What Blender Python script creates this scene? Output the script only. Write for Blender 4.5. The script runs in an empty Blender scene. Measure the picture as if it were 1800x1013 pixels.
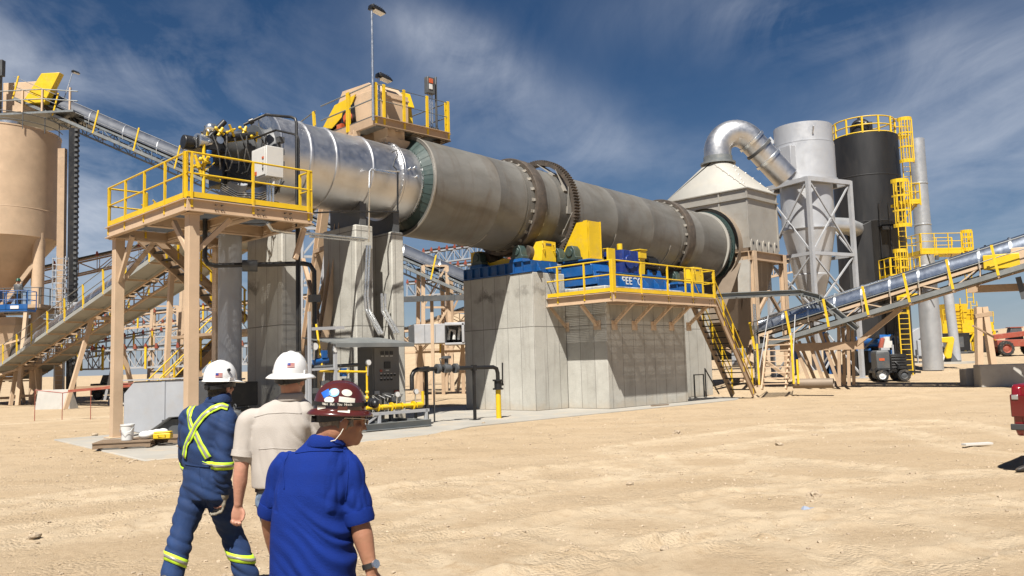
import bpy, bmesh, math, random
from mathutils import Vector as V, Matrix, noise as mn
random.seed(11)
PI = math.pi
sc = bpy.context.scene
col = sc.collection
rad = math.radians

# ------------------------------------------------------------------ camera model
F, CX, CY, CAMH = 1456.0, 900.0, 506.5, 1.7
pitch, roll = math.atan(133.5 / F), math.atan(0.0288)
fwd = V((0, math.cos(pitch), math.sin(pitch)))
r0 = V((1, 0, 0)); u0 = r0.cross(fwd)
CR = r0 * math.cos(roll) - u0 * math.sin(roll)
CU = CR.cross(fwd)
CC = V((0, 0, CAMH))
def ray(x, y): return fwd + CR * ((x - CX) / F) - CU * ((y - CY) / F)
def at(x, y, Y):                      # point on the sight line of a photo pixel, Y metres away
    d = ray(x, y); return CC + d * (Y / d.y)
def gnd(x, y, z=0.0):
    d = ray(x, y); return CC + d * ((z - CAMH) / d.z)
PO = gnd(943.1, 723.4)                # plant origin: near corner of the big pier
PA = rad(45)
EU = V((math.cos(PA), math.sin(PA), 0)); EV = V((-math.sin(PA), math.cos(PA), 0))
def W(u, v, z=0.0): return PO + EU * u + EV * v + V((0, 0, z))
def uv(p): q = p - PO; return V((q.dot(EU), q.dot(EV), p.z))
def pv(x, y, v):
    d = ray(x, y); q = CC - PO; t = (v - q.dot(EV)) / d.dot(EV); return uv(CC + d * t)
def pu(x, y, u):
    d = ray(x, y); q = CC - PO; t = (u - q.dot(EU)) / d.dot(EU); return uv(CC + d * t)

cam = bpy.data.cameras.new('camera'); camo = bpy.data.objects.new('camera', cam); col.objects.link(camo)
cam.sensor_width = 36; cam.lens = 36 * F / 1800; cam.clip_end = 20000; cam.clip_start = 0.1
camo.matrix_world = Matrix((( CR.x, CU.x, -fwd.x, 0), (CR.y, CU.y, -fwd.y, 0), (CR.z, CU.z, -fwd.z, CAMH), (0, 0, 0, 1)))
sc.camera = camo

# ------------------------------------------------------------------ mesh builder
def _frame(d, up=(0, 0, 1)):
    d = V(d).normalized(); up = V(up)
    if abs(d.dot(up.normalized())) > 0.995: up = V((1, 0, 0)) if abs(d.x) < .9 else V((0, 1, 0))
    s = d.cross(up).normalized(); n = s.cross(d).normalized()
    return d, s, n
class MB:
    def __init__(s): s.v = []; s.f = []
    def add(s, vs, fs):
        b = len(s.v); s.v += [V(p) for p in vs]; s.f += [tuple(i + b for i in f) for f in fs]; return s
    def box(s, x0, x1, y0, y1, z0, z1):
        return s.add([(x0,y0,z0),(x1,y0,z0),(x1,y1,z0),(x0,y1,z0),(x0,y0,z1),(x1,y0,z1),(x1,y1,z1),(x0,y1,z1)],
                     [(0,3,2,1),(4,5,6,7),(0,1,5,4),(1,2,6,5),(2,3,7,6),(3,0,4,7)])
    def hexa(s, b, t):                # two quads, bottom and top, counter-clockwise from above
        return s.add(list(b) + list(t), [(0,3,2,1),(4,5,6,7),(0,1,5,4),(1,2,6,5),(2,3,7,6),(3,0,4,7)])
    def ext(s, p, q, poly, up=(0, 0, 1)):
        p = V(p); q = V(q); d, a, n = _frame(q - p, up); k = len(poly)
        vs = [p + a * x + n * y for x, y in poly] + [q + a * x + n * y for x, y in poly]
        fs = [tuple(range(k)), tuple(range(2 * k - 1, k - 1, -1))]
        fs += [(i, k + i, k + (i + 1) % k, (i + 1) % k) for i in range(k)]
        return s.add(vs, fs)
    def bar(s, p, q, w, h=None, up=(0, 0, 1)):
        h = w if h is None else h
        return s.ext(p, q, [(-w/2,-h/2),(w/2,-h/2),(w/2,h/2),(-w/2,h/2)], up)
    def ibeam(s, p, q, w, h, t=.02, up=(0, 0, 1)):
        a, b = w/2, h/2
        return s.ext(p, q, [(-a,-b),(a,-b),(a,-b+t),(t/2,-b+t),(t/2,b-t),(a,b-t),(a,b),(-a,b),(-a,b-t),(-t/2,b-t),(-t/2,-b+t),(-a,-b+t)], up)
    def chan(s, p, q, w, h, t=.015, up=(0, 0, 1)):
        b = h/2
        return s.ext(p, q, [(0,-b),(w,-b),(w,-b+t),(t,-b+t),(t,b-t),(w,b-t),(w,b),(0,b)], up)
    def tube(s, pts, r, n=8, cap=True, closed=False, up=(0, 0, 1)):
        pts = [V(p) for p in pts]; m = len(pts)
        rs = r if isinstance(r, (list, tuple)) else [r] * m
        vs = []; prev = None
        for i, p in enumerate(pts):
            if closed: d = pts[(i+1) % m] - pts[i-1]
            elif i == 0: d = pts[1] - p
            elif i == m-1: d = p - pts[i-1]
            else: d = (pts[i+1] - p).normalized() + (p - pts[i-1]).normalized()
            d.normalize()
            if prev is None: _, a, b = _frame(d, up)
            else:
                a = prev - d * prev.dot(d); a.normalize(); b = a.cross(d)
            prev = a
            for k in range(n):
                t = 2*PI*k/n; vs.append(p + a*(rs[i]*math.cos(t)) + b*(rs[i]*math.sin(t)))
        fs = []
        for i in range(m if closed else m-1):
            j = (i+1) % m
            for k in range(n):
                fs.append((i*n+k, j*n+k, j*n+(k+1)%n, i*n+(k+1)%n))
        if cap and not closed:
            fs.append(tuple(range(n))); fs.append(tuple(range(m*n-1, (m-1)*n-1, -1)))
        return s.add(vs, fs)
    def cyl(s, p, q, r, r2=None, n=20, cap=True): return s.tube([p, q], [r, r if r2 is None else r2], n, cap)
    def lathe(s, prof, o, axis=(0,0,1), n=32, up=(0,0,1), a0=0, a1=2*PI):   # prof: (radius, distance along the axis)
        o = V(o); d, a, b = _frame(axis, up); vs = []; m = len(prof); full = abs(a1-a0-2*PI) < 1e-6
        nn = n if full else n+1
        for (r, h) in prof:
            for k in range(nn):
                t = a0+(a1-a0)*k/n; vs.append(o + d*h + a*(r*math.cos(t)) + b*(r*math.sin(t)))
        fs = []
        for i in range(m-1):
            for k in range(n):
                k2 = (k+1) % nn
                fs.append((i*nn+k, i*nn+k2, (i+1)*nn+k2, (i+1)*nn+k))
        return s.add(vs, fs)
    def disc(s, o, axis, r, n=32):
        o = V(o); d, a, b = _frame(axis)
        return s.add([o + a*(r*math.cos(2*PI*k/n)) + b*(r*math.sin(2*PI*k/n)) for k in range(n)], [tuple(range(n))])
    def prism(s, poly, vec):
        poly = [V(p) for p in poly]; vec = V(vec); k = len(poly)
        return s.add(poly + [p + vec for p in poly], [tuple(range(k)), tuple(range(2*k-1, k-1, -1))] + [(i, k+i, k+(i+1)%k, (i+1)%k) for i in range(k)])
    def sph(s, c, r, n=12, m=8):
        c = V(c); r = (r, r, r) if not isinstance(r, (tuple, list)) else r
        vs = [c + V((0,0,-r[2]))]; fs = []
        for i in range(1, m):
            t = -PI/2 + PI*i/m
            for k in range(n):
                a = 2*PI*k/n; vs.append(c + V((r[0]*math.cos(t)*math.cos(a), r[1]*math.cos(t)*math.sin(a), r[2]*math.sin(t))))
        vs.append(c + V((0,0,r[2]))); L = len(vs)-1
        for k in range(n): fs.append((0, 1+(k+1)%n, 1+k)); fs.append((L, L-n+k, L-n+(k+1)%n))
        for i in range(m-2):
            for k in range(n):
                fs.append((1+i*n+k, 1+i*n+(k+1)%n, 1+(i+1)*n+(k+1)%n, 1+(i+1)*n+k))
        return s.add(vs, fs)
    def quad(s, a, b, c, d): return s.add([a,b,c,d], [(0,1,2,3)])

BASE = {}
def link_mesh(name, me, m, parent=None):
    o = bpy.data.objects.new(name, me); col.objects.link(o)
    if m: me.materials.append(m)
    if parent is not None: o.parent = parent
    return o
def obj(name, mb, m, parent=None, bev=0, smooth=38, label=None):
    off = BASE.get(parent.name) if parent is not None else None
    me = bpy.data.meshes.new(name); me.from_pydata([tuple(p - off) if off else tuple(p) for p in mb.v], [], mb.f)
    bm = bmesh.new(); bm.from_mesh(me); bmesh.ops.recalc_face_normals(bm, faces=bm.faces); bm.to_mesh(me); bm.free()
    me.shade_smooth(); me.set_sharp_from_angle(angle=rad(smooth))
    o = link_mesh(name, me, m, parent)
    if off: BASE[o.name] = off
    if bev:
        b = o.modifiers.new('bevel', 'BEVEL'); b.width = bev; b.segments = 2; b.limit_method = 'ANGLE'; b.angle_limit = rad(40)
    if label: o['label'] = label
    return o
def obj_each(name, mb, m, parent=None, bev=0, smooth=38, gap=.004):
    """one object for each cluster of touching pieces"""
    n = len(mb.v); par = list(range(n))
    def find(i):
        while par[i] != i: par[i] = par[par[i]]; i = par[i]
        return i
    for f in mb.f:
        for k in f[1:]: par[find(f[0])] = find(k)
    comp = {}
    for i in range(n): comp.setdefault(find(i), []).append(i)
    cs = list(comp.values()); bb = [[min(mb.v[i][k] for i in c)-gap for k in range(3)]+[max(mb.v[i][k] for i in c)+gap for k in range(3)] for c in cs]
    q = list(range(len(cs)))
    def fq(i):
        while q[i] != i: i = q[i]
        return i
    for i in range(len(cs)):
        for j in range(i):
            if all(bb[i][k] <= bb[j][k+3] and bb[j][k] <= bb[i][k+3] for k in range(3)): q[fq(i)] = fq(j)
    gr = {}
    for i, c in enumerate(cs): gr.setdefault(fq(i), set()).update(c)
    out = []
    for g in gr.values():
        ids = sorted(g); mp_ = {a: b for b, a in enumerate(ids)}; t = MB(); t.v = [mb.v[i] for i in ids]; t.f = [tuple(mp_[i] for i in f) for f in mb.f if f[0] in g]
        if len(t.f): out.append(obj(name, t, m, parent, bev, smooth))
    return out
def tag(o, label, cat, group=None, kind=None):
    o['label'] = label; o['category'] = cat
    if group: o['group'] = group
    if kind: o['kind'] = kind
    return o
def thing(name, label, cat, loc=(0,0,0), rz=0.0, group=None):
    o = bpy.data.objects.new(name, None); o.empty_display_size = .3; col.objects.link(o)
    o.location = loc; o.rotation_euler = (0, 0, rz)
    return tag(o, label, cat, group)
def plant(name, label, cat, u=0, v=0, z=0, group=None):       # thing in the plant's axes; parts are built in u, v, z less this base
    o = thing(name, label, cat, W(u, v, z), PA, group); BASE[o.name] = V((u, v, z)); return o
def dup(root, loc, rz=None, label=None, scale=None):
    r = root.copy(); col.objects.link(r); r.location = loc
    if rz is not None: r.rotation_euler = (0, 0, rz)
    if label: r['label'] = label
    if scale: r.scale = (scale,)*3
    for ch in list(root.children):
        c = ch.copy(); col.objects.link(c); c.parent = r
        for g in list(ch.children):
            d = g.copy(); col.objects.link(d); d.parent = c
    return r

# ------------------------------------------------------------------ materials
def _nt(name):
    m = bpy.data.materials.new(name); m.use_nodes = True; nt = m.node_tree
    b = nt.nodes['Principled BSDF']; return m, nt, b
GAIN = .78                             # film exposure is set up by the same amount
def fin(nt, base, b):
    nt.links.new(mix(nt, 1.0, base, (GAIN,)*3, 'MULTIPLY'), b.inputs['Base Color'])
def N(nt, t, **k):
    n = nt.nodes.new(t)
    for a, x in k.items():
        if a == 'op': n.operation = x
        elif a == 'blend': n.blend_type = x
        elif hasattr(n, a): setattr(n, a, x)
        else: n.inputs[a].default_value = x
    return n
def noise_n(nt, vec, scale, detail=4, rough=.55, dist=0):
    n = N(nt, 'ShaderNodeTexNoise', Scale=scale, Detail=detail, Roughness=rough, Distortion=dist)
    if vec is not None: nt.links.new(vec, n.inputs['Vector'])
    return n
def ramp(nt, fac, a, b, ca=(0,0,0,1), cb=(1,1,1,1)):
    r = N(nt, 'ShaderNodeValToRGB'); e = r.color_ramp.elements
    e[0].position = a; e[1].position = b; e[0].color = ca; e[1].color = cb
    nt.links.new(fac, r.inputs[0]); return r
def mix(nt, fac, a, b, blend='MIX'):
    n = N(nt, 'ShaderNodeMix', data_type='RGBA', blend_type=blend)
    if hasattr(fac, 'links'): nt.links.new(fac, n.inputs[0])
    else: n.inputs[0].default_value = fac
    for i, x in ((6, a), (7, b)):
        if hasattr(x, 'links'): nt.links.new(x, n.inputs[i])
        else: n.inputs[i].default_value = (*x, 1) if len(x) == 3 else x
    return n.outputs[2]
def coords(nt, stretch=(1,1,1), rnd=True):
    tc = N(nt, 'ShaderNodeTexCoord'); mp = N(nt, 'ShaderNodeMapping'); mp.inputs['Scale'].default_value = stretch
    nt.links.new(tc.outputs['Object'], mp.inputs['Vector']); return mp.outputs['Vector'], tc
def M(name, c, rough=.5, metal=0.0, var=.15, scale=1.5, dirt=None, dirt_amt=.35, dirt_scale=2.5, bump=.0, bscale=25, stretch=(1,1,1), coat=0, spec=None, rvar=.15, sheen=0):
    m, nt, b = _nt(name); L = nt.links.new
    vec, tc = coords(nt, stretch)
    n1 = noise_n(nt, vec, scale, 6, .6)
    lo = tuple(x*(1-var) for x in c); hi = tuple(min(1, x*(1+var*.7)) for x in c)
    r = ramp(nt, n1.outputs['Fac'], .3, .7, (*lo,1), (*hi,1))
    base = r.outputs['Color']
    if dirt:
        n2 = noise_n(nt, vec, dirt_scale, 8, .68, .4)
        k = ramp(nt, n2.outputs['Fac'], .5, .72, (0,0,0,1), (dirt_amt,)*3+(1,))
        base = mix(nt, k.outputs['Color'], base, dirt)
    (fin(nt, base, b) if metal < .5 else L(base, b.inputs['Base Color']))
    n3 = noise_n(nt, vec, scale*4, 5, .6)
    mr = N(nt, 'ShaderNodeMapRange'); mr.inputs['To Min'].default_value = max(.02, rough-rvar); mr.inputs['To Max'].default_value = min(1, rough+rvar)
    L(n3.outputs['Fac'], mr.inputs['Value']); L(mr.outputs['Result'], b.inputs['Roughness'])
    b.inputs['Metallic'].default_value = metal
    if coat: b.inputs['Coat Weight'].default_value = coat; b.inputs['Coat Roughness'].default_value = .08
    if spec is not None: b.inputs['Specular IOR Level'].default_value = spec
    if sheen: b.inputs['Sheen Weight'].default_value = sheen
    if bump:
        n4 = noise_n(nt, vec, bscale, 5, .6)
        bp = N(nt, 'ShaderNodeBump', Strength=bump, Distance=.02); L(n4.outputs['Fac'], bp.inputs['Height']); L(bp.outputs['Normal'], b.inputs['Normal'])
    return m
DUST = (.48, .37, .25)
m_tan   = M('tan_paint', (.60,.435,.29), .5, 0, .12, 1.1, DUST, .5, 1.7, .05)
m_tand  = M('tan_paint_weathered', (.44,.31,.20), .55, 0, .18, 1.1, (.2,.15,.11), .45, 2.2, .05)
m_yel   = M('yellow_paint', (.76,.50,.012), .45, 0, .12, 1.4, (.55,.37,.12), .45, 3, .04)
m_blue  = M('blue_paint', (.008,.09,.30), .4, 0, .2, 1.3, (.12,.15,.2), .35, 3)
m_blued = M('dark_blue_paint', (.012,.035,.2), .38, 0, .2, 1.3, (.1,.1,.15), .3, 3)
m_grey  = M('grey_paint', (.38,.395,.42), .42, 0, .1, 1.2, (.36,.31,.25), .35, 1.8)
m_dgrey = M('dark_grey_paint', (.085,.09,.095), .5, 0, .2, 1.5, (.2,.17,.13), .4, 2.5)
m_cab   = M('cabinet_paint', (.15,.148,.142), .5, 0, .1, 1.0, (.2,.17,.13), .3, 2.0)
m_lgrey = M('light_grey_paint', (.62,.61,.58), .45, 0, .06, 1.5)
m_black = M('black_paint', (.014,.014,.015), .42, 0, .3, 2, (.1,.085,.06), .3, 3)
m_vess  = M('black_vessel_paint', (.013,.013,.014), .5, 0, .3, .6, (.05,.045,.04), .5, .9, .0, 20, (1,1,.25))
m_rub   = M('black_rubber', (.02,.02,.02), .75, 0, .3, 3, DUST, .35, 5)
m_chrome= M('galvanised_steel', (.56,.56,.565), .44, 1, .1, 1.4, (.45,.42,.38), .4, 2.6, .03, 8, rvar=.12)
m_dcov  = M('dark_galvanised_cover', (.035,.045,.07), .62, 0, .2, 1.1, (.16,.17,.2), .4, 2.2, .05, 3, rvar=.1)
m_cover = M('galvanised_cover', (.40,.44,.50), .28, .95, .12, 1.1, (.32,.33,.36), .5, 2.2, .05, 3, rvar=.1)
m_alus  = M('dull_silver_sheet', (.44,.45,.46), .42, .6, .1, .8, (.38,.37,.36), .4, 1.4, .03, 5)
m_alu   = M('silver_paint', (.60,.61,.63), .40, .45, .06, .8, (.5,.48,.45), .3, 1.4, .02, 5)
m_cond  = M('galvanised_conduit', (.66,.67,.67), .3, .9, .1, 3)
m_wgrey = M('walkway_underside', (.36,.37,.35), .55, .1, .12, 1.2, (.4,.36,.28), .4, 2)
m_steelg= M('grey_galvanised_beam', (.22,.235,.235), .45, .5, .2, 1.3, (.3,.27,.23), .4, 2.5)
m_frame = M('pale_grey_frame', (.43,.44,.46), .5, .1, .12, 1.2, (.4,.36,.3), .35, 2.2)
m_bin   = M('stainless_sheet', (.43,.405,.36), .5, .35, .12, .7, (.33,.27,.2), .45, 1.3, .03, 6)
m_cream = M('cream_sheet', (.42,.405,.365), .55, .05, .08, .6, (.45,.4,.32), .3, 1.2)
m_rust  = M('rusty_steel', (.10,.083,.068), .6, .5, .35, 3, (.19,.135,.095), .5, 5, .15, 25)
m_pad   = M('pad_concrete', (.36,.34,.30), .85, 0, .12, .8, (.5,.4,.28), .7, 1.2, .2, 30)
m_block = M('cast_concrete', (.46,.44,.40), .85, 0, .1, 1.2, (.33,.29,.24), .5, 2, .25, 22)
m_red   = M('red_paint', (.34,.075,.045), .5, 0, .18, 1.5, (.4,.25,.17), .5, 2.4)
m_white = M('white_plastic', (.72,.72,.70), .35, 0, .04, 2)
m_wood  = M('pallet_wood', (.26,.18,.115), .8, 0, .3, 3, (.12,.09,.06), .5, 4, .3, 30, (1,6,6))
m_lamp  = M('lamp_lens', (.8,.8,.78), .3, 0, .03)
m_oran  = M('orange_red_paint', (.55,.10,.03), .5, 0, .15, 2, DUST, .3, 3)
m_green = M('dark_green_paint', (.035,.062,.058), .45, 0, .25, 1.5, (.12,.13,.1), .35, 4)
m_dirtm = M('dusty_brown_sheet', (.27,.21,.155), .6, .25, .15, 1)
m_brass = M('brass', (.5,.34,.12), .35, .8, .1)

def concrete():
    m, nt, b = _nt('formed_concrete'); L = nt.links.new
    tc = N(nt, 'ShaderNodeTexCoord'); sx = N(nt, 'ShaderNodeSeparateXYZ'); L(tc.outputs['Object'], sx.inputs[0])
    sn = N(nt, 'ShaderNodeSeparateXYZ'); L(tc.outputs['Normal'], sn.inputs[0])
    ab = N(nt, 'ShaderNodeMath', op='ABSOLUTE'); L(sn.outputs['X'], ab.inputs[0])
    gt = N(nt, 'ShaderNodeMath', op='GREATER_THAN'); gt.inputs[1].default_value = .6; L(ab.outputs[0], gt.inputs[0])
    mx = N(nt, 'ShaderNodeMix', data_type='FLOAT'); L(gt.outputs[0], mx.inputs[0]); L(sx.outputs['X'], mx.inputs[2]); L(sx.outputs['Y'], mx.inputs[3])
    def lines(val, period, w, off):
        a = N(nt, 'ShaderNodeMath', op='MULTIPLY_ADD'); a.inputs[1].default_value = 1/period; a.inputs[2].default_value = off; L(val, a.inputs[0])
        f = N(nt, 'ShaderNodeMath', op='FRACT'); L(a.outputs[0], f.inputs[0])
        l = N(nt, 'ShaderNodeMath', op='LESS_THAN'); l.inputs[1].default_value = w/period; L(f.outputs[0], l.inputs[0])
        fl = N(nt, 'ShaderNodeMath', op='FLOOR'); L(a.outputs[0], fl.inputs[0])
        return l.outputs[0], fl.outputs[0]
    lv, iv = lines(mx.outputs[0], .66, .02, .0)
    lh, ih = lines(sx.outputs['Z'], 3.0, .03, .0)
    mxl = N(nt, 'ShaderNodeMath', op='MAXIMUM'); L(lv, mxl.inputs[0]); L(lh, mxl.inputs[1])
    # per panel tone
    cb = N(nt, 'ShaderNodeCombineXYZ'); L(iv, cb.inputs[0]); L(ih, cb.inputs[1]); L(gt.outputs[0], cb.inputs[2])
    wn = N(nt, 'ShaderNodeTexWhiteNoise'); wn.noise_dimensions = '3D'; L(cb.outputs[0], wn.inputs['Vector'])
    n1 = noise_n(nt, tc.outputs['Object'], 1.1, 8, .65, .5)
    ad = N(nt, 'ShaderNodeMath', op='MULTIPLY_ADD'); ad.inputs[1].default_value = .22; L(wn.outputs['Value'], ad.inputs[0]); L(n1.outputs['Fac'], ad.inputs[2])
    r = ramp(nt, ad.outputs[0], .38, .85, (.40,.385,.34,1), (.56,.545,.49,1))
    mp = N(nt, 'ShaderNodeMapping'); mp.inputs['Scale'].default_value = (2.5, 2.5, .22); L(tc.outputs['Object'], mp.inputs[0])
    n2 = noise_n(nt, mp.outputs[0], 1.2, 7, .7, .3)
    k = ramp(nt, n2.outputs['Fac'], .55, .74, (0,0,0,1), (.55,)*3+(1,))
    base = mix(nt, k.outputs['Color'], r.outputs['Color'], (.26,.24,.21))
    # damp stain band near the top
    zz = N(nt, 'ShaderNodeMath', op='SUBTRACT'); L(sx.outputs['Z'], zz.inputs[0]); zz.inputs[1].default_value = 4.28
    n3 = noise_n(nt, tc.outputs['Object'], 1.6, 6, .7)
    za = N(nt, 'ShaderNodeMath', op='MULTIPLY_ADD'); L(n3.outputs['Fac'], za.inputs[0]); za.inputs[1].default_value = 1.2; za.inputs[2].default_value = -.6
    zb = N(nt, 'ShaderNodeMath', op='ADD'); L(zz.outputs[0], zb.inputs[0]); L(za.outputs[0], zb.inputs[1])
    zc = N(nt, 'ShaderNodeMath', op='ABSOLUTE'); L(zb.outputs[0], zc.inputs[0])
    st = ramp(nt, zc.outputs[0], .06, .2, (.7,)*3+(1,), (0,0,0,1))
    n5 = noise_n(nt, tc.outputs['Object'], .7, 3, .5); st2 = ramp(nt, n5.outputs['Fac'], .45, .6)
    stm = N(nt, 'ShaderNodeMath', op='MULTIPLY'); L(st.outputs['Color'], stm.inputs[0]); L(st2.outputs['Color'], stm.inputs[1])
    base = mix(nt, stm.outputs[0], base, (.10,.088,.074))
    # sand splashed up from the foot
    zd = N(nt, 'ShaderNodeMath', op='ADD'); L(sx.outputs['Z'], zd.inputs[0]); L(za.outputs[0], zd.inputs[1])
    sp = ramp(nt, zd.outputs[0], .0, .35, (.5,)*3+(1,), (0,0,0,1))
    base = mix(nt, sp.outputs['Color'], base, (.47,.38,.27))
    lm = N(nt, 'ShaderNodeMath', op='MULTIPLY'); lm.inputs[1].default_value = .75; L(mxl.outputs[0], lm.inputs[0])
    base = mix(nt, lm.outputs[0], base, (.12,.11,.098))
    fin(nt, base, b); b.inputs['Roughness'].default_value = .85
    n4 = noise_n(nt, tc.outputs['Object'], 14, 8, .7)
    sb = N(nt, 'ShaderNodeMath', op='SUBTRACT'); L(n4.outputs['Fac'], sb.inputs[0]); L(mxl.outputs[0], sb.inputs[1])
    bp = N(nt, 'ShaderNodeBump', Strength=.5, Distance=.02); L(sb.outputs[0], bp.inputs['Height']); L(bp.outputs['Normal'], b.inputs['Normal'])
    return m
m_conc = concrete()

def drum_mat():
    m, nt, b = _nt('drum_shell_steel'); L = nt.links.new
    vec, tc = coords(nt, (.55, 1, 1))
    n1 = noise_n(nt, vec, .8, 8, .62, .8)
    r = ramp(nt, n1.outputs['Fac'], .3, .72, (.155,.147,.128,1), (.25,.24,.22,1))
    v2, _ = coords(nt, (2.2, .5, .5)); n2 = noise_n(nt, v2, .9, 7, .66, .6)
    k = ramp(nt, n2.outputs['Fac'], .5, .78, (0,0,0,1), (.7,)*3+(1,))
    base = mix(nt, k.outputs['Color'], r.outputs['Color'], (.125,.092,.062))
    n5 = noise_n(nt, vec, 5, 8, .7); k5 = ramp(nt, n5.outputs['Fac'], .62, .75, (0,0,0,1), (.4,)*3+(1,))
    base = mix(nt, k5.outputs['Color'], base, (.16,.125,.095))
    fin(nt, base, b); b.inputs['Metallic'].default_value = .35
    n3 = noise_n(nt, vec, 3, 6, .6); mr = N(nt, 'ShaderNodeMapRange'); mr.inputs['To Min'].default_value = .38; mr.inputs['To Max'].default_value = .68
    L(n3.outputs['Fac'], mr.inputs['Value']); L(mr.outputs['Result'], b.inputs['Roughness'])
    bp = N(nt, 'ShaderNodeBump', Strength=.12, Distance=.05); L(n1.outputs['Fac'], bp.inputs['Height']); L(bp.outputs['Normal'], b.inputs['Normal'])
    return m
m_drum = drum_mat()

def sand():
    m, nt, b = _nt('pale_sand'); L = nt.links.new
    tc = N(nt, 'ShaderNodeTexCoord'); P = tc.outputs['Object']
    mp = N(nt, 'ShaderNodeMapping'); mp.inputs['Scale'].default_value = (.5, 1.6, 1); mp.inputs['Rotation'].default_value = (0,0,rad(-14)); L(P, mp.inputs[0])
    n1 = noise_n(nt, mp.outputs[0], .55, 9, .62, .4)
    r = ramp(nt, n1.outputs['Fac'], .34, .68, (.47,.357,.232,1), (.525,.41,.28,1))
    n2 = noise_n(nt, P, 14, 10, .8); k2 = ramp(nt, n2.outputs['Fac'], .36, .66, (.84,.81,.76,1), (1.08,1.08,1.08,1))
    base = mix(nt, 1.0, r.outputs['Color'], k2.outputs['Color'], 'MULTIPLY')
    at_ = N(nt, 'ShaderNodeAttribute', attribute_name='track'); 
    n3 = noise_n(nt, P, 3.2, 7, .7); mu = N(nt, 'ShaderNodeMath', op='MULTIPLY'); L(at_.outputs['Fac'], mu.inputs[0]); 
    k3 = ramp(nt, n3.outputs['Fac'], .36, .52); L(k3.outputs['Color'], mu.inputs[1])
    base = mix(nt, mu.outputs[0], base, (.57,.455,.315))
    vo = N(nt, 'ShaderNodeTexVoronoi', Scale=16.0); L(P, vo.inputs['Vector'])
    k4 = ramp(nt, vo.outputs['Distance'], .09, .16, (.6,)*3+(1,), (0,0,0,1))
    wn = N(nt, 'ShaderNodeSeparateColor'); L(vo.outputs['Color'], wn.inputs[0]); g = N(nt, 'ShaderNodeMath', op='GREATER_THAN'); g.inputs[1].default_value = .72; L(wn.outputs[0], g.inputs[0])
    mm = N(nt, 'ShaderNodeMath', op='MULTIPLY'); L(k4.outputs['Color'], mm.inputs[0]); L(g.outputs[0], mm.inputs[1])
    base = mix(nt, mm.outputs[0], base, (.30,.235,.165))
    fin(nt, base, b); b.inputs['Roughness'].default_value = .95; b.inputs['Specular IOR Level'].default_value = .15
    n5 = noise_n(nt, P, 34, 9, .8); n6 = noise_n(nt, mp.outputs[0], 3.0, 9, .75)
    a1 = N(nt, 'ShaderNodeMath', op='MULTIPLY_ADD'); L(n6.outputs['Fac'], a1.inputs[0]); a1.inputs[1].default_value = .55; L(n5.outputs['Fac'], a1.inputs[2])
    cv = N(nt, 'ShaderNodeTexVoronoi', Scale=26.0); L(P, cv.inputs['Vector']); n7 = noise_n(nt, P, 1.1, 5, .65, .5); k7 = ramp(nt, n7.outputs['Fac'], .47, .6); n8 = noise_n(nt, P, 60, 4, .7)
    c7 = N(nt, 'ShaderNodeMath', op='MULTIPLY'); L(cv.outputs['Distance'], c7.inputs[0]); L(k7.outputs['Color'], c7.inputs[1]); c8 = N(nt, 'ShaderNodeMath', op='MULTIPLY_ADD'); L(c7.outputs[0], c8.inputs[0]); c8.inputs[1].default_value = -1.3; L(a1.outputs[0], c8.inputs[2]); a1 = c8
    a2 = N(nt, 'ShaderNodeMath', op='MULTIPLY_ADD'); L(mm.outputs[0], a2.inputs[0]); a2.inputs[1].default_value = .7; L(a1.outputs[0], a2.inputs[2])
    bp = N(nt, 'ShaderNodeBump', Strength=.8, Distance=.035); L(a2.outputs[0], bp.inputs['Height']); L(bp.outputs['Normal'], b.inputs['Normal'])
    return m
m_sand = sand()

# ------------------------------------------------------------------ ground
def sst(a, b, x): t = max(0, min(1, (x-a)/(b-a))); return t*t*(3-2*t)
def seg_d(px, py, a, b):
    ax, ay = a; bx, by = b; dx, dy = bx-ax, by-ay; t = max(0, min(1, ((px-ax)*dx+(py-ay)*dy)/(dx*dx+dy*dy)))
    return math.hypot(px-ax-t*dx, py-ay-t*dy), t*math.hypot(dx, dy)
def pix_line(*pts): return [(lambda p: (p.x, p.y))(gnd(x, y)) for x, y in pts]
TRACKS = []                           # vehicle tracks seen in the sand: two wheel lines each
for pl, gw in ((pix_line((650,990),(900,965),(1100,925),(1350,885),(1800,845)), 1.7), (pix_line((640,905),(760,870),(1000,835),(1250,812),(1480,833)), 1.8), (pix_line((1100,1010),(1300,985),(1560,940),(1800,915)), 1.7),
               (pix_line((0,892),(170,872),(330,858)), 1.0), (pix_line((0,945),(200,922),(330,905)), .9), (pix_line((1160,790),(1420,752),(1620,745),(1800,790)), 1.8), (pix_line((0,745),(150,735),(300,728)), 1.6)):
    TRACKS.append((pl, gw))
MOUNDS = [(gnd(1432,684), 1.3, .55), (gnd(1300,690), 1.0, .3), (gnd(1520,662), 1.6, .35), (gnd(1600,700), 1.0, .12), (gnd(1330,686), 1.0, .25)]
def hz(x, y):
    h = -.12*math.exp(-((x+.8)**2+(y-3.9)**2)/12)
    h += .38*sst(33, 42, y)*sst(7, 12, x) + 1.0*sst(50, 78, y)*sst(4, 18, x)
    r = math.hypot(x, y)
    if y > 60:
        th = math.degrees(math.atan2(x, y))
        hill = 1.6 + 11*math.exp(-((th+4)/4.5)**2) + 3.4*math.exp(-((th-34)/8)**2)
        hill *= 1 + .16*mn.noise(V((x*.013, y*.013, 1)))
        h += hill*sst(95, 190, r)
    for c, s, a in MOUNDS:
        d2 = (x-c.x)**2+(y-c.y)**2
        if d2 < 20*s*s: h += a*math.exp(-d2/(s*s))*(1+.3*mn.noise(V((x*2, y*2, 5))))
    return h
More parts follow.
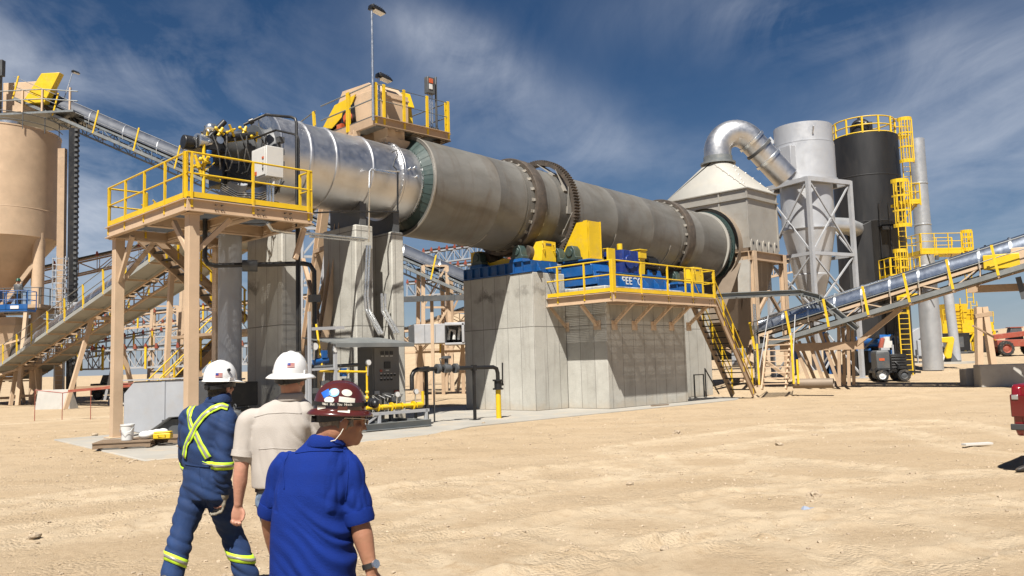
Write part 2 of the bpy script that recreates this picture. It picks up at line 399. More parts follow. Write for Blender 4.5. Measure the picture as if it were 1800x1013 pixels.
def micro(x, y):
    r = math.hypot(x, y); k = 1 - sst(30, 60, r); t = 0
    if r > 60: return .12*mn.noise(V((x*.2, y*.2, 3))), 0
    h = .013*mn.noise(V((x*.35+3, y*.7, 0)))*k + .007*mn.noise(V((x*1.3, y*2.4, 2)))*k + .007*mn.noise(V((x*4, y*4, 2)))*k + .005*mn.noise(V((x*9, y*9, 4)))*k
    pad = uv(V((x, y, 0)))
    if -15 < pad.x < 15 and -3.6 < pad.y < 6: h *= .25; h -= .03
    else:
        for pl, gw in TRACKS:
            for i in range(len(pl)-1):
                d, s = seg_d(x, y, pl[i], pl[i+1])
                if d > gw+.6: continue
                e = min(abs(d-gw*.5), 9)
                w = .2*(1+.5*mn.noise(V((x*1.5, y*1.5, 7))))
                if e < .5:
                    h += -.012*math.exp(-(e/w)**2) + .014*math.exp(-((e-.26)/.09)**2)*(1+.9*mn.noise(V((x*5, y*5, 9)))) + .004*math.sin(s*22)*math.exp(-(e/w)**2)
                    t = max(t, math.exp(-((e-.16)/.22)**2)*(.75+.5*mn.noise(V((x*.9, y*.9, 6)))))
    return h, max(0, min(1, t))
def build_ground():
    th = [-44+88*i/620 for i in range(621)]
    th += [44+ (272)*i/60 for i in range(1, 60)]
    rs = []; r = 2.2
    while r < 70: rs.append(r); r *= 1.0062
    while r < 260: rs.append(r); r *= 1.02
    while r < 6000: rs.append(r); r *= 1.25
    rs.append(6000)
    nt_, nr = len(th), len(rs); vs = [(0, 0, 0)]; tr = [0]
    for r in rs:
        for a in th:
            a = rad(a); x, y = r*math.sin(a), r*math.cos(a); h = hz(x, y); t = 0
            if y > 0: m_, t = micro(x, y); h += m_
            vs.append((x, y, h)); tr.append(t)
    fs = [(0, 1+(k+1) % nt_, 1+k) for k in range(nt_)]
    for i in range(nr-1):
        for k in range(nt_):
            k2 = (k+1) % nt_; fs.append((1+i*nt_+k, 1+i*nt_+k2, 1+(i+1)*nt_+k2, 1+(i+1)*nt_+k))
    me = bpy.data.meshes.new('ground'); me.from_pydata(vs, [], fs); me.shade_smooth()
    at_ = me.attributes.new('track', 'FLOAT', 'POINT'); at_.data.foreach_set('value', tr)
    me.flip_normals() if me.polygons[5].normal.z < 0 else None
    o = link_mesh('ground', me, m_sand); o['kind'] = 'structure'; o['label'] = 'pale desert sand crossed by vehicle tracks'
build_ground()
def gz(x, y): return hz(x, y)

# ------------------------------------------------------------------ light and sky
SUN = V((-.127, -.645, 1.0)).normalized()
sl = bpy.data.lights.new('sun', 'SUN'); sl.energy = 5.0; sl.angle = rad(.5); sl.color = (1, .955, .88)
so = bpy.data.objects.new('sun', sl); col.objects.link(so); so.rotation_euler = SUN.to_track_quat('Z', 'Y').to_euler(); so.location = (0, 0, 60)
w = bpy.data.worlds.new('World'); sc.world = w; w.use_nodes = True; nt = w.node_tree; L = nt.links.new
bg = nt.nodes['Background']
sky = N(nt, 'ShaderNodeTexSky'); sky.sky_type = 'NISHITA'; sky.sun_disc = False; sky.sun_elevation = math.asin(SUN.z); sky.sun_rotation = math.atan2(SUN.x, SUN.y)
sky.altitude = 900; sky.air_density = 1.0; sky.dust_density = .55; sky.ozone_density = 2.2
tc = N(nt, 'ShaderNodeTexCoord'); sx = N(nt, 'ShaderNodeSeparateXYZ'); L(tc.outputs['Generated'], sx.inputs[0])
za = N(nt, 'ShaderNodeMath', op='ADD'); za.inputs[1].default_value = .18; L(sx.outputs['Z'], za.inputs[0])
zm = N(nt, 'ShaderNodeMath', op='MAXIMUM'); zm.inputs[1].default_value = .05; L(za.outputs[0], zm.inputs[0])
dx = N(nt, 'ShaderNodeMath', op='DIVIDE'); L(sx.outputs['X'], dx.inputs[0]); L(zm.outputs[0], dx.inputs[1])
dy = N(nt, 'ShaderNodeMath', op='DIVIDE'); L(sx.outputs['Y'], dy.inputs[0]); L(zm.outputs[0], dy.inputs[1])
cb = N(nt, 'ShaderNodeCombineXYZ'); L(dx.outputs[0], cb.inputs[0]); L(dy.outputs[0], cb.inputs[1])
mp = N(nt, 'ShaderNodeMapping'); mp.inputs['Scale'].default_value = (.9, .55, 1); mp.inputs['Rotation'].default_value = (0, 0, rad(38)); mp.inputs['Location'].default_value = (2.3, .6, 0); L(cb.outputs[0], mp.inputs[0])
n1 = noise_n(nt, mp.outputs[0], 1.15, 10, .6, .7)
n2 = noise_n(nt, mp.outputs[0], .45, 3, .5, .2)
mu = N(nt, 'ShaderNodeMath', op='MULTIPLY_ADD'); mu.inputs[1].default_value = .9; L(n2.outputs['Fac'], mu.inputs[0]); L(n1.outputs['Fac'], mu.inputs[2])
def blob(px, py, rx, ry, ang, amp):
    d0 = ray(px, py).normalized(); ex = V((d0.y, -d0.x, 0)).normalized(); ey = d0.cross(ex)*-1
    if ey.z < 0: ey = -ey
    c_, s_ = math.cos(rad(ang)), math.sin(rad(ang)); ax_ = ex*c_+ey*s_; ay_ = ey*c_-ex*s_; outs = []
    for vv, r in ((ax_, rx), (ay_, ry)):
        q = N(nt, 'ShaderNodeVectorMath'); q.operation = 'DOT_PRODUCT'; L(tc.outputs['Generated'], q.inputs[0]); q.inputs[1].default_value = vv
        m2 = N(nt, 'ShaderNodeMath', op='MULTIPLY'); L(q.outputs['Value'], m2.inputs[0]); m2.inputs[1].default_value = F/r
        m3 = N(nt, 'ShaderNodeMath', op='MULTIPLY'); L(m2.outputs[0], m3.inputs[0]); L(m2.outputs[0], m3.inputs[1]); outs.append(m3.outputs[0])
    sm = N(nt, 'ShaderNodeMath', op='ADD'); L(outs[0], sm.inputs[0]); L(outs[1], sm.inputs[1])
    ng = N(nt, 'ShaderNodeMath', op='MULTIPLY'); L(sm.outputs[0], ng.inputs[0]); ng.inputs[1].default_value = -1
    ex_ = N(nt, 'ShaderNodeMath', op='EXPONENT'); L(ng.outputs[0], ex_.inputs[0])
    sc2 = N(nt, 'ShaderNodeMath', op='MULTIPLY'); L(ex_.outputs[0], sc2.inputs[0]); sc2.inputs[1].default_value = amp
    q = N(nt, 'ShaderNodeVectorMath'); q.operation = 'DOT_PRODUCT'; L(tc.outputs['Generated'], q.inputs[0]); q.inputs[1].default_value = d0
    g_ = N(nt, 'ShaderNodeMath', op='GREATER_THAN'); L(q.outputs['Value'], g_.inputs[0]); g_.inputs[1].default_value = 0
    o_ = N(nt, 'ShaderNodeMath', op='MULTIPLY'); L(sc2.outputs[0], o_.inputs[0]); L(g_.outputs[0], o_.inputs[1]); return o_.outputs[0]
acc = None
for bl in ((150,110,330,70,-8,.62), (60,250,220,170,0,.26), (800,80,125,48,-22,.95), (900,185,200,60,-14,.42), (1500,70,330,60,-16,.42), (1330,20,110,35,-18,.5), (1640,210,330,90,8,.28), (440,60,130,60,20,.25), (1000,270,220,50,-8,.4), (1800,330,200,200,0,.3), (200,470,420,140,0,.45), (620,300,120,150,0,.22), (-300,200,600,300,0,.4), (2300,200,500,300,0,.4), (130,380,330,110,0,.75), (900,-700,900,350,5,.3)):
    b_ = blob(*bl)
    if acc is None: acc = b_
    else: ad2 = N(nt, 'ShaderNodeMath', op='ADD'); L(acc, ad2.inputs[0]); L(b_, ad2.inputs[1]); acc = ad2.outputs[0]
n3c = noise_n(nt, mp.outputs[0], 3.2, 9, .62, 1.1)
nm = N(nt, 'ShaderNodeMath', op='MULTIPLY_ADD'); nm.inputs[1].default_value = .45; L(n3c.outputs['Fac'], nm.inputs[0]); L(n1.outputs['Fac'], nm.inputs[2])
nr = ramp(nt, nm.outputs[0], .58, .95)
cm = N(nt, 'ShaderNodeMath', op='MULTIPLY'); L(acc, cm.inputs[0]); L(nr.outputs['Color'], cm.inputs[1])
cr = ramp(nt, cm.outputs[0], .02, 1.05, (0,0,0,1), (.8,)*3+(1,))
hs = N(nt, 'ShaderNodeHueSaturation', Saturation=1.3, Value=.48); L(sky.outputs[0], hs.inputs['Color'])
tint = mix(nt, 1.0, hs.outputs['Color'], (.95, 1.0, 1.08), 'MULTIPLY')
skc = mix(nt, cr.outputs['Color'], tint, (6.6, 7.0, 7.8))
hzm = N(nt, 'ShaderNodeMath', op='MULTIPLY'); hzm.inputs[1].default_value = -8.5; L(sx.outputs['Z'], hzm.inputs[0])
hze = N(nt, 'ShaderNodeMath', op='EXPONENT'); L(hzm.outputs[0], hze.inputs[0]); hzk = N(nt, 'ShaderNodeMath', op='MULTIPLY'); hzk.use_clamp = True; hzk.inputs[1].default_value = .62; L(hze.outputs[0], hzk.inputs[0])
skc = mix(nt, hzk.outputs[0], skc, (4.3, 5.0, 6.3))
L(skc, bg.inputs['Color']); bg.inputs['Strength'].default_value = .05
sc.view_settings.view_transform = 'Standard'; sc.view_settings.look = 'None'; sc.view_settings.gamma = 1; sc.view_settings.exposure = 1.0
# ================================================================== rails, stairs, platforms
def railing(parent, pts, mat=None, h=1.07, sp=1.35, r=.026, toe=True, name='railing', ends=True, post_drop=.25, mid=True):
    """pts: deck-level polyline; rails with posts every sp metres, posts are sub-parts"""
    mat = mat or m_yel; pts = [V(p) for p in pts]
    mb = MB()
    mb.tube([p + V((0,0,h)) for p in pts], r, 8)
    if mid: mb.tube([p + V((0,0,h*.53)) for p in pts], r*.9, 8)
    for p in (pts[0], pts[-1]): mb.tube([p + V((0,0,h*.53)), p + V((0,0,h))], r*.9, 6)
    ra = obj(name, mb, mat, parent)
    posts = []
    for a, b in zip(pts[:-1], pts[1:]):
        L_ = (b-a).length; n = max(1, round(L_/sp))
        for i in range(n+1):
            p = a.lerp(b, (i + (.06 if i == 0 else -.06 if i == n else 0))/n) if n > 1 else a.lerp(b, .04 if i == 0 else .96)
            posts.append(p)
    for p in posts:
        pm = MB(); pm.box(p.x-.028, p.x+.028, p.y-.028, p.y+.028, p.z-post_drop, p.z+h); obj('rail_post', pm, mat, ra)
    if toe:
        tm = MB()
        for a, b in zip(pts[:-1], pts[1:]): tm.bar(a+V((0,0,.06)), b+V((0,0,.06)), .012, .13)
        obj('toe_board', tm, mat, ra)
    return ra
def slope_rail(parent, a, b, mat=None, h=.95, n=4, r=.024, name='handrail'):
    mat = mat or m_yel; a = V(a); b = V(b); up = V((0,0,h)); mb = MB()
    mb.tube([a+up, b+up], r, 8); mb.tube([a+up*.5, b+up*.5], r*.85, 8)
    ra = obj(name, mb, mat, parent)
    for i in range(n+1):
        p = a.lerp(b, (.02+.96*i/n)); pm = MB(); pm.box(p.x-.026, p.x+.026, p.y-.026, p.y+.026, p.z-.1, p.z+h); obj('rail_post', pm, mat, ra)
    return ra
def flight(parent, a, b, width, side, nsteps, mat, tread=None):
    """stair flight from top a to bottom b; width towards unit vector side"""
    a = V(a); b = V(b); side = V(side)
    for o_ in (V((0,0,0)), side*width):
        mb = MB(); mb.chan(a+o_, b+o_, .07 if o_.length == 0 else -.07, .28, .015); obj('stringer', mb, mat, parent)
    tm = MB()
    for i in range(1, nsteps):
        p = a.lerp(b, i/nsteps); d = (b-a); d.z = 0; d.normalize()
        q = p + side*(width/2); c = [q - d*.13 - side*(width/2-.03), q + d*.13 - side*(width/2-.03), q + d*.13 + side*(width/2-.03), q - d*.13 + side*(width/2-.03)]
        tm.prism([x + V((0,0,-.02)) for x in c], (0,0,.04))
    obj('tread', tm, tread or m_black, parent)
def grating_deck(mb, x0, x1, y0, y1, z, pitch_=.034, t=.009, h=.038):
    x = x0
    while x < x1: mb.box(x, x+t, y0, y1, z-h, z); x += pitch_
    y = y0
    while y < y1: mb.box(x0, x1, y, y+t, z-h+.004, z-.004); y += pitch_*2.6

# ================================================================== concrete
pad = MB()
poly = [W(*p) for p in ((-10.4,-4.2),(-8.3,-4.15),(-5.8,-2.95),(-1.5,-2.85),(8.9,-2.75),(12.6,-1.2),(12.6,6),(-10.4,6))]
pad.prism([V((p.x, p.y, -.25)) for p in poly], (0,0,.262))
o = obj('concrete_pad', pad, m_pad, None, bev=.03); o['kind'] = 'structure'; o['label'] = 'pale concrete slab under the drum piers'
pad = MB(); poly = [W(*p) for p in ((-14.9,-3.3),(-10.45,-4.6),(-10.45,5.2),(-14.2,4.9))]
pad.prism([V((p.x, p.y, -.3)) for p in poly], (0,0,.298)); pass
o = obj('concrete_pad', pad, m_pad, None, bev=.03); o['kind'] = 'structure'; o['label'] = 'low concrete slab under the burner platform'
def pier(label, u0, u1, v0, v1, z1, taper=0, group=None):
    t = MB(); t.hexa([(u0,v0,-.3),(u1,v0,-.3),(u1,v1,-.3),(u0,v1,-.3)], [(u0+taper,v0+taper,z1),(u1-taper,v0+taper,z1),(u1-taper,v1-taper,z1),(u0+taper,v1-taper,z1)])
    o = obj('concrete_pier', t, m_conc, None, bev=.035); o.location = PO; o.rotation_euler = (0,0,PA)
    return tag(o, label, 'pier', group)
pier('broad concrete pier with a big diagonal shadow, under the riding ring near the drum inlet', 0, 1.748, 0, 3.75, 5.0)
pier('wide concrete drive pier carrying the blue gear drive and wrapped by the yellow-railed walkway', 1.752, 6.75, -1.9, 3.7, 4.42)
pier('short concrete pier partly hidden behind the lower stair, under the outlet riding ring', 9.4, 11.7, 0, 3.7, 4.65)
pier('slim concrete pier behind the hard hats, directly under the burner', -9.36, -8.72, 1.1, 3.2, 5.75)
pier('tall concrete pier behind the open-roofed gas control cabinet, nearer the burner', -6.81, -6.15, 1.1, 2.95, 6.2)
pier('tall concrete pier right of the control cabinet, closest to the drum inlet', -5.42, -4.94, 1.1, 2.9, 6.1)

# ================================================================== rotary drum
SL = .03845
def AX(u, v=1.9): return V((u, v, 7.88 - SL*(u+4.27)))
AD = V((1, 0, -SL)).normalized()
U0, U1 = -4.27, 14.34
T = plant('rotary_drum', 'long grey steel rotary drum sloping down from the silver chamber to the square hood', 'rotary drum')
mb = MB(); Ld = U1-U0; prof = [(1.6, .0), (1.7, 0)]
seams = [3.0, 4.35, 6.15, 9.7, 12.2, 16.2]
for s in seams: prof += [(1.7, s-.03), (1.708, s-.012), (1.708, s+.012), (1.7, s+.03)]
prof += [(1.7, Ld), (1.6, Ld)]
mb.lathe(prof, AX(U0), AD, 96); shell = obj('shell', mb, m_drum, T, smooth=25)
mb = MB(); mb.lathe([(1.705, -.015), (1.722, -.015), (1.722, .05), (1.703, .05)], AX(U0), AD, 96); obj('inlet_rim', mb, m_bin, T)
mb = MB()                             # half-round seam straps and hatch plates seen on the shell
for s, a0, a1 in ((3.0, -1.0, .6), (9.7, -1.2, 1.2), (13.6, -1.2, 1.2)):
    mb.lathe([(1.7, s-.02), (1.726, s-.02), (1.726, s+.02), (1.7, s+.02)], AX(U0), AD, 40, up=(0,-1,0), a0=a0-PI/2, a1=a1)
obj('seam_strap', mb, m_bin, T)
for (ur, nm) in ((.7, 0), (10.7, 1)):
    mb = MB(); mb.lathe([(1.735, -.25), (1.87, -.25), (1.89, -.21), (1.89, .21), (1.87, .25), (1.735, .25), (1.735, -.25)], AX(ur), AD, 96)
    rr = obj('riding_ring', mb, m_rust, T)
    pm = MB()
    for k in range(26):
        a = 2*PI*k/26; c = AX(ur); e1 = V((0, math.cos(a), math.sin(a))); t = V((0, -math.sin(a), math.cos(a)))
        for sgn in (-1, 1):
            q = c + e1*1.72 + AD*(sgn*.34); pm.bar(q - t*.06, q + t*.06, .12, .03, up=e1)
            q = c + e1*1.75 + AD*(sgn*.285); pm.bar(q - t*.05, q + t*.05, .05, .07, up=e1)
    obj('retaining_block', pm, m_bin, rr)
    wb = MB(); wb.lathe([(1.7,-.55),(1.716,-.55),(1.716,.55),(1.7,.55)], AX(ur), AD, 96); obj('wear_band', wb, m_drum, T)
# ring gear on spring plates
gm = MB(); NT = 110; ug = 2.4; vs = []; c = AX(ug)
for sgn in (-1, 1):
    for k in range(NT*4):
        a = 2*PI*k/(NT*4); r = 2.15 if k % 4 in (1, 2) else 2.07
        vs.append(c + AD*(sgn*.15) + V((0, math.cos(a)*r, math.sin(a)*r)))
    for k in range(NT*4):
        a = 2*PI*k/(NT*4); vs.append(c + AD*(sgn*.15) + V((0, math.cos(a)*1.93, math.sin(a)*1.93)))
n4 = NT*4; fs = []
for k in range(n4):
    k2 = (k+1) % n4
    fs += [(k, k2, 2*n4+k2, 2*n4+k), (k, n4+k, n4+k2, k2), (2*n4+k, 2*n4+k2, 3*n4+k2, 3*n4+k), (n4+k, 3*n4+k, 3*n4+k2, n4+k2)]
gm.add(vs, fs); gear = obj('ring_gear', gm, m_rust, T, smooth=20)
for k in range(12):
    a = 2*PI*k/12 + .16; e1 = V((0, math.cos(a), math.sin(a))); t = V((0, -math.sin(a), math.cos(a)))
    pm = MB(); p = c + e1*1.98 - t*.1; q = c + e1*1.735 + t*.95 ; q = c + (q-c).normalized()*1.735
    pm.bar(p - AD*.0, q, .3, .03, up=e1); pm.bar(q - (q-p).normalized()*.28, q, .36, .07, up=e1); obj('spring_plate', pm, m_bin, gear)
# outlet end
mb = MB(); mb.lathe([(1.7, .02), (1.80, .02), (1.80, .07), (1.7, .07)], AX(U1-.42), AD, 96); obj('end_band', mb, m_cream, T)
mb = MB(); mb.lathe([(1.71, 0), (1.87, 0), (1.87, .1), (1.71, .1)], AX(U1-.05), AD, 96)
for k in range(72):
    a = 2*PI*k/72; q = AX(U1-.09) + V((0, math.cos(a), math.sin(a)))*1.8; mb.cyl(q, q - AD*.05, .022, n=6)
obj('outlet_seal', mb, m_green, T)
# inlet seal leaves between chamber and drum
mb = MB(); n = 56; c0 = AX(-4.46); c1 = AX(-4.18)
for k in range(n):
    a0, a1 = 2*PI*k/n, 2*PI*(k+1.12)/n; e = lambda a, r, c_: c_ + V((0, math.cos(a)*r, math.sin(a)*r))
    lift = V((.012*(k % 2), 0, 0)); mb.quad(e(a0,1.24,c0)+lift, e(a1,1.24,c0)+lift, e(a1,1.63,c1)+lift, e(a0,1.63,c1)+lift)
    q = e(a0+.05, 1.3, c0.lerp(c1, .15)) - AD*.03; mb.cyl(q, q - AD*.02, .016, n=6)
obj('inlet_seal', mb, m_green, T, smooth=5)

# ================================================================== combustion chamber and burner
T = plant('combustion_chamber', 'shiny silver cylindrical combustion chamber with bright bands, joined to the drum inlet', 'chamber')
UC0, UC1 = -9.62, -4.4
mb = MB(); mb.lathe([(.55, 0), (1.25, 0), (1.25, UC1-UC0), (1.0, UC1-UC0)], AX(UC0), AD, 80); body = obj('shell', mb, m_chrome, T, smooth=30)
for ub, w_ in ((-9.6, .035), (-8.6, .06), (-7.72, .06), (-6.38, .06)):
    mb = MB(); mb.lathe([(1.25, -w_), (1.285, -w_*.6), (1.292, 0), (1.285, w_*.6), (1.25, w_)], AX(ub), AD, 80); obj('band', mb, m_chrome, T)
mb = MB(); mb.lathe([(1.25, -.07), (1.34, -.07), (1.34, -.012), (1.325, -.012), (1.325, .012), (1.34, .012), (1.34, .07), (1.25, .07)], AX(-5.2), AD, 80)
for k in range(44):
    a = 2*PI*k/44; q = AX(-5.2) + V((0, math.cos(a), math.sin(a)))*1.3; mb.cyl(q - AD*.095, q + AD*.095, .018, n=6)
obj('bolted_flange', mb, m_chrome, T)
mb = MB(); mb.lathe([(1.245, -.02), (1.285, -.02), (1.285, .03), (1.245, .03)], AX(-4.42), AD, 80); obj('outlet_lip', mb, m_cond, T)
mb = MB()                              # small instrument fittings on the side
for u, dz in ((-4.95,.25),(-4.75,.32),(-4.7,.02)):
    q = AX(u); a = math.asin(dz/1.25); p = q + V((0, -math.cos(a)*1.24, dz)); mb.cyl(p, p+V((0,-.07,.01)), .03, n=8); mb.cyl(p+V((0,-.06,.01)), p+V((0,-.1,.012)), .045, n=8)
obj('instrument_port', mb, m_cond, T)
mb = MB(); q = AX(-5.7) + V((0, -1.24, .35))
mb.tube([q + V((0,-.02,.3)), q + V((.1,-.12,.36)), q + V((.16,-.14,.2)), q + V((.02,-.14,.02)), q + V((-.02,-.12,-.18)), q + V((.1,-.12,-.26)), q+V((.1,-.1,-.33))], .025, 6); obj('flexible_conduit', mb, m_dgrey, T)
# saddles on the piers
for u_ in (-6.48, -5.18):
    mb = MB(); c = AX(u_); zb = 6.2 if u_ < -6.3 else 6.1
    mb.add([(u_-.12,1.15,zb-.01),(u_+.12,1.15,zb-.01),(u_+.12,2.85,zb-.01),(u_-.12,2.85,zb-.01),(u_-.12,1.15,zb+.75),(u_+.12,1.15,zb+.75),(u_+.12,2.85,zb+.75),(u_-.12,2.85,zb+.75)], [(0,3,2,1),(0,1,5,4),(2,3,7,6),(1,2,6,5),(3,0,4,7),(4,5,6,7)]); obj('saddle', mb, m_dgrey, T)

T = plant('burner', 'dark grey gas burner with yellow valves and hoses, bolted to the silver chamber end', 'burner', -10.6, 1.9, 5.9)
bc = AX(-10.5)                         # burner axis point
mb = MB(); mb.cyl(AX(-9.62), AX(-9.86), .95, .8, 40); mb.cyl(AX(-9.86), AX(-9.95), .86, n=40); obj('mounting_plate', mb, m_dgrey, T)
mb = MB(); mb.cyl(AX(-9.9), AX(-11.15), .56, n=36); mb.cyl(AX(-11.15), AX(-11.22), .63, n=36); mb.cyl(AX(-11.22), AX(-11.35), .4, .34, n=30)
mb.cyl(AX(-10.3), AX(-10.36), .62, n=36)
for k in range(14):
    a = 2*PI*k/14; q = AX(-11.22) + V((0, math.cos(a), math.sin(a)))*.58; mb.cyl(q, q - AD*.05, .025, n=6)
obj('windbox', mb, m_dgrey, T)
mb = MB(); mb.box(-11.0, -10.0, 1.45, 2.35, 7.0, 7.75); mb.box(-10.9,-10.1,1.36,1.46,7.05,7.6); obj('register_box', mb, m_black, T, bev=.03)
mb = MB(); mb.tube([V((-10.55,1.9,6.0)), V((-10.55,1.9,6.5)), V((-10.55,1.75,6.95)), V((-10.55,1.5,7.2))], .34, 24); mb.cyl(V((-10.55,1.9,6.3)), V((-10.55,1.9,6.36)), .4, n=24); obj('inlet_elbow', mb, m_grey, T)
mb = MB(); random.seed(5)             # gas train: yellow valves, brass fittings, small lines
for (u, v, z, l, r) in ((-11.6,1.2,8.0,.32,.04),(-11.35,1.0,8.2,.28,.045),(-10.9,.95,8.25,.35,.035),(-10.55,1.15,8.4,.3,.04),(-10.25,.95,8.2,.3,.035),(-11.75,1.0,7.3,.3,.05),(-11.8,1.0,7.0,.6,.045)):
    d = V((random.uniform(-.6,.6), random.uniform(-.4,.1), random.uniform(.3,1))).normalized()
    p = V((u,v,z)); mb.cyl(p, p+d*l, r, n=10); mb.cyl(p+d*l*.4, p+d*l*.6, r*1.7, n=10); q = d.cross(V((0,1,0))).normalized(); mb.cyl(p+d*l*.5-q*.12, p+d*l*.5+q*.12, r*.8, n=8); mb.sph(p+d*l*.5+q*.15, r*1.3, 8, 6)
mb.cyl((-11.7,1.1,7.9),(-10.0,1.1,8.45),.035,n=8); mb.cyl((-11.75,1.0,6.0),(-11.75,1.0,7.9),.045,n=10); mb.cyl((-11.75,1.0,7.0),(-11.2,1.2,7.0),.05,n=10); mb.bar((-11.75,.92,7.15),(-11.5,.9,7.4),.05,.02)
obj('gas_valve', mb, m_yel, T)
mb = MB()
for i in range(9):
    a = V((-11.5+.2*i, 1.0, 8.2+.04*i)); b = V((-11.3+.17*i, 1.0+.05*(i%3), 7.25)); c = (a+b)/2 + V((.22*math.sin(i*2.1), -.22, -.25))
    mb.tube([a, a.lerp(c,.5)+V((0,-.06,0)), c, c.lerp(b,.5)+V((0,-.05,-.12)), b], .022, 6)
for i in range(4): mb.tube([V((-11.2,1.1,6.9-.06*i)), V((-10.9,.75,6.62-.06*i)), V((-10.4,.4,6.6-.07*i)), V((-10.1,.1,6.75-.05*i)), V((-9.9,0,6.95))], .02, 6)
obj_each('hose', mb, m_rub, T)
mb = MB(); mb.box(-11.75,-11.5,.95,1.2,7.3,7.55); mb.cyl((-11.6,1.05,7.55),(-11.6,1.05,7.75),.1,n=14); mb.box(-10.15,-9.95,.8,1.0,8.9,9.05); obj_each('actuator', mb, m_blue, T, bev=.02)
mb = MB(); mb.sph((-11.55,1.05,8.4),.13,12,8); mb.cyl((-10.1,.75,8.75),(-10.1,.72,8.75),.2,n=24); mb.cyl((-11.9,1.1,8.0),(-11.5,1.2,8.0),.2,n=18); mb.cyl((-11.35,.9,8.05),(-11.35,.86,8.05),.1,n=16)
mb.cyl((-10.9,1.0,6.1),(-10.9,1.0,6.5),.1,n=12)
obj_each('gauge', mb, m_cond, T)
mb = MB(); mb.box(-11.9,-11.05,1.0,1.7,7.78,8.15); mb.cyl((-11.95,1.3,7.95),(-12.2,1.3,7.95),.2,n=16); mb.cyl((-11.2,1.1,8.15),(-10.2,1.15,8.45),.11,n=12); mb.cyl((-11.5,1.5,8.1),(-11.0,1.3,8.75),.08,n=10); obj('gas_manifold', mb, m_black, T, bev=.02)

T = plant('gas_pipe', 'black gas pipe looping over the silver chamber end and dropping past the platform', 'pipe', -9.1, -1.2, .2)
mb = MB(); mb.tube([pv(428,220,.9), pv(462,204,.6), pv(467,202,.55), pv(512,206,-.55), pv(519,209,-.7), pv(521,216,-.75), V((pv(521,216,-.75).x,-.75,2.2))], .04, 10)
obj('main_line', mb, m_black, T)
mb = MB(); mb.tube([pv(448,243,.7), pv(485,229,.1), pv(517,236,-.7), pv(523,240,-.78), V((pv(525,246,-.8).x,-.8,pv(525,246,-.8).z)), V((pv(525,246,-.8).x,-.8,2.2))], .03, 8); obj('branch_line', mb, m_black, T)
mb = MB(); mb.cyl(pv(438,215,.8),pv(445,212,.75),.08,n=14); obj_each('coupling', mb, m_black, T)
T = plant('gas_pipe', 'thick black gas pipe bending down under the burner platform beside the slim pier', 'pipe', -10.2, -.5, .2)
mb = MB(); mb.tube([V((-11.75,.9,5.9)), V((-11.75,.9,4.75)), V((-11.7,.85,4.6)), V((-11.55,.7,4.55)), V((-9.55,-.4,4.62)), V((-9.4,-.5,4.58)), V((-9.3,-.55,4.4)), V((-9.3,-.55,.1))], .065, 12); obj('line', mb, m_black, T)
mb = MB(); mb.cyl((-10.95,.38,4.55),(-10.6,.19,4.55),.16,n=16); mb.box(-9.42,-9.18,-.68,-.42,3.55,3.75); obj_each('valve', mb, m_dgrey, T)

# control box standing on the platform
T = plant('control_box', 'pale grey steel control box on thin conduits beside the silver chamber', 'control box', -10.4, -.6, 5.86)
mb = MB(); mb.box(-10.95,-10.45,-.95,-.15,6.78,7.6); obj('enclosure', mb, m_lgrey, T, bev=.015)
mb = MB(); mb.box(-10.975,-10.95,-.9,-.2,6.83,7.55); dr = obj('door', mb, m_lgrey, T, bev=.008)
mb = MB(); mb.cyl((-10.975,-.82,7.12),(-11.0,-.82,7.12),.035,n=12); mb.box(-10.995,-10.975,-.84,-.80,6.95,7.02); obj('switch', mb, m_black, dr)
mb = MB(); mb.box(-10.995,-10.975,-.86,-.78,7.26,7.31); mb.box(-10.995,-10.975,-.48,-.38,6.87,6.97); obj('warning_sticker', mb, m_oran, dr)
mb = MB()
for v in (-.85,-.7,-.55): mb.cyl((-10.7,v,5.85),(-10.7,v,6.8),.028,n=8)
mb.cyl((-10.55,-.3,5.85),(-10.55,-.3,6.8),.035,n=8); obj('conduit', mb, m_cond, T)
mb = MB(); mb.cyl((-10.7,-.85,6.55),(-10.7,-.85,6.75),.06,n=12); obj('conduit_seal', mb, m_lgrey, T)
T = plant('wire_loop', 'bundle of wires and fittings hanging on the edge of the silver chamber end', 'wiring', -9.55, .1, 7.3)
mb = MB()
for i in range(5): mb.tube([V((-9.75,.62-.03*i,8.2)), V((-9.72,.5,8.0-.04*i)), V((-9.78,.42+.05*math.sin(i*2),7.6)), V((-9.74,.4,7.2)), V((-9.85,.38,6.9-.05*i)), V((-10.3,-.2,6.75))], .02, 6)
for z in (8.15,7.8,7.45): mb.box(-9.85,-9.68,.35,.5,z,z+.16)
obj('wires', mb, m_dgrey, T)

# ================================================================== burner platform
ZD = 5.86; X0, X1, Y0, Y1 = -13.28, -9.95, -1.5, 3.7
T = plant('burner_platform', 'tan steel access platform with yellow handrails around the burner, on square posts', 'platform', X0, Y0, 0)
mb = MB(); grating_deck(mb, X0, X1, Y0, Y1, ZD); obj('grating', mb, m_dgrey, T)
for a, b in (((X0,Y0),(X1,Y0)), ((X0,Y0),(X0,Y1)), ((X1,Y0),(X1,Y1)), ((X0,Y1),(X1,Y1)), ((X0,1.1),(X1,1.1)), ((-11.6,Y0),(-11.6,Y1))):
    mb = MB(); edge = b[0] == a[0] and a[0] == X0 or a[1] == b[1] == Y0
    mb.ibeam(V((*a, ZD-.2)), V((*b, ZD-.2)), .16, .3, .02); bo = obj('beam', mb, m_tan, T)
bm_ = MB()
for u in (-12.6,-12.45,-11.5,-11.35,-10.75,-10.6): 
    for z in (ZD-.14, ZD-.26): bm_.cyl((u,Y0-.0,z),(u,Y0-.1,z),.018,n=6)
obj_each('bolt', bm_, m_rust, T)
cols = ((-13.05,3.5),(-13.05,-1.25),(-10.15,3.5))
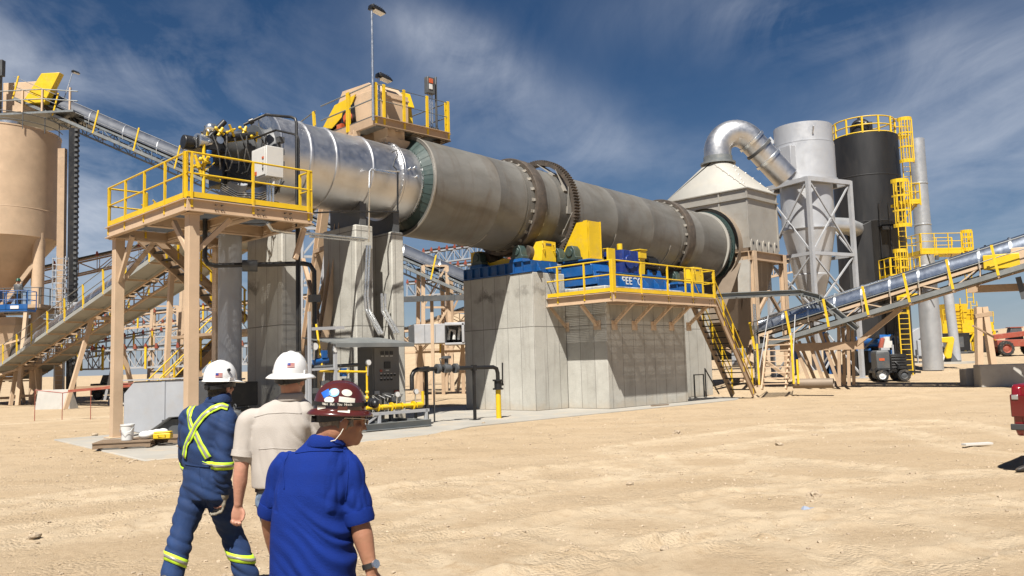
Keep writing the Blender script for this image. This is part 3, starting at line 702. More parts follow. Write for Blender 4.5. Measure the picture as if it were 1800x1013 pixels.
for (u, v) in cols:
    mb = MB(); mb.box(u-.13,u+.13,v-.13,v+.13,.02,ZD-.36); mb.box(u-.24,u+.24,v-.24,v+.24,0,.03); mb.box(u-.2,u+.2,v-.2,v+.2,ZD-.385,ZD-.355); obj('column', mb, m_tan, T, bev=.008)
for a, b in (((-13.05,3.4,4.3),(-13.05,2.5,5.45)), ((-12.95,3.5,4.3),(-12.1,3.5,5.45)), ((-13.05,-1.15,4.5),(-13.05,-.2,5.45)), ((-12.95,-1.25,4.6),(-12.1,-1.25,5.45)), ((-10.3,-1.25,4.6),(-10.0,-1.2,5.45))):
    mb = MB(); mb.bar(a, b, .1, .12); obj('brace', mb, m_tan, T)
railing(T, [(X0,Y1,ZD),(X0,Y0,ZD)], sp=1.3)
railing(T, [(X0,Y0,ZD),(X1,Y0,ZD),(X1,-.9,ZD)], sp=1.55)
railing(T, [(X0,Y1,ZD),(-12.2,Y1,ZD)], sp=.9, toe=False)
railing(T, [(-11.0,Y1,ZD),(X1,Y1,ZD)], sp=.9, toe=False)
for v in (-1.4,-1.42):
    mb = MB(); mb.box(X0-.05,X0+.05,v,v+.06,ZD-.02,ZD+1.1); obj('corner_post', mb, m_yel, T)
# stair behind the platform: down to the right, landing, back to the left
T = plant('stair', 'two flight tan stair with black treads behind the burner platform', 'stair', -10.5, 6, 0)
flight(T, (-11.95,3.95,ZD-.1), (-9.0,3.95,3.3), .85, (0,1,0), 12, m_tand)
mb = MB(); mb.box(-9.0,-7.2,3.9,9.6,2.95,3.05); obj('landing', mb, m_tand, T)
for (u, v) in ((-7.3,4.0),(-7.3,9.5),(-8.9,6.3)): 
    mb = MB(); mb.box(u-.08,u+.08,v-.08,v+.08,0,2.95); obj('column', mb, m_tan, T)
mb = MB(); mb.bar((-7.3,4.0,.2),(-7.3,6.3,2.9),.08,.1); obj('brace', mb, m_tan, T)
flight(T, (-7.3,8.7,2.95), (-10.3,8.7,.05), .9, (0,1,0), 13, m_tand)
slope_rail(T, (-11.95,3.95,ZD), (-9.0,3.95,3.3)); slope_rail(T, (-11.95,4.8,ZD), (-9.0,4.8,3.3))
slope_rail(T, (-7.3,8.7,3.0), (-10.3,8.7,.1), n=3); slope_rail(T, (-7.3,9.6,3.0), (-10.3,9.6,.1), n=3)

# ================================================================== air duct, fan under platform
T = plant('air_duct', 'tall grey round air duct rising through the burner platform', 'duct', -10.55, 1.9, .3)
mb = MB(); mb.cyl((-10.55,1.9,1.5),(-10.55,1.9,6.0),.325,n=36); obj('pipe', mb, m_grey, T)
mb = MB(); mb.cyl((-10.55,1.9,1.48),(-10.55,1.9,1.52),.42,n=30); mb.tube([V((-10.55,1.9,1.5)),V((-10.55,1.9,1.1)),V((-10.55,1.9,.7))],[.33,.42,.5],24); obj('flange', mb, m_grey, T)
p = uv(gnd(300,768)); fu, fv = p.x, p.y
T = plant('blower', 'pale grey blower housing with dark motor, low beside the platform post', 'blower', -11.8, 1.6, .05)
mb = MB(); q0 = V((-12.75,2.95,0)); q1 = V((-11.6,1.0,0))
d = (q1-q0).normalized(); n_ = V((d.y,-d.x,0))*-1
def hp(s, z, off): return q0 + d*s + n_*off + V((0,0,z))
LL = (q1-q0).length
outl = [(0,.25),(.0,1.2),(.32,1.52),(LL-.35,1.55),(LL,1.5),(LL,.6),(LL*.62,.55),(LL*.3,.12)]
mb.prism([hp(s,z,-.45) for s, z in outl], n_*.9); hb = obj('housing', mb, m_grey, T, bev=.02)
mb = MB(); mb.bar(hp(LL*.55,.5,-.46), hp(LL*.55,1.5,-.46), .04, .1, up=d); obj('seam_flange', mb, m_grey, hb); mb = MB(); mb.bar(hp(0,1.56,0), hp(LL,1.58,0), .98, .04); obj('seam_flange', mb, m_grey, hb)
mb = MB(); mb.prism([hp(s,z,-.3) for s, z in ((LL*.25,.1),(LL*.6,.5),(LL,.55),(LL,.05))], n_*.6); obj('base_frame', mb, m_dgrey, T)
mb = MB(); c = uv(at(413,738,20.6)); mb.cyl(c+V((-.15,-.3,0)), c+V((.15,.3,0)), .24, n=24); mb.cyl(c+V((-.17,-.34,0)), c+V((-.15,-.3,0)), .2, .24, n=24)
for k in range(12):
    a = 2*PI*k/12; ax = V((.447,.894,0)); e = V((ax.y,-ax.x,0))*math.cos(a)+V((0,0,math.sin(a))); mb.bar(c+e*.24-ax*.26, c+e*.24+ax*.26, .015, .04, up=e)
mb.tube([c+V((0,0,.26))+V((0,.06*math.sin(2*PI*k/10)*1,.06+.06*math.cos(2*PI*k/10))) for k in range(10)], .012, 5, closed=True); obj('motor', mb, m_dgrey, T)
mb = MB(); mb.box(-11.9,-10.0,1.3,2.6,.75,1.42); obj('fan_casing', mb, m_black, T, bev=.02)
mb = MB(); mb.box(-11.6,-10.2,1.25,2.5,.02,.7); obj('plinth', mb, m_black, T)
mb = MB(); mb.box(-11.45,-11.1,1.28,1.3,1.1,1.28); obj('warning_plate', mb, m_yel, T)
# ================================================================== supports of the drum
def bearing(parent, c, ax, s=1.0, name='bearing_housing'):
    c = V(c); ax = V(ax); sd = V((0,0,1)).cross(ax)
    mb = MB(); pr = [(-.3,0),(.3,0),(.3,.1),(.24,.13),(.2,.36),(.1,.5),(-.1,.5),(-.2,.36),(-.24,.13),(-.3,.1)]
    mb.prism([c - ax*.16*s + sd*(x*s) + V((0,0,z*s)) for x, z in pr], ax*(.32*s)); mb.cyl(c+V((0,0,.27*s))-ax*.2*s, c+V((0,0,.27*s))+ax*.2*s, .14*s, n=16)
    return obj(name, mb, m_green, parent, bev=.012)
def trunnion(label, u, zt, vs, lid_v):
    T = plant('roller_station', label, 'roller station', u, 1.9, zt)
    va, vb = vs
    mb = MB()
    for du in (-.62, .42): mb.box(u+du, u+du+.2, va, vb, zt, zt+.42)
    for k in range(9):
        v = va + (vb-va)*k/8; mb.box(u-.7, u+.7, v-.02, v+.02, zt+.015, zt+.4)
    mb.box(u-.74, u+.74, va-.05, vb+.05, zt, zt+.035); mb.box(u-.68,u+.68,va,vb,zt+.4,zt+.43)
    fr = obj('base_frame', mb, m_blue, T)
    for sgn in (-1, 1):
        c = AX(u); a = rad(30)*sgn; p = c + V((0, math.sin(a)*(1.885+.3), -math.cos(a)*(1.885+.3)))
        mb = MB(); mb.cyl(p - AD*.22, p + AD*.22, .3, n=36); mb.cyl(p - AD*.5, p + AD*.5, .09, n=16); obj('roller', mb, m_rust, T)
        for du in (-.5, .5):
            q = p + AD*du; bearing(T, (q.x, q.y, q.z-.27), (1,0,0), 1.0)
            mb = MB(); mb.hexa([(q.x-.22,q.y-.34,zt+.43),(q.x+.22,q.y-.34,zt+.43),(q.x+.22,q.y+.34,zt+.43),(q.x-.22,q.y+.34,zt+.43)], [(q.x-.2,q.y-.31,q.z-.272),(q.x+.2,q.y-.31,q.z-.272),(q.x+.2,q.y+.31,q.z-.272),(q.x-.2,q.y+.31,q.z-.272)]); obj('pedestal', mb, m_blue, T)
    for du in (-.45, .2):
        mb = MB(); mb.prism([(u+du, va-.05, zt+.04),(u+du, va-.2, zt+.04),(u+du, va-.05, zt+.36)], (.06,0,0)); mb.box(u+du-.02,u+du+.2,va-.14,va-.05,zt+.035,zt+.2); obj('stiffener', mb, m_blue, T)
    # guards: cover box on each roller, curved strip between
    v0 = lid_v
    mb = MB(); mb.hexa([(u-.05,v0,zt+.45),(u+.75,v0,zt+.45),(u+.75,v0+.62,zt+.45),(u-.05,v0+.62,zt+.45)], [(u+.05,v0,zt+1.2),(u+.75,v0,zt+1.2),(u+.75,v0+.42,zt+1.2),(u+.05,v0+.42,zt+1.2)]); g = obj('guard_box', mb, m_yel, T, bev=.01)
    for du in (.02, .6):
        mb = MB(); mb.tube([V((u+du,v0,zt+.85)),V((u+du,v0-.1,zt+.87)),V((u+du,v0-.1,zt+1.08)),V((u+du,v0,zt+1.1))], .018, 6); obj('handle', mb, m_yel, g)
    mb = MB(); mb.box(u+.2,u+.5,v0-.012,v0-.002,zt+1.04,zt+1.12); obj('nameplate', mb, m_dgrey, g)
    mb = MB(); mb.hexa([(u-.4,vb-.75,zt+.45),(u+.6,vb-.75,zt+.45),(u+.6,vb-.1,zt+.45),(u-.4,vb-.1,zt+.45)], [(u-.4,vb-.6,zt+1.12),(u+.6,vb-.6,zt+1.12),(u+.6,vb-.1,zt+1.12),(u-.4,vb-.1,zt+1.12)]); obj('guard_box', mb, m_yel, T, bev=.01)
    pts = [(.7,.75),(1.2,.52),(1.9,.62),(2.6,.52),(3.1,.75)]; mb = MB()
    mb.prism([(u-.3, y, zt+z+.08) for y, z in pts] + [(u-.3, y, zt+z-.16) for y, z in reversed(pts)], (.03,0,0)); obj('strip_guard', mb, m_yel, T)
    return T
trunnion('blue roller station with yellow guards under the riding ring near the drum inlet', .7, 5.0, (.05, 3.7), .12)
trunnion('blue roller station with a yellow guard box at the outlet riding ring behind the walkway', 10.7, 4.65, (.1, 3.7), .12)

# gear drive on the wide pier
T = plant('gear_drive', 'blue gear drive with dark blue gearbox, yellow guards and motor on the wide pier', 'gear drive', 4, -.9, 4.42)
ZB = 4.42
mb = MB()
mb.box(2.0,6.4,-1.45,-.05,ZB,ZB+.06); mb.box(2.05,6.35,-1.4,-1.3,ZB+.06,ZB+.55); mb.box(2.05,6.35,-.25,-.15,ZB+.06,ZB+.55); mb.box(2.02,6.38,-1.42,-.13,ZB+.55,ZB+.6)
bf = obj('base_frame', mb, m_blue, T, bev=.01)
for u in (2.6,3.3,4.1,4.8,5.5,6.2):
    mb = MB(); mb.prism([(u-.03,-1.4,ZB+.06),(u-.03,-1.62,ZB+.06),(u-.03,-1.6,ZB+.2),(u-.03,-1.4,ZB+.42)], (.06,0,0)); obj('gusset', mb, m_blue, bf)
mb = MB(); mb.hexa([(1.86,-1.5,ZB+.1),(2.98,-1.5,ZB+.1),(2.98,.3,ZB+.1),(1.86,.3,ZB+.1)], [(1.92,-1.1,ZB+.98),(2.92,-1.1,ZB+.98),(2.92,.3,ZB+.98),(1.92,.3,ZB+.98)])
mb.box(1.8,3.05,-1.2,.35,ZB+.99,ZB+1.05); mb.box(1.84,3.0,-1.56,-1.5,ZB+.02,ZB+.3); mb.box(1.80,1.86,-1.3,.2,ZB+.45,ZB+.8); pb = obj('pinion_base', mb, m_blue, T, bev=.01)
for v in (-.35, .4): bearing(T, (1.86, v, ZB+1.05), (1,0,0), 1.1)
bearing(T, (2.95, -.4, ZB+1.05), (1,0,0), .9)
mb = MB()                               # tall gear guard, open towards the gear
prf = [(-.95,ZB+1.06),(.55,ZB+1.06),(.2,ZB+1.6),(-.42,ZB+2.5),(-.78,ZB+2.5)]
mb.prism([(2.06,y,z) for y,z in prf], (.03,0,0)); mb.prism([(2.74,y,z) for y,z in prf], (.03,0,0)); mb.box(2.09,2.74,-.98,-.95,ZB+1.06,ZB+2.51); mb.add([(2.09,-.78,ZB+2.5),(2.74,-.78,ZB+2.5),(2.74,-.95,ZB+1.9),(2.09,-.95,ZB+1.9)],[(0,1,2,3)])
mb.box(2.03,2.8,-1.06,-.98,ZB+1.05,ZB+1.12); mb.box(2.04,2.07,-.95,-.75,ZB+1.06,ZB+2.53); mb.box(2.76,2.79,-1.0,-.74,ZB+1.06,ZB+2.53)
obj('gear_guard', mb, m_yel, T)
mb = MB(); mb.box(3.05,3.5,-1.08,-1.0,ZB+.62,ZB+1.55); mb.box(3.05,3.5,-1.0,-.3,ZB+1.52,ZB+1.55); obj('coupling_guard', mb, m_yel, T, bev=.01)
mb = MB(); mb.box(3.62,4.62,-1.32,-.42,ZB+.62,ZB+1.5); mb.box(3.58,4.66,-1.36,-.38,ZB+1.08,ZB+1.16); mb.cyl((4.0,-1.4,ZB+1.05),(4.0,-1.3,ZB+1.05),.27,n=24); mb.cyl((4.35,-1.38,ZB+1.0),(4.35,-1.3,ZB+1.0),.14,n=18)
for u in (3.68,4.1,4.56): mb.box(u-.03,u+.03,-1.35,-1.3,ZB+.62,ZB+1.5)
mb.cyl((3.5,-.85,ZB+1.05),(3.7,-.85,ZB+1.05),.1,n=14); gb = obj('gearbox', mb, m_blued, T, bev=.015)
mb = MB(); mb.cyl((4.02,-.9,ZB+1.5),(4.02,-.9,ZB+1.58),.05,n=10); mb.cyl((4.02,-.9,ZB+1.57),(4.02,-.9,ZB+1.8),.11,n=18); obj('breather', mb, m_yel, gb)
mb = MB(); mb.hexa([(4.72,-1.3,ZB+.62),(5.05,-1.3,ZB+.62),(5.05,-.55,ZB+.62),(4.72,-.55,ZB+.62)], [(4.72,-1.3,ZB+1.25),(5.1,-1.3,ZB+1.25),(5.1,-.5,ZB+1.25),(4.72,-.5,ZB+1.25)])
mb.box(4.7,5.12,-1.36,-.5,ZB+1.25,ZB+1.58); mb.box(4.66,5.14,-1.4,-.48,ZB+1.56,ZB+1.6); obj('coupling_guard', mb, m_yel, T, bev=.01)
mb = MB(); mb.cyl((5.15,-.9,ZB+1.1),(6.15,-.9,ZB+1.1),.33,n=30); mb.cyl((6.15,-.9,ZB+1.1),(6.3,-.9,ZB+1.1),.3,.26,n=30); mb.box(5.35,5.85,-1.32,-1.15,ZB+1.0,ZB+1.3)
for k in range(20):
    a = 2*PI*k/20; e = V((0,math.cos(a),math.sin(a))); q = V((5.2,-.9,ZB+1.1))+e*.34; mb.bar(q, q+V((.9,0,0)), .012, .04, up=e)
mb.box(5.3,6.0,-1.2,-.6,ZB+.62,ZB+.8); obj('motor', mb, m_black, T, bev=.006)
for u in (5.5, 6.1):
    mb = MB(); mb.hexa([(u-.16,-1.25,ZB+.6),(u+.16,-1.25,ZB+.6),(u+.16,-.6,ZB+.6),(u-.16,-.6,ZB+.6)],[(u-.12,-1.2,ZB+.84),(u+.12,-1.2,ZB+.84),(u+.12,-.6,ZB+.84),(u-.12,-.6,ZB+.84)]); obj('motor_foot', mb, m_blue, T)
fc = bpy.data.curves.new('maker_lettering', 'FONT'); fc.body = 'FEECO'; fc.size = .4; fc.extrude = .004; fc.offset = .008; fc.space_character = 1.12
tmp = bpy.data.objects.new('tmp', fc); col.objects.link(tmp); bpy.context.view_layer.update()
dg = bpy.context.evaluated_depsgraph_get(); tm = bpy.data.meshes.new_from_object(tmp.evaluated_get(dg)); bpy.data.objects.remove(tmp)
def text_mesh(body, size, ext=.003, off=0.0):
    fc = bpy.data.curves.new('lettering', 'FONT'); fc.body = body; fc.size = size; fc.extrude = ext; fc.offset = off
    tmp = bpy.data.objects.new('tmp', fc); col.objects.link(tmp); bpy.context.view_layer.update()
    me = bpy.data.meshes.new_from_object(tmp.evaluated_get(bpy.context.evaluated_depsgraph_get())); bpy.data.objects.remove(tmp)
    return me
lo = link_mesh('lettering', tm, m_white, bf); lo.location = V((3.42,-1.405,ZB+.17)) - BASE[bf.name]; lo.rotation_euler = (rad(90),0,0)
T = plant('bag', 'crumpled white bag left on the blue motor base', 'bag', 6.45, -.9, ZB+.0)
mb = MB(); mb.sph((6.55,-1.0,ZB+.5),(.22,.2,.17),14,9); mb.sph((6.7,-1.0,ZB+.44),(.16,.16,.1),12,8); mb.sph((6.6,-1.0,ZB+.36),(.1,.1,.1)); mb.box(6.45,6.85,-1.2,-.8,ZB,ZB+.36)
b_ = obj('sack', mb, m_white, T)

# walkway round the wide pier
PZ_ = 4.08; PX0, PX1, PY0 = .78, 7.3, -3.02
T = plant('walkway', 'yellow-railed walkway on tan beams wrapped round two sides of the drive pier', 'walkway', PX0, PY0, PZ_-.3)
mb = MB(); grating_deck(mb, PX0, PX1, PY0, -1.95, PZ_); grating_deck(mb, PX0, 1.72, -1.95, .75, PZ_); obj('grating', mb, m_dgrey, T)
for a, b in (((PX0,PY0),(PX1,PY0)), ((PX0,PY0),(PX0,.75)), ((PX1,PY0),(PX1,-1.95)), ((PX0,.75),(1.72,.75)), ((1.75,-1.98),(PX1,-1.98))):
    mb = MB(); mb.chan(V((*a, PZ_-.2)), V((*b, PZ_-.2)), .1 if a[1]==b[1] else -.1, .32, .02); obj('beam', mb, m_tan, T)
for u in (2.2, 3.4, 4.6, 5.8, 7.0):
    mb = MB(); mb.bar((u,-1.95,2.98+.1),(u,PY0+.25,PZ_-.36),.11,.11); mb.box(u-.16,u+.16,-1.93,-1.9,2.82,3.16); mb.box(u-.12,u+.12,PY0+.1,PY0+.4,PZ_-.39,PZ_-.36); obj('brace', mb, m_tan, T)
for v in (.0, -1.5):
    mb = MB(); mb.bar((1.7,v,3.02),(PX0+.1,v,PZ_-.36),.11,.11); mb.box(1.71,1.74,v-.16,v+.16,2.84,3.18); obj('brace', mb, m_tan, T)
mb = MB()
for u in (2.4,2.55,4.0,4.15,5.6,5.75,6.8,6.95):
    for z in (PZ_-.14,PZ_-.26): mb.cyl((u,PY0+.02,z),(u,PY0-.03,z),.022,n=6)
obj_each('bolt', mb, m_rust, T)
railing(T, [(PX0,.75,PZ_),(PX0,PY0,PZ_)], sp=1.2)
railing(T, [(PX0,PY0,PZ_),(PX1,PY0,PZ_)], sp=1.75)
railing(T, [(PX1,PY0,PZ_),(PX1,-2.45,PZ_)], sp=1.0)
railing(T, [(PX0,.75,PZ_),(1.7,.75,PZ_),(1.7,.35,PZ_)], sp=.3, toe=False)
railing(T, [(6.8,-1.97,PZ_+.35),(7.3,-1.97,PZ_+.35)], sp=.5, toe=False, h=.9)
mb = MB(); mb.box(PX0-.04,PX0+.04,PY0-.05,PY0+.03,PZ_-.05,PZ_+1.1); mb.box(PX0+.06,PX0+.12,PY0-.05,PY0+.03,PZ_-.05,PZ_+1.1); obj('corner_post', mb, m_yel, T)
T = plant('stair', 'steep tan stair with black treads from the drive walkway to the sand', 'stair', 10, -2.5, 0)
flight(T, (7.31,-2.9,PZ_-.12), (10.1,-2.9,.12), .95, (0,1,0), 16, m_tand)
slope_rail(T, (7.31,-1.95,PZ_), (10.1,-1.95,.2), n=4); slope_rail(T, (7.31,-2.9,PZ_), (10.1,-2.9,.2), n=4)
T = plant('handrail', 'small black pipe handrail at the foot of the short pier', 'handrail', 10.6, -.35, 0)
mb = MB(); mb.tube([V((9.55,-.4,.0)),V((9.55,-.4,1.0)),V((10.3,-.4,1.0)),V((10.3,-.4,0))],.035,8); obj('rail', mb, m_black, T)
mb = MB(); mb.tube([V((10.45,-.4,0)),V((10.45,-.4,1.25)),V((11.5,-.4,.1))],.035,8); obj('rail', mb, m_black, T)
T = plant('drain_cap', 'small dark green round drain cap at the foot of the drive pier', 'cap', .98, -1.95, .0)
c = V((1.9,-1.2,0)); c = uv(gnd(1019,717)); mb = MB(); mb.sph(c+V((0,0,.13)),(.14,.14,.15),18,10); mb.cyl(c+V((0,0,0)),c+V((0,0,.03)),.17,n=18); obj('cap', mb, m_green, T)

# ================================================================== feed platform above the drum inlet
HZ = 9.9; hx0, hx1, hy0, hy1 = -5.95, -2.75, 1.25, 4.4
T = plant('feed_platform', 'tan head platform with grey rails and yellow posts above the drum inlet', 'platform', -4.6, 2.6, 9.2)
mb = MB(); grating_deck(mb, hx0, hx1, hy0, hy1, HZ); obj('grating', mb, m_dgrey, T)
for a, b in (((hx0,hy0),(hx1,hy0)), ((hx0,hy0),(hx0,hy1+2)), ((hx1,hy0),(hx1,hy1)), ((hx0,hy1),(hx1,hy1)), ((-4.9,hy0),(-4.9,hy1)), ((-3.8,hy0),(-3.8,hy1))):
    mb = MB(); mb.chan(V((*a, HZ-.17)), V((*b, HZ-.17)), .12, .28, .02); obj('beam', mb, m_tand, T)
mb = MB(); mb.box(hx0+.15,-5.2,hy0+.4,hy0+1.5,HZ-.2,HZ-.17); mb.box(-4.7,-4.0,hy0+.25,hy0+.8,HZ-.2,HZ-.17); mb.box(-3.7,-2.9,hy0+.3,hy0+1.2,HZ-.2,HZ-.17); obj_each('floor_plate', mb, m_steelg, T)
def fposts(pl):
    for (u, v, z) in pl:
        mb = MB(); mb.box(u-.045,u+.045,v-.03,v+.03,z-.25,z+1.12); obj('rail_post', mb, m_yel, T)
fposts([(hx0+.1,hy0,HZ),(hx0+.42,hy0,HZ),(-4.7,hy0,HZ),(-3.7,hy0,HZ),(hx1,hy0,HZ),(hx1,hy0+.12,HZ),(hx0,hy0+1.4,HZ),(hx0,hy0+1.5,HZ)])
mb = MB()
for z in (1.07,.55): mb.tube([V((hx0,hy1,HZ+z)),V((hx0,hy0,HZ+z)),V((hx1,hy0,HZ+z)),V((hx1,hy1,HZ+z))],.025,8)
obj_each('rail', mb, m_steelg, T)
mb = MB(); mb.box(-5.2,-4.5,1.5,2.3,8.95,9.75); mb.hexa([(-5.15,1.55,8.9),(-4.4,1.55,8.9),(-4.4,2.4,8.9),(-5.15,2.4,8.9)],[(-5.3,1.45,9.35),(-4.3,1.45,9.35),(-4.3,2.6,9.35),(-5.3,2.6,9.35)]); mb.hexa([(-5.0,1.5,8.3),(-4.5,1.5,8.3),(-4.5,2.2,8.3),(-5.0,2.2,8.3)],[(-5.15,1.55,8.95),(-4.45,1.55,8.95),(-4.45,2.3,8.95),(-5.15,2.3,8.95)]); ch = obj('chute', mb, m_tan, T, bev=.01)
mb = MB(); mb.prism([(-3.95,2.2,9.75),(-4.35,1.8,8.9),(-3.6,2.6,8.7),(-3.0,3.4,9.75)], (.1,1.2,0)); obj('chute_support', mb, m_tand, T)
mb = MB()                              # head box
mb.hexa([(-5.45,1.85,HZ),(-4.05,1.85,HZ),(-4.05,3.6,HZ),(-5.45,3.6,HZ)],[(-5.45,1.85,HZ+1.15),(-4.05,1.85,HZ+1.15),(-4.05,3.6,HZ+1.25),(-5.45,3.6,HZ+1.25)])
mb.hexa([(-5.42,1.95,HZ+1.14),(-4.08,1.95,HZ+1.14),(-4.08,4.6,HZ+.6),(-5.42,4.6,HZ+.6)],[(-5.38,2.3,HZ+1.5),(-4.12,2.3,HZ+1.5),(-4.12,3.9,HZ+1.6),(-5.38,3.9,HZ+1.6)])
mb.box(-5.48,-4.02,1.82,1.86,HZ+.95,HZ+1.02); hbx = obj('head_box', mb, m_tan, T, bev=.01)
mb = MB(); mb.prism([(-5.48,3.2,HZ+.85),(-5.48,4.4,HZ+.35),(-5.48,5.0,HZ+.5),(-5.48,4.2,HZ+1.15),(-5.48,2.9,HZ+1.22)], (-.03,0,0)); obj('wing_guard', mb, m_yel, T)
mb = MB(); mb.prism([(-5.5,2.9,HZ+.15),(-5.5,3.9,HZ+.1),(-5.5,3.7,HZ+.75),(-5.5,3.0,HZ+.95)], (-.02,0,0)); obj('inspection_opening', mb, m_black, T)
mb = MB(); mb.cyl((-5.62,3.3,HZ+.45),(-5.5,3.3,HZ+.45),.2,n=18); mb.cyl((-5.7,3.3,HZ+.45),(-5.62,3.3,HZ+.45),.1,n=12); mb.box(-5.7,-5.5,3.5,3.8,HZ+.08,HZ+.3); obj('pulley_bearing', mb, m_oran, T)
mb = MB(); mb.hexa([(-3.95,2.1,HZ+.02),(-3.6,2.1,HZ+.02),(-3.6,2.5,HZ+.02),(-3.95,2.5,HZ+.02)],[(-3.95,2.3,HZ+1.45),(-3.6,2.3,HZ+1.45),(-3.6,3.1,HZ+1.45),(-3.95,3.1,HZ+1.45)]); mb.hexa([(-3.95,2.05,HZ+.9),(-3.6,2.05,HZ+.9),(-3.6,3.3,HZ+.9),(-3.95,3.3,HZ+.9)],[(-3.95,2.3,HZ+1.48),(-3.6,2.3,HZ+1.48),(-3.6,3.1,HZ+1.5),(-3.95,3.1,HZ+1.5)]); obj('drive_guard', mb, m_yel, T, bev=.02)
mb = MB(); mb.cyl((-3.4,1.7,HZ+.12),(-2.9,1.7,HZ+.12),.12,n=16); mb.cyl((-3.5,1.7,HZ+.12),(-3.4,1.7,HZ+.12),.09,n=12); obj('motor', mb, m_dgrey, T)
def light_pole(name, label, p, h, tilt=(0,0,0), up=1):
    t_ = thing(name, label, 'light pole', p, PA); q = V(tilt)
    mb = MB(); mb.cyl((0,0,0), V((0,0,h))+q, .045, .04, n=10); obj('pole', mb, m_cond, t_)
    e = V((0,0,h))+q; mb = MB(); mb.box(e.x-.06,e.x+.06,e.y-.06,e.y+.06,e.z-.02,e.z+.14)
    mb.hexa([(e.x-.05,e.y-.16,e.z+.02),(e.x+.48,e.y-.16,e.z-.06),(e.x+.48,e.y+.16,e.z-.06),(e.x-.05,e.y+.16,e.z+.02)],[(e.x-.05,e.y-.12,e.z+.14),(e.x+.4,e.y-.12,e.z+.06),(e.x+.4,e.y+.12,e.z+.06),(e.x-.05,e.y+.12,e.z+.14)])
    for k in range(5): mb.box(e.x+.02+.08*k,e.x+.035+.08*k,e.y-.12,e.y+.12,e.z+.1,e.z+.17-.012*k)
    lh = obj('lamp_head', mb, m_black, t_, bev=.01)
    mb = MB(); z0 = e.z; mb.quad((e.x+.06,e.y-.13,z0-.004),(e.x+.45,e.y-.13,z0-.062),(e.x+.45,e.y+.13,z0-.062),(e.x+.06,e.y+.13,z0-.004)); mb.prism([(e.x+.06,e.y-.13,z0-.006),(e.x+.45,e.y-.13,z0-.066),(e.x+.45,e.y+.13,z0-.066),(e.x+.06,e.y+.13,z0-.006)],(0,0,-.015)); obj('lens', mb, m_lamp, lh)
    return t_
light_pole('light_pole', 'tall thin light pole on the corner of the feed platform', W(hx0-.05,hy0-.05,HZ-.2), 3.75)
light_pole('floodlight', 'short floodlight on a bent bracket beside the tall light pole', W(hx0+.45,hy0+.3,HZ+.0), 1.45)
T = plant('isolator_switch', 'grey isolator switch box with red handle on conduits at the platform end', 'switch', hx1-.55, hy0+.3, HZ)
mb = MB(); mb.box(hx1-.72,hx1-.38,hy0+.22,hy0+.42,HZ+1.35,HZ+1.95); mb.box(hx1-.3,hx1-.22,hy0+.3,hy0+.36,HZ-.1,HZ+2.05); obj('box', mb, m_dgrey, T, bev=.02)
mb = MB(); mb.box(hx1-.66,hx1-.5,hy0+.19,hy0+.22,HZ+1.72,HZ+1.88); obj('handle', mb, m_oran, T)
mb = MB(); mb.box(hx1-.66,hx1-.52,hy0+.2,hy0+.22,HZ+1.5,HZ+1.68); obj('notice', mb, m_white, T)
mb = MB()
for du in (-.65,-.55,-.45): mb.cyl((hx1+du,hy0+.32,HZ-.1),(hx1+du,hy0+.32,HZ+1.36),.025,n=8)
obj_each('conduit', mb, m_cond, T)
# ================================================================== discharge hood, elbow duct, cyclone
T = plant('discharge_hood', 'big grey box hood with a pale pyramid top at the drum outlet', 'hood', 16.2, 1.9, 1.0)
hu0, hu1, hv0, hv1, hz0, hz1 = 14.8, 17.7, -.49, 4.29, 7.0, 9.9
mb = MB(); mb.box(hu0,hu1,hv0,hv1,hz0,hz1); hb = obj('body', mb, m_bin, T, bev=.01)
mb = MB(); mb.box(hu0-.1,hu1+.1,hv0-.1,hv1+.1,hz1-.48,hz1-.4); mb.box(hu0-.1,hu1+.1,hv0-.1,hv1+.1,hz1-.0,hz1+.05); mb.box(hu0-.06,hu0,1.0,1.07,hz1-1.0,hz1); mb.box(hu0-.03,hu0+.05,hv0-.03,hv0+.05,hz0,hz1); mb.box(hu1-.03,hu1+.05,hv0-.05,hv0+.03,hz0,hz1); obj('stiffener_band', mb, m_bin, hb)
ac, ar = V((16.35,1.9,0)), .72; za = 11.75
mb = MB(); cs = [(hu0,hv0),(hu1,hv0),(hu1,hv1),(hu0,hv1)]; nn = 32; top = []; bot = []
for k in range(nn):
    a = 2*PI*k/nn + PI/nn; top.append((ac.x+ar*math.cos(a), ac.y+ar*math.sin(a), za))
    dx_, dy_ = math.cos(a), math.sin(a); t = min(((hu1-ac.x) if dx_ > 0 else (hu0-ac.x))/dx_ if abs(dx_) > 1e-6 else 99, ((hv1-1.9) if dy_ > 0 else (hv0-1.9))/dy_ if abs(dy_) > 1e-6 else 99)
    bot.append((ac.x+dx_*t, 1.9+dy_*t, hz1+.05))
cidx = []
base = [(*c, hz1+.05) for c in cs]
# four triangles plus four corner cones
vs = base + top; fs = []
def near_top(a): return 4 + round((a - PI/nn)/(2*PI/nn)) % nn
angs = [-PI*3/4, -PI/4, PI/4, PI*3/4]
for i in range(4):
    side_mid = angs[i] + PI/4; k = near_top(side_mid % (2*PI)); fs.append((i, (i+1) % 4, k))
    k0 = near_top((angs[i]-PI/4) % (2*PI)); 
    for j in range(nn//4):
        fs.append((i, 4 + (k0-4+j+1) % nn, 4 + (k0-4+j) % nn))
mb.add(vs, fs); hd = obj('pyramid_top', mb, m_cream, T, smooth=15)
bm_ = MB()
for (c, k) in ((0, near_top(-PI/2 % (2*PI))), (1, near_top(-PI/2 % (2*PI))), (0, near_top(PI)), (1, near_top(0))):
    a, b = V(vs[c]), V(vs[k])
    bm_.tube([a, b], .018, 5)
    for j in range(1, 6): bm_.sph(a.lerp(b, j/6), .05, 6, 4)
obj('seam', bm_, m_bin, hd)
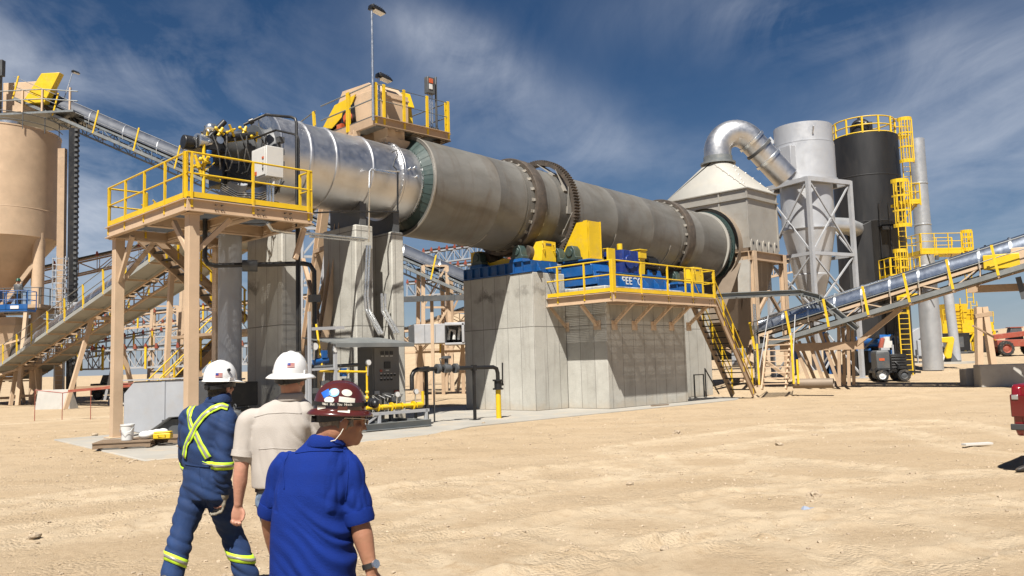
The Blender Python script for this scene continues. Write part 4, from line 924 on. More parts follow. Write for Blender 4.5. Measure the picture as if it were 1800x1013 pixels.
mb = MB(); mb.lathe([(1.86,.0),(2.02,0),(2.02,.1),(1.86,.1)], AX(14.7), AD, 64); obj('drum_collar', mb, m_cream, T)
# lower hood and hopper
mb = MB(); mb.lathe([(2.05,-.35),(2.05,.4)], AX(14.75), AD, 40, up=(0,0,1), a0=-PI/2+.2, a1=PI*1.5-.2); mb.hexa([(15.6,.9,2.2),(17.0,.9,2.2),(17.0,2.9,2.2),(15.6,2.9,2.2)],[(hu0,hv0+.05,hz0),(hu1,hv0+.05,hz0),(hu1,hv1-.05,hz0),(hu0,hv1-.05,hz0)]); mb.hexa([(13.6,.6,3.4),(15.4,.6,3.0),(15.4,3.2,3.0),(13.6,3.2,3.4)],[(14.0,.0,5.2),(15.0,-.2,7.0),(15.0,4.0,7.0),(14.0,3.8,5.2)]); obj('hopper', mb, m_dirtm, T)
mb = MB(); mb.hexa([(15.7,1.0,1.6),(16.9,1.0,1.6),(16.9,2.8,1.6),(15.7,2.8,1.6)],[(15.6,.9,2.2),(17.0,.9,2.2),(17.0,2.9,2.2),(15.6,2.9,2.2)]); obj('spout', mb, m_dgrey, T)
for k in range(5):
    u = 15.05+.58*k; mb = MB(); a = [(u-.2,hv0-.02,hz0-.15),(u+.2,hv0-.02,hz0-.15),(u+.2,hv0-.02,hz0+.25),(u+.1,hv0-.02,hz0+.42),(u-.1,hv0-.02,hz0+.42),(u-.2,hv0-.02,hz0+.25)]; mb.prism(a,(0,-.06,0)); lg = obj('lifting_lug', mb, m_bin, T)
    mb = MB(); mb.cyl((u,hv0-.081,hz0+.22),(u,hv0-.085,hz0+.22),.08,n=14); obj('hole', mb, m_black, lg)
mb = MB(); mb.prism([(14.2,-.75,4.6),(14.75,-.55,6.4),(14.75,.1,6.4),(14.2,-.15,4.6)],(-.12,.0,0)); obj('side_plate', mb, m_bin, T)
T = plant('hood_frame', 'tan steel frame of columns and beams carrying the grey outlet hood', 'frame', 16.2, 1.9, .3)
g0 = .35
for (u, v) in ((14.75,-.65),(17.75,-.65),(14.75,4.4),(17.75,4.4)):
    mb = MB(); mb.ibeam((u,v,g0-.5),(u,v,hz0-.2),.3,.3,.03,up=(0,1,0)); mb.box(u-.3,u+.3,v-.3,v+.3,g0-.3,g0+.03); obj('column', mb, m_tan, T)
for a, b in (((14.75,-.65,hz0-.42),(17.75,-.65,hz0-.42)),((14.75,4.4,hz0-.42),(17.75,4.4,hz0-.42)),((14.75,-.65,hz0-.42),(14.75,4.4,hz0-.42)),((17.75,-.65,hz0-.42),(17.75,4.4,hz0-.42))):
    mb = MB(); mb.ibeam(a,b,.25,.45,.03); obj('beam', mb, m_tand, T)
for a, b in (((14.75,-.65,3.6),(16.2,-.65,4.9)),((17.75,-.65,3.4),(16.3,-.65,4.7)),((14.75,-.6,1.2),(14.75,4.2,4.0)),((13.2,-.6,.6),(14.7,-.65,3.2)),((17.7,-.65,.6),(17.7,4.3,4.2))):
    mb = MB(); mb.bar(a,b,.14,.14); obj('brace', mb, m_tand, T)
mb = MB(); mb.box(14.5,14.6,-.8,-.55,.6,3.2); mb.cyl((14.35,-.85,.7),(14.35,-.85,4.2),.035,n=8); mb.cyl((14.2,-.85,.7),(14.2,-.85,4.2),.035,n=8); obj('conduit_run', mb, m_cond, T)
T = plant('junction_box', 'grey electrical box on the tan column beside the steep stair', 'electrical box', 13.6, -1.0, 1.4)
c = uv(at(1299,628,40)); mb = MB(); mb.box(c.x-.5,c.x+.5,c.y-.12,c.y+.12,c.z-.42,c.z+.42); bx = obj('box', mb, m_grey, T, bev=.03); mb = MB(); mb.box(c.x-.3,c.x+.2,c.y-.135,c.y-.12,c.z+.1,c.z+.18); obj('label_strip', mb, m_oran, bx)
# elbow duct
T = plant('exhaust_duct', 'silver swan-neck exhaust duct from the hood top to the cyclone', 'duct', 16.35, 1.9, za)
cyc = at(1421, 300, 44.0); cu = uv(cyc)
P0 = V((16.35,1.9,za)); d1 = (uv(at(1372,305,43)) - P0); 
end = uv(at(1370,300,43.0)); hd_ = V((end.x-P0.x, end.y-P0.y, 0)); hl = hd_.length; hd_.normalize()
R_ = 1.05; pts = [P0, P0+V((0,0,.6))]
zc = P0 + V((0,0,.65)); turn = rad(138)
for k in range(1, 19):
    a = turn*k/18; pts.append(zc + hd_*(R_*(1-math.cos(a))) + V((0,0,R_*math.sin(a))))
dl = V((hd_.x*math.sin(turn), hd_.y*math.sin(turn), math.cos(turn))); last = pts[-1]
rem = max(.5, (hl - (last-P0).dot(hd_))/max(.2, math.sin(turn)))
mb = MB(); mb.tube(pts, .7, 40); el = obj('elbow', mb, m_chrome, T, smooth=30)
mb = MB(); mb.tube([last, last+dl*(rem+.5)], .68, 36); obj('straight_run', mb, m_chrome, T)
for f in (.05,.3,.62):
    q = last + dl*(rem*f); mb = MB(); mb.lathe([(.68,-.09),(.76,-.07),(.76,.07),(.68,.09)], q, dl, 36); obj('joint_band', mb, m_cond if f != .3 else m_dgrey, T)
mb = MB(); mb.cyl(P0, P0+V((0,0,.1)), .9, n=40); mb.cyl(P0+V((0,0,.1)),P0+V((0,0,.42)),.74,n=40); obj('base_flange', mb, m_steelg, T)
# cyclone with its frame
g1 = .38
ctop = at(1421,226,46).z; cbot = at(1421,322,46).z; cb2 = at(1425,395,46).z; cb3 = at(1440,520,46).z
c = at(1421, 400, 46); cxy = V((c.x, c.y, 0)); c2 = at(1443, 520, 46)
T = thing('cyclone', 'silver cyclone with wide drum top and tapering cone inside a pale frame', 'cyclone', (c.x, c.y, g1), rad(28))
z = lambda q: q - g1
mb = MB(); mb.lathe([(1.5, z(ctop)), (1.58, z(ctop)), (1.58, z(ctop)-1.02), (1.62, z(ctop)-1.02), (1.62, z(ctop)-1.08), (1.56, z(ctop)-1.08)], (0,0,0), n=64); mb.lathe([(0,z(ctop)-.02),(1.5,z(ctop)-.02)],(0,0,0),n=64); obj('top_shell', mb, m_alu, T, smooth=30)
mb = MB(); mb.lathe([(1.64, z(ctop)-1.1), (1.64, z(cbot)+.05), (1.72, z(cbot)+.05), (1.72, z(cbot)-.08), (1.42, z(cbot)-.08), (1.42, z(cb2)-.3), (1.48, z(cb2)-.3), (1.48, z(cb2)-.36), (1.42, z(cb2)-.36)], (0,0,0), n=64); obj('drum_shell', mb, m_alu, T, smooth=30)
mb = MB(); mb.lathe([(1.42, z(cb2)-.36), (.95, z(cb3)+1.2), (.98, z(cb3)+1.15), (.4, z(cb3)-.9), (.34, z(cb3)-1.2)], (0,0,0), n=64); obj('cone', mb, m_alu, T, smooth=20)
mb = MB(); mb.box(-1.85,-1.1,-.75,.35,z(cbot)+.35,z(ctop)-1.3); obj('inlet', mb, m_alu, T, bev=.02)
for a in (.6, 2.4, 4.2):
    mb = MB(); e = V((math.cos(a), math.sin(a), 0)); q = e*1.58 + V((0,0,z(ctop)-.7)); mb.bar(q, q+e*.22+V((0,0,.35)), .05, .16, up=e); obj('lifting_lug', mb, m_alu, T)
T = thing('support_tower', 'pale grey braced steel frame standing round the silver cyclone', 'frame', (c.x, c.y, g1), rad(28))
fh = 1.62; tz = z(cbot)-.1
for (x, y) in ((-fh,-fh),(fh,-fh),(fh,fh),(-fh,fh)):
    mb = MB(); mb.box(x-.105,x+.105,y-.105,y+.105,-.3,tz); mb.box(x-.35,x+.35,y-.35,y+.35,-.12,.04); obj('leg', mb, m_frame, T)
lv = [tz-.1, tz*.62, tz*.34]
crn = [(-fh,-fh),(fh,-fh),(fh,fh),(-fh,fh)]
for zz in lv:
    for i in range(4):
        a, b = crn[i], crn[(i+1)%4]; mb = MB(); mb.bar((*a,zz),(*b,zz),.2 if zz == lv[0] else .15,.24 if zz == lv[0] else .18); obj('beam', mb, m_frame, T)
for i in range(4):
    a, b = crn[i], crn[(i+1)%4]
    for z0, z1 in ((lv[1],lv[0]),(lv[2],lv[1]),(.1,lv[2])):
        for p, q in (((*a,z0),(*b,z1)),((*b,z0),(*a,z1))):
            if z0 == .1 and p[0] != a[0]: continue
            mb = MB(); mb.bar(p,q,.075,.08); obj('brace', mb, m_frame, T)
T = thing('gas_crossover', 'white round crossover duct behind the cyclone into the black vessel', 'duct', at(1500,398,49), 0)
p = V((-2.2,-.3,.1)); mb = MB(); mb.tube([p, V((-.3,0,0)), V((.9,1.5,-.05))], .5, 28); obj('pipe', mb, m_alus, T)

# ================================================================== black scrubber vessel and stack
c = at(1529, 400, 52); s52 = 52/F
T = thing('scrubber_vessel', 'tall black round vessel behind the cyclone', 'vessel', (c.x, c.y, .4), 0)
vr = 56*s52; zt = at(1529,246,52).z-.4
mb = MB(); mb.lathe([(0,zt),(vr,zt),(vr,zt-2.6),(vr+.02,zt-2.62),(vr+.02,zt-2.66),(vr,zt-2.68),(vr,zt-5.5),(vr+.02,zt-5.52),(vr,zt-5.56),(vr,.0)],(0,0,0),n=72); obj('shell', mb, m_vess, T, smooth=30)
mb = MB()
for z_ in (zt-5.9, zt-7.9):
    mb.box(-.35,.35,-vr-.55,-vr+.2,z_-.08,z_); mb.box(-.35,.35,-vr-.55,-vr-.5,z_-.3,z_)
for x in (-.3,.3): mb.box(x-.03,x+.03,-vr-.14,-vr-.08,1.5,zt-4.5)
obj_each('wall_bracket', mb, m_black, T)
mb = MB(); mb.hexa([(-vr-.5,-vr-.2,2.2),(-.9,-vr-.4,2.2),(-.9,-.5,2.2),(-vr-.5,-.5,2.2)],[(-vr-.3,-vr-.1,zt-6.2),(-.9,-vr-.3,zt-5.6),(-.9,-.5,zt-5.6),(-vr-.3,-.5,zt-6.2)]); obj('side_duct', mb, m_vess, T, bev=.03)
# crown rails
T = thing('top_guardrail', 'yellow curved guardrail round the top of the black vessel', 'guardrail', (c.x, c.y, zt+.4), 0)
ptsr = [V((vr*.92*math.cos(rad(a)), vr*.92*math.sin(rad(a)), 0)) for a in range(155, 425, 15)]
mb = MB()
for z_ in (1.05,.55): mb.tube([p+V((0,0,z_)) for p in ptsr], .04, 6)
mb.tube([p+V((0,0,.08)) for p in ptsr], .05, 6); ra = obj('rail', mb, m_yel, T)
for p in ptsr[::2]:
    mb = MB(); mb.box(p.x-.05,p.x+.05,p.y-.05,p.y+.05,0,1.08); obj('rail_post', mb, m_yel, ra)
mb = MB(); mb.box(vr*.75,vr+.55,-.9,.1,-.02,.05); [mb.tube([V((vr*.7,-.9,z_)),V((vr+.5,-.9,z_))],.035,6) for z_ in (.55,1.05)]; obj('step_off', mb, m_yel, T)
def cage(parent, x, y, z0, z1, r=.38, ny=-1, name='ladder_cage'):
    mb = MB()
    for sx_ in (-.22,.22): mb.box(x+sx_-.025,x+sx_+.025,y-.03,y+.03,z0-2.2,z1)
    zz = z0-2.1
    while zz < z1: mb.cyl((x-.22,y,zz),(x+.22,y,zz),.018,n=6); zz += .3
    ld = obj('ladder', mb, m_yel, parent)
    mb = MB(); zz = z0
    hoops = [z0 + (z1-z0)*k/3 for k in range(4)]
    for zz in hoops:
        pts = [V((x+r*math.cos(a), y+ny*(.1+r*1.0*math.sin(a))*1.0, zz)) for a in [PI*k/8 for k in range(9)]]
        for i in range(8): mb.bar(pts[i], pts[i+1], .03, .22 if zz in (hoops[0], hoops[-1]) else .1)
    for k in range(1, 8): a = PI*k/8; mb.box(x+r*math.cos(a)-.022,x+r*math.cos(a)+.022,y+ny*(.1+r*math.sin(a))-.02,y+ny*(.1+r*math.sin(a))+.02,z0,z1)
    obj(name, mb, m_yel, parent)
def zpx(x, y, Y): return at(x, y, Y).z
Y_ = 49.5; T = thing('caged_ladder', 'upper yellow caged ladder at the right edge of the black vessel', 'ladder', at(1593,290,Y_), 0)
b = at(1593,290,Y_); cage(T, 0, 0, zpx(1593,285,Y_)-b.z, zpx(1593,212,Y_)-b.z, .42)
Y_ = 48.5; b = at(1585,400,Y_); T = thing('caged_ladder', 'middle yellow caged ladder with a small landing on the black vessel', 'ladder', b, 0)
cage(T, 0, 0, zpx(1585,398,Y_)-b.z, zpx(1585,320,Y_)-b.z, .5)
zl = zpx(1600,355,Y_)-b.z; mb = MB(); mb.box(-.1,1.15,-.2,1.0,zl-.15,zl); mb.bar((1.0,0,zl-.15),(.1,.3,zl-1.2),.09); obj('landing', mb, m_yel, T); railing(T, [(.1,-.2,zl),(1.15,-.2,zl),(1.15,1.0,zl)], sp=.5)
b = at(1583,520,Y_); T = thing('caged_ladder', 'lower yellow caged ladder rising through a square landing to the black vessel', 'ladder', (b.x, b.y, gz(b.x,b.y)), 0)
g2 = gz(b.x,b.y); zl = zpx(1583,487,Y_)-g2
cage(T, .1, 0, zl, zpx(1585,442,Y_)-g2, .4); mb = MB(); mb.box(-.75,1.0,-.6,.9,zl-.16,zl); mb.bar((-.6,.2,zl-.2),(.3,.6,zl-1.5),.1); obj('landing', mb, m_yel, T); railing(T, [(-.75,.9,zl),(-.75,-.6,zl),(1.0,-.6,zl),(1.0,.9,zl)], sp=.6)
mb = MB()
for sx_ in (-.2,.4): mb.box(.1+sx_-.03-.1,.1+sx_+.03-.1,-.03,.03,0,zl)
zz = .3
while zz < zl: mb.cyl((-.2,0,zz),(.4,0,zz),.02,n=6); zz += .3
mb.box(-.45,.75,-.5,-.4,zpx(1605,520,Y_)-g2-.1,zpx(1605,520,Y_)-g2+.1); obj('ladder', mb, m_yel, T)
c = at(1622, 400, 55); T = thing('exhaust_stack', 'slim silver exhaust stack right of the black vessel', 'stack', (c.x, c.y, .5), 0)
zt = zpx(1622,245,55)-.5; rt = .46; ct = at(1622,245,55); cbx = at(1636,470,55)
mb = MB(); mb.lathe([(0,zt-.3),(.46,zt-.3),(.47,zt),(.5,zt),(.5,zt-3.0),(.53,zt-3.02),(.53,zt-3.1),(.5,zt-3.12),(.52,zt-5.8),(.55,zt-5.82),(.55,zt-5.9),(.52,zt-5.92),(.58,zt-8.6),(.62,zt-8.65),(.62,zt-8.75),(.62,zt-9.0),(.64,0)],(0,0,0),n=40); obj('shell', mb, m_alus, T, smooth=30)
mb = MB(); mb.box(-.05,.05,-.75,-.55,zt-7.7,zt-7.55); mb.box(.4,.6,-.65,-.5,zt-8.3,zt-8.0); obj_each('sample_port', mb, m_dgrey, T)
b = at(1640,443,54); T = thing('stack_platform', 'yellow sampling platform with caged ladder round the silver stack', 'platform', b, rad(4))
x0, x1 = -1.4, 2.0
mb = MB(); mb.box(x0,x1,-1.0,-.65,-.25,0); mb.box(x0,x1,.7,1.0,-.25,0); mb.box(.75,x1,-.65,.7,-.25,0); mb.box(x0,-.8,-.65,.7,-.25,0); obj('deck', mb, m_yel, T)
railing(T, [(x0,-1.0,0),(x1-.6,-1.0,0)], mat=m_yel, sp=.85); railing(T, [(x0,-1.0,0),(x0,1.0,0),(x1,1.0,0)], sp=1.0, toe=False)
mb = MB(); mb.bar((-.9,-.8,-.2),(-.2,-.5,-2.2),.07); obj('brace', mb, m_steelg, T); mb = MB(); mb.bar((1.7,-.8,-.2),(.5,-.4,-2.4),.07); obj('brace', mb, m_steelg, T); mb = MB(); mb.bar((.9,-.6,-.2),(.5,-.4,-1.6),.06); obj('brace', mb, m_steelg, T)
cage(T, x1-.2, -.75, -.0, 1.15, .36); mb = MB()
for sx_ in (-.22,.22): mb.box(x1-.2+sx_-.025,x1-.2+sx_+.025,-.78,-.72,-3.5,0)
zz = -3.4
while zz < 0: mb.cyl((x1-.42,-.75,zz),(x1+.02,-.75,zz),.02,n=6); zz += .3
obj('ladder', mb, m_yel, T)
# ================================================================== conveyors
def conveyor(label, p0, p1, w=.95, side=-1, ncover=0, posts=2.4, cover_m=None, truss_h=.75, walk=True, far_walk=False, group=None, post_h=1.15, frame_m=None, cover_r=None, c0=0, walk_w=.7, walk_o=-.55, walk_m=None, rail_m=None):
    """inclined belt conveyor: local x runs along the belt, y sideways, side = side of the walkway"""
    p0 = V(p0); p1 = V(p1); d = p1-p0; run = math.hypot(d.x, d.y); sl = d.z/run; rz = math.atan2(d.y, d.x)
    T = thing('conveyor', label, 'conveyor', p0, rz, group); fm = frame_m or m_tan
    def Z(x, o=0): return sl*x + o
    hw = w/2
    mb = MB()
    for y in (-hw, hw):
        mb.bar((0,y,Z(0)),(run,y,Z(run)),.08,.14); mb.bar((0,y,Z(0,-truss_h)),(run,y,Z(run,-truss_h)),.08,.1)
        n = max(2, round(run/1.2))
        for i in range(n):
            xa, xb = run*i/n, run*(i+1)/n
            mb.bar((xa,y,Z(xa)),(xa,y,Z(xa,-truss_h)),.05,.05,up=(1,0,0))
            a, b = ((xa,-truss_h),(xb,0)) if i % 2 else ((xa,0),(xb,-truss_h))
            mb.bar((a[0],y,Z(a[0],a[1])),(b[0],y,Z(b[0],b[1])),.05,.05)
    for i in range(n+1):
        x = run*i/n; mb.bar((x,-hw,Z(x,-truss_h)),(x,hw,Z(x,-truss_h)),.05,.05)
    obj('truss_frame', mb, fm, T)
    mb = MB(); mb.bar((0,0,Z(0,.14)),(run,0,Z(run,.14)),w*.92,.03); mb.bar((0,0,Z(0,-.35)),(run,0,Z(run,-.35)),w*.85,.02); obj('belt', mb, m_rub, T)
    mb = MB(); n = round(run/1.4)
    for i in range(n+1):
        x = run*(i+.02)/(n+.04); mb.cyl((x,-hw*.9,Z(x,.09)),(x,hw*.9,Z(x,.09)),.06,n=8)
        if i % 2 == 0: mb.cyl((x,-hw,Z(x,-.42)),(x,hw,Z(x,-.42)),.055,n=8)
    obj_each('idler', mb, m_dgrey, T, gap=-.001)
    for x, r in ((0,.28),(run,.32)):
        mb = MB(); mb.cyl((x,-hw*.9,Z(x,-.08)),(x,hw*.9,Z(x,-.08)),r,n=20); obj('pulley', mb, m_black, T)
    if ncover:
        R = cover_r or hw*1.02; L_ = (run-c0)/ncover
        for i in range(ncover):
            xa, xb = c0+L_*i+.02, c0+L_*(i+1)-.02; mb = MB(); vs = []; nn = 14
            for x in (xa, xb):
                for k in range(nn+1):
                    a = PI*k/nn; vs.append((x, R*math.cos(a), Z(x,.2)+R*1.12*math.sin(a)))
            fs = [(k, k+1, nn+2+k, nn+1+k) for k in range(nn)] + [tuple(range(nn+1)), tuple(range(2*nn+1, nn, -1))]
            mb.add(vs, fs); cs_ = obj('cover_section', mb, cover_m or m_cover, T)
            mb = MB(); q = [(xb+.02, (R+.015)*math.cos(PI*k/nn), Z(xb,.2)+(R+.015)*1.12*math.sin(PI*k/nn)) for k in range(nn+1)]
            for k in range(nn): mb.bar(q[k], q[k+1], .02, .09, up=(1,0,0))
            for sg in (-1, 1): mb.bar((xb+.02,sg*(R+.03),Z(xb,.22)),(xb+.02,sg*(R-.02),Z(xb,-.1)),.05,.06)
            obj('cover_strap', mb, m_cond, cs_)
    for sd in ([side] if walk else []) + ([-side] if far_walk else []):
        ya, yb = sd*(hw+.12), sd*(hw+.12+walk_w); zo = walk_o
        mb = MB(); mb.bar((0,(ya+yb)/2,Z(0,zo)),(run,(ya+yb)/2,Z(run,zo)),walk_w,.04)
        for y in (ya, yb): mb.bar((0,y,Z(0,zo-.03)),(run,y,Z(run,zo-.03)),.04,.2)
        obj('walkway', mb, walk_m or m_steelg, T)
        mb = MB(); n = max(2, round(run/posts))
        for i in range(n+1):
            x = run*i/n; mb.bar((x,sd*hw*.2,Z(x,zo-.14)),(x,yb,Z(x,zo-.14)),.07,.09)
        obj_each('bracket', mb, fm, T)
        mb = MB()
        for o_ in (post_h, post_h*.55): mb.tube([(0,yb,Z(0,zo+o_)),(run,yb,Z(run,zo+o_))],.022,6)
        hr = obj('handrail', mb, rail_m or m_steelg, T)
        for i in range(n+1):
            x = run*i/n; mb = MB(); nx = -sl*.9; mb.bar((x,yb,Z(x,zo-.1)),(x+nx*post_h*.6,yb,Z(x,zo+post_h)),.07,.1,up=(1,0,0)); obj('rail_post', mb, m_yel, hr)
    
    return T, run, sl
def bent(T, x, z, y0, zb, spread=.5, m=None, xs=.0, wv=.55):
    """A pair of splayed legs under a conveyor"""
    m = m or m_tan; xt = x
    for sg in (-1, 1):
        mb = MB(); mb.bar((x, sg*wv, z), (x+xs, sg*(wv+spread), zb), .2, .22, up=(1,0,0)); obj('leg', mb, m, T)
    mb = MB(); mb.bar((x,-wv-.1,z-.15),(x,wv+.1,z-.15),.2,.2); obj('cross_beam', mb, m, T); k = .78; mb = MB(); mb.bar((x+xs*k,-wv-spread*k,z+(zb-z)*k),(x+xs*k,wv+spread*k,z+(zb-z)*k),.14,.16); obj('cross_beam', mb, m, T)
# feed conveyor, from far left ground up to the feed platform
hd_w = W(-4.75, 4.0, 10.25); tl_w = W(-5.9, 44.0, 2.45)
T, run, sl = conveyor('long covered feed conveyor climbing from the far left sand to the feed platform', tl_w, hd_w, w=1.15, side=1, ncover=17, posts=2.6, far_walk=True, walk_w=1.0, walk_o=-.8, truss_h=.9, walk_m=m_wgrey)
cg = T
for f in (.02,.1,.42,.66):
    x = run*f; z0 = sl*x-.75; g = -tl_w.z + .0
    bent(T, x, z0, 0, g, spread=.3+.2*(z0-g)*(f==.42), xs=0)
mb = MB(); x = run*.3; mb.prism([(x-.9,1.72,sl*x-.95),(x+.9,1.72,sl*(x+1.8)-.95),(x+.9,1.72,sl*(x+1.8)-.4),(x-.9,1.72,sl*x-.5)],(0,.1,0)); obj('guard_panel', mb, m_yel, T)
# silo conveyor
a = at(840,512,56); b = at(52,172,58)
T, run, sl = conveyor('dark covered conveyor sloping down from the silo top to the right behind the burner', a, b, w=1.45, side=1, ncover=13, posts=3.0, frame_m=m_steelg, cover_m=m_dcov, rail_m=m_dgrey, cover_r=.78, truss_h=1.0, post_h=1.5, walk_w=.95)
KS = 1.42
def sc_(mb):                           # head parts are drawn at the conveyor end, then sized up about it
    c = V((run,0,sl*run)); mb.v = [c+(p-c)*KS for p in mb.v]; return mb
mb = MB(); x = run-1.15; mb.hexa([(x-.3,.62,sl*x-.1),(x+.9,.62,sl*x-.1),(x+.9,1.0,sl*x-.1),(x-.3,1.0,sl*x-.1)],[(x-.3-.75,.62,sl*x+1.4),(x+.65-.75,.62,sl*x+1.4),(x+.65-.75,1.0,sl*x+1.4),(x-.3-.75,1.0,sl*x+1.4)]); obj('drive_guard', sc_(mb), m_yel, T, bev=.04)
mb = MB(); mb.box(run-1.0,run+1.0,-.75,.58,sl*run-.9,sl*run+.62); obj('head_box', sc_(mb), m_tan, T, bev=.03)
mb = MB(); mb.box(run-3.2,run+2.2,-1.4,1.45,sl*run-1.32,sl*run-1.22); obj('head_deck', sc_(mb), m_steelg, T)
for p_ in ((run-3.0,1.4),(run-1.6,1.4),(run-.6,1.4),(run+1.2,1.4),(run+2.1,1.4),(run+2.1,-1.3)):
    mb = MB(); mb.box(p_[0]-.04,p_[0]+.04,p_[1]-.04,p_[1]+.04,sl*run-1.3,sl*run-.1); obj('rail_post', sc_(mb), m_tan, T)
mb = MB()
for z_ in (-.12,-.6): mb.tube([(run-3.4,1.42,sl*run+z_-.2),(run-1.6,1.42,sl*run+z_),(run+2.1,1.42,sl*run+z_),(run+2.1,-1.3,sl*run+z_)],.03,6)
obj('handrail', sc_(mb), m_steelg, T)
mb = MB(); mb.box(run+.6,run+.9,1.2,1.45,sl*run-1.2,sl*run+1.0); mb.box(run+.5,run+.8,1.15,1.4,sl*run+.7,sl*run+1.5); obj('isolator', sc_(mb), m_dgrey, T)
lp = at(104,203,57.4); light_pole('light_pole', 'leaning light pole at the silo end of the dark conveyor', lp, 3.3, tilt=(.78,-.14,0))
# mast and columns below it
for (x, y0_, y1_, wd, mat_, nm, lb, sp_) in ((130,226,560,.36,m_black,'mast','black ladder-like mast standing right of the tan silo',1), (110,262,560,.34,m_tand,'column','brown steel column between the tan silo and the black mast',0)):
    t0 = at(x,y0_,55); b0 = at(x-5,y1_+130,55); wd *= 1.4; T = thing(nm, lb, nm, (b0.x, b0.y, 0), 0); off = t0.x-b0.x
    mb = MB(); mb.bar((0,0,0),(off,0,t0.z),wd*.7,wd); obj('shaft', mb, mat_, T)
    if sp_:
        mb = MB(); z_ = 2.5
        while z_ < t0.z: mb.box(off*z_/t0.z+wd*.35,off*z_/t0.z+wd*.75,-.25,.05,z_,z_+.16); z_ += .35
        mb.bar((wd*.72,-.1,2.2),(off+wd*.72,-.1,t0.z),.04,.05); obj('chain_guide', mb, m_dgrey, T)
        mb = MB(); mb.box(-1.7,1.1,-.7,.5,5.6,5.8); mb.box(-.1,.6,-.55,.4,5.8,6.6); mb.box(-.2,.15,-.3,.3,3.9,5.6); mb.box(.26,.42,-.3,.3,3.9,5.6); obj('carriage', mb, m_frame, T)
    else:
        mb = MB(); mb.bar((off*.3,0,t0.z*.55),(.85+off,0,t0.z*.55),.1,.1); mb.bar((-.1,0,t0.z*.5),(1.0,0,t0.z*.32),.08,.1); obj('brace', mb, m_tand, T)
# ================================================================== tan silo
c = at(3, 424, 56); q = 56/F
T = thing('silo', 'tan steel silo with a cone bottom on round legs at the left edge', 'silo', (c.x, c.y, 0), 0)
zt, zb_ = at(5,238,56).z, c.z; R_ = 90*q; zc_ = at(5,528,56).z
mb = MB(); mb.lathe([(0,zt+.35),(R_*.6,zt+.3),(R_,zt),(R_+.03,zt-.02),(R_+.03,zt-.1),(R_,zt-.12),(R_,zb_+1.9),(R_+.012,zb_+1.88),(R_,zb_+1.86),(R_,zb_)],(0,0,0),n=72); obj('shell', mb, m_tan, T, smooth=25)
mb = MB(); mb.lathe([(R_,zb_),(R_*.97,zb_-.05),(.32,zc_),(.32,zc_-.3)],(0,0,0),n=72); obj('cone', mb, m_tan, T, smooth=25)
mb = MB(); mb.lathe([(.75,zt+.2),(.75,zt+.55),(.6,zt+.55)],(.9,-1.0,0),n=24); obj('hatch', mb, m_cond, T)
for a_ in (-15, 75, 165, 255):
    x, y = R_*.9*math.cos(rad(a_)), R_*.9*math.sin(rad(a_)); mb = MB(); mb.cyl((x,y,0),(x,y,zb_+.3),.38,n=20); obj('leg', mb, m_tan, T)
for i in range(4):
    a0_, a1_ = rad(-15+90*i), rad(75+90*i)
    for z0, z1 in ((2.6,zb_-1.2),(zb_-1.2,2.6)):
        mb = MB(); mb.bar((R_*.93*math.cos(a0_),R_*.93*math.sin(a0_),z0),(R_*.93*math.cos(a1_),R_*.93*math.sin(a1_),z1),.24,.24); obj('brace', mb, m_tan, T)
mb = MB()
pr = [V(((R_+.12)*math.cos(rad(a_)),(R_+.12)*math.sin(rad(a_)),zt+.25)) for a_ in range(-90,20,12)]
for z_ in (0,.5): mb.tube([p+V((0,0,z_)) for p in pr],.03,6)
for p in pr[::2]: mb.cyl(p-V((0,0,.55)),p+V((0,0,.6)),.03,n=6)
obj('top_rail', mb, m_dgrey, T)
mb = MB(); mb.hexa([(-.9,-.9,1.3),(.9,-.9,1.3),(.9,.9,1.3),(-.9,.9,1.3)],[(-1.7,-1.6,3.6),(1.7,-1.6,3.6),(1.7,1.6,3.6),(-1.7,1.6,3.6)]); mb.box(-1.75,1.75,-1.65,1.65,3.6,4.0); mb.v = [p*1.42 for p in mb.v]; obj('lower_hopper', mb, m_tan, T)
mb = MB(); mb.box(-2.6,3.2,-2.2,2.2,4.35,4.5); mb.v = [p*1.42 for p in mb.v]; obj('service_deck', mb, m_tand, T)
railing(T, [(-3.7,-3.1,6.4),(4.5,-3.1,6.4),(4.5,1.4,6.4)], mat=m_dgrey, sp=1.2, toe=False)
for x in (-2.2, -.8, 1.2, 2.8):
    mb = MB(); mb.bar((x*.9,-2.6,0),(x*.9,-2.1,4.35),.16,.16); mb.v = [p*1.42 for p in mb.v]; obj('strut', mb, m_tan, T)
mb = MB(); [mb.bar((-2.4,-2.5,.3+i*1.3),(2.4,-2.4,1.6+i*1.3),.08,.08) for i in range(2)]; mb.v = [p*1.42 for p in mb.v]; obj('brace', mb, m_tan, T)
# ladder cage on the silo leg
c3 = at(105,560,54); T = thing('caged_ladder', 'grey caged ladder by the silo leg left of the black mast', 'ladder', (c3.x,c3.y,0), 0)
mb = MB()
for k in range(9):
    z_ = 6.2+.4*k; pts = [V((.5*math.cos(a),.5*math.sin(a)*-1,z_)) for a in [PI*j/8 for j in range(9)]]
    for i in range(8): mb.bar(pts[i],pts[i+1],.02,.05)
for j in range(0,9,2): a = PI*j/8; mb.cyl((.5*math.cos(a),-.5*math.sin(a),6.2),(.5*math.cos(a),-.5*math.sin(a),9.5),.02,n=5)
obj('cage', mb, m_frame, T)
mb = MB(); [mb.box(x-.03,x+.03,0,.05,.0,9.6) for x in (-.3,.3)]; [mb.cyl((-.3,.02,.3*i),(.3,.02,.3*i),.015,n=5) for i in range(1,31)]; obj('ladder', mb, m_frame, T)

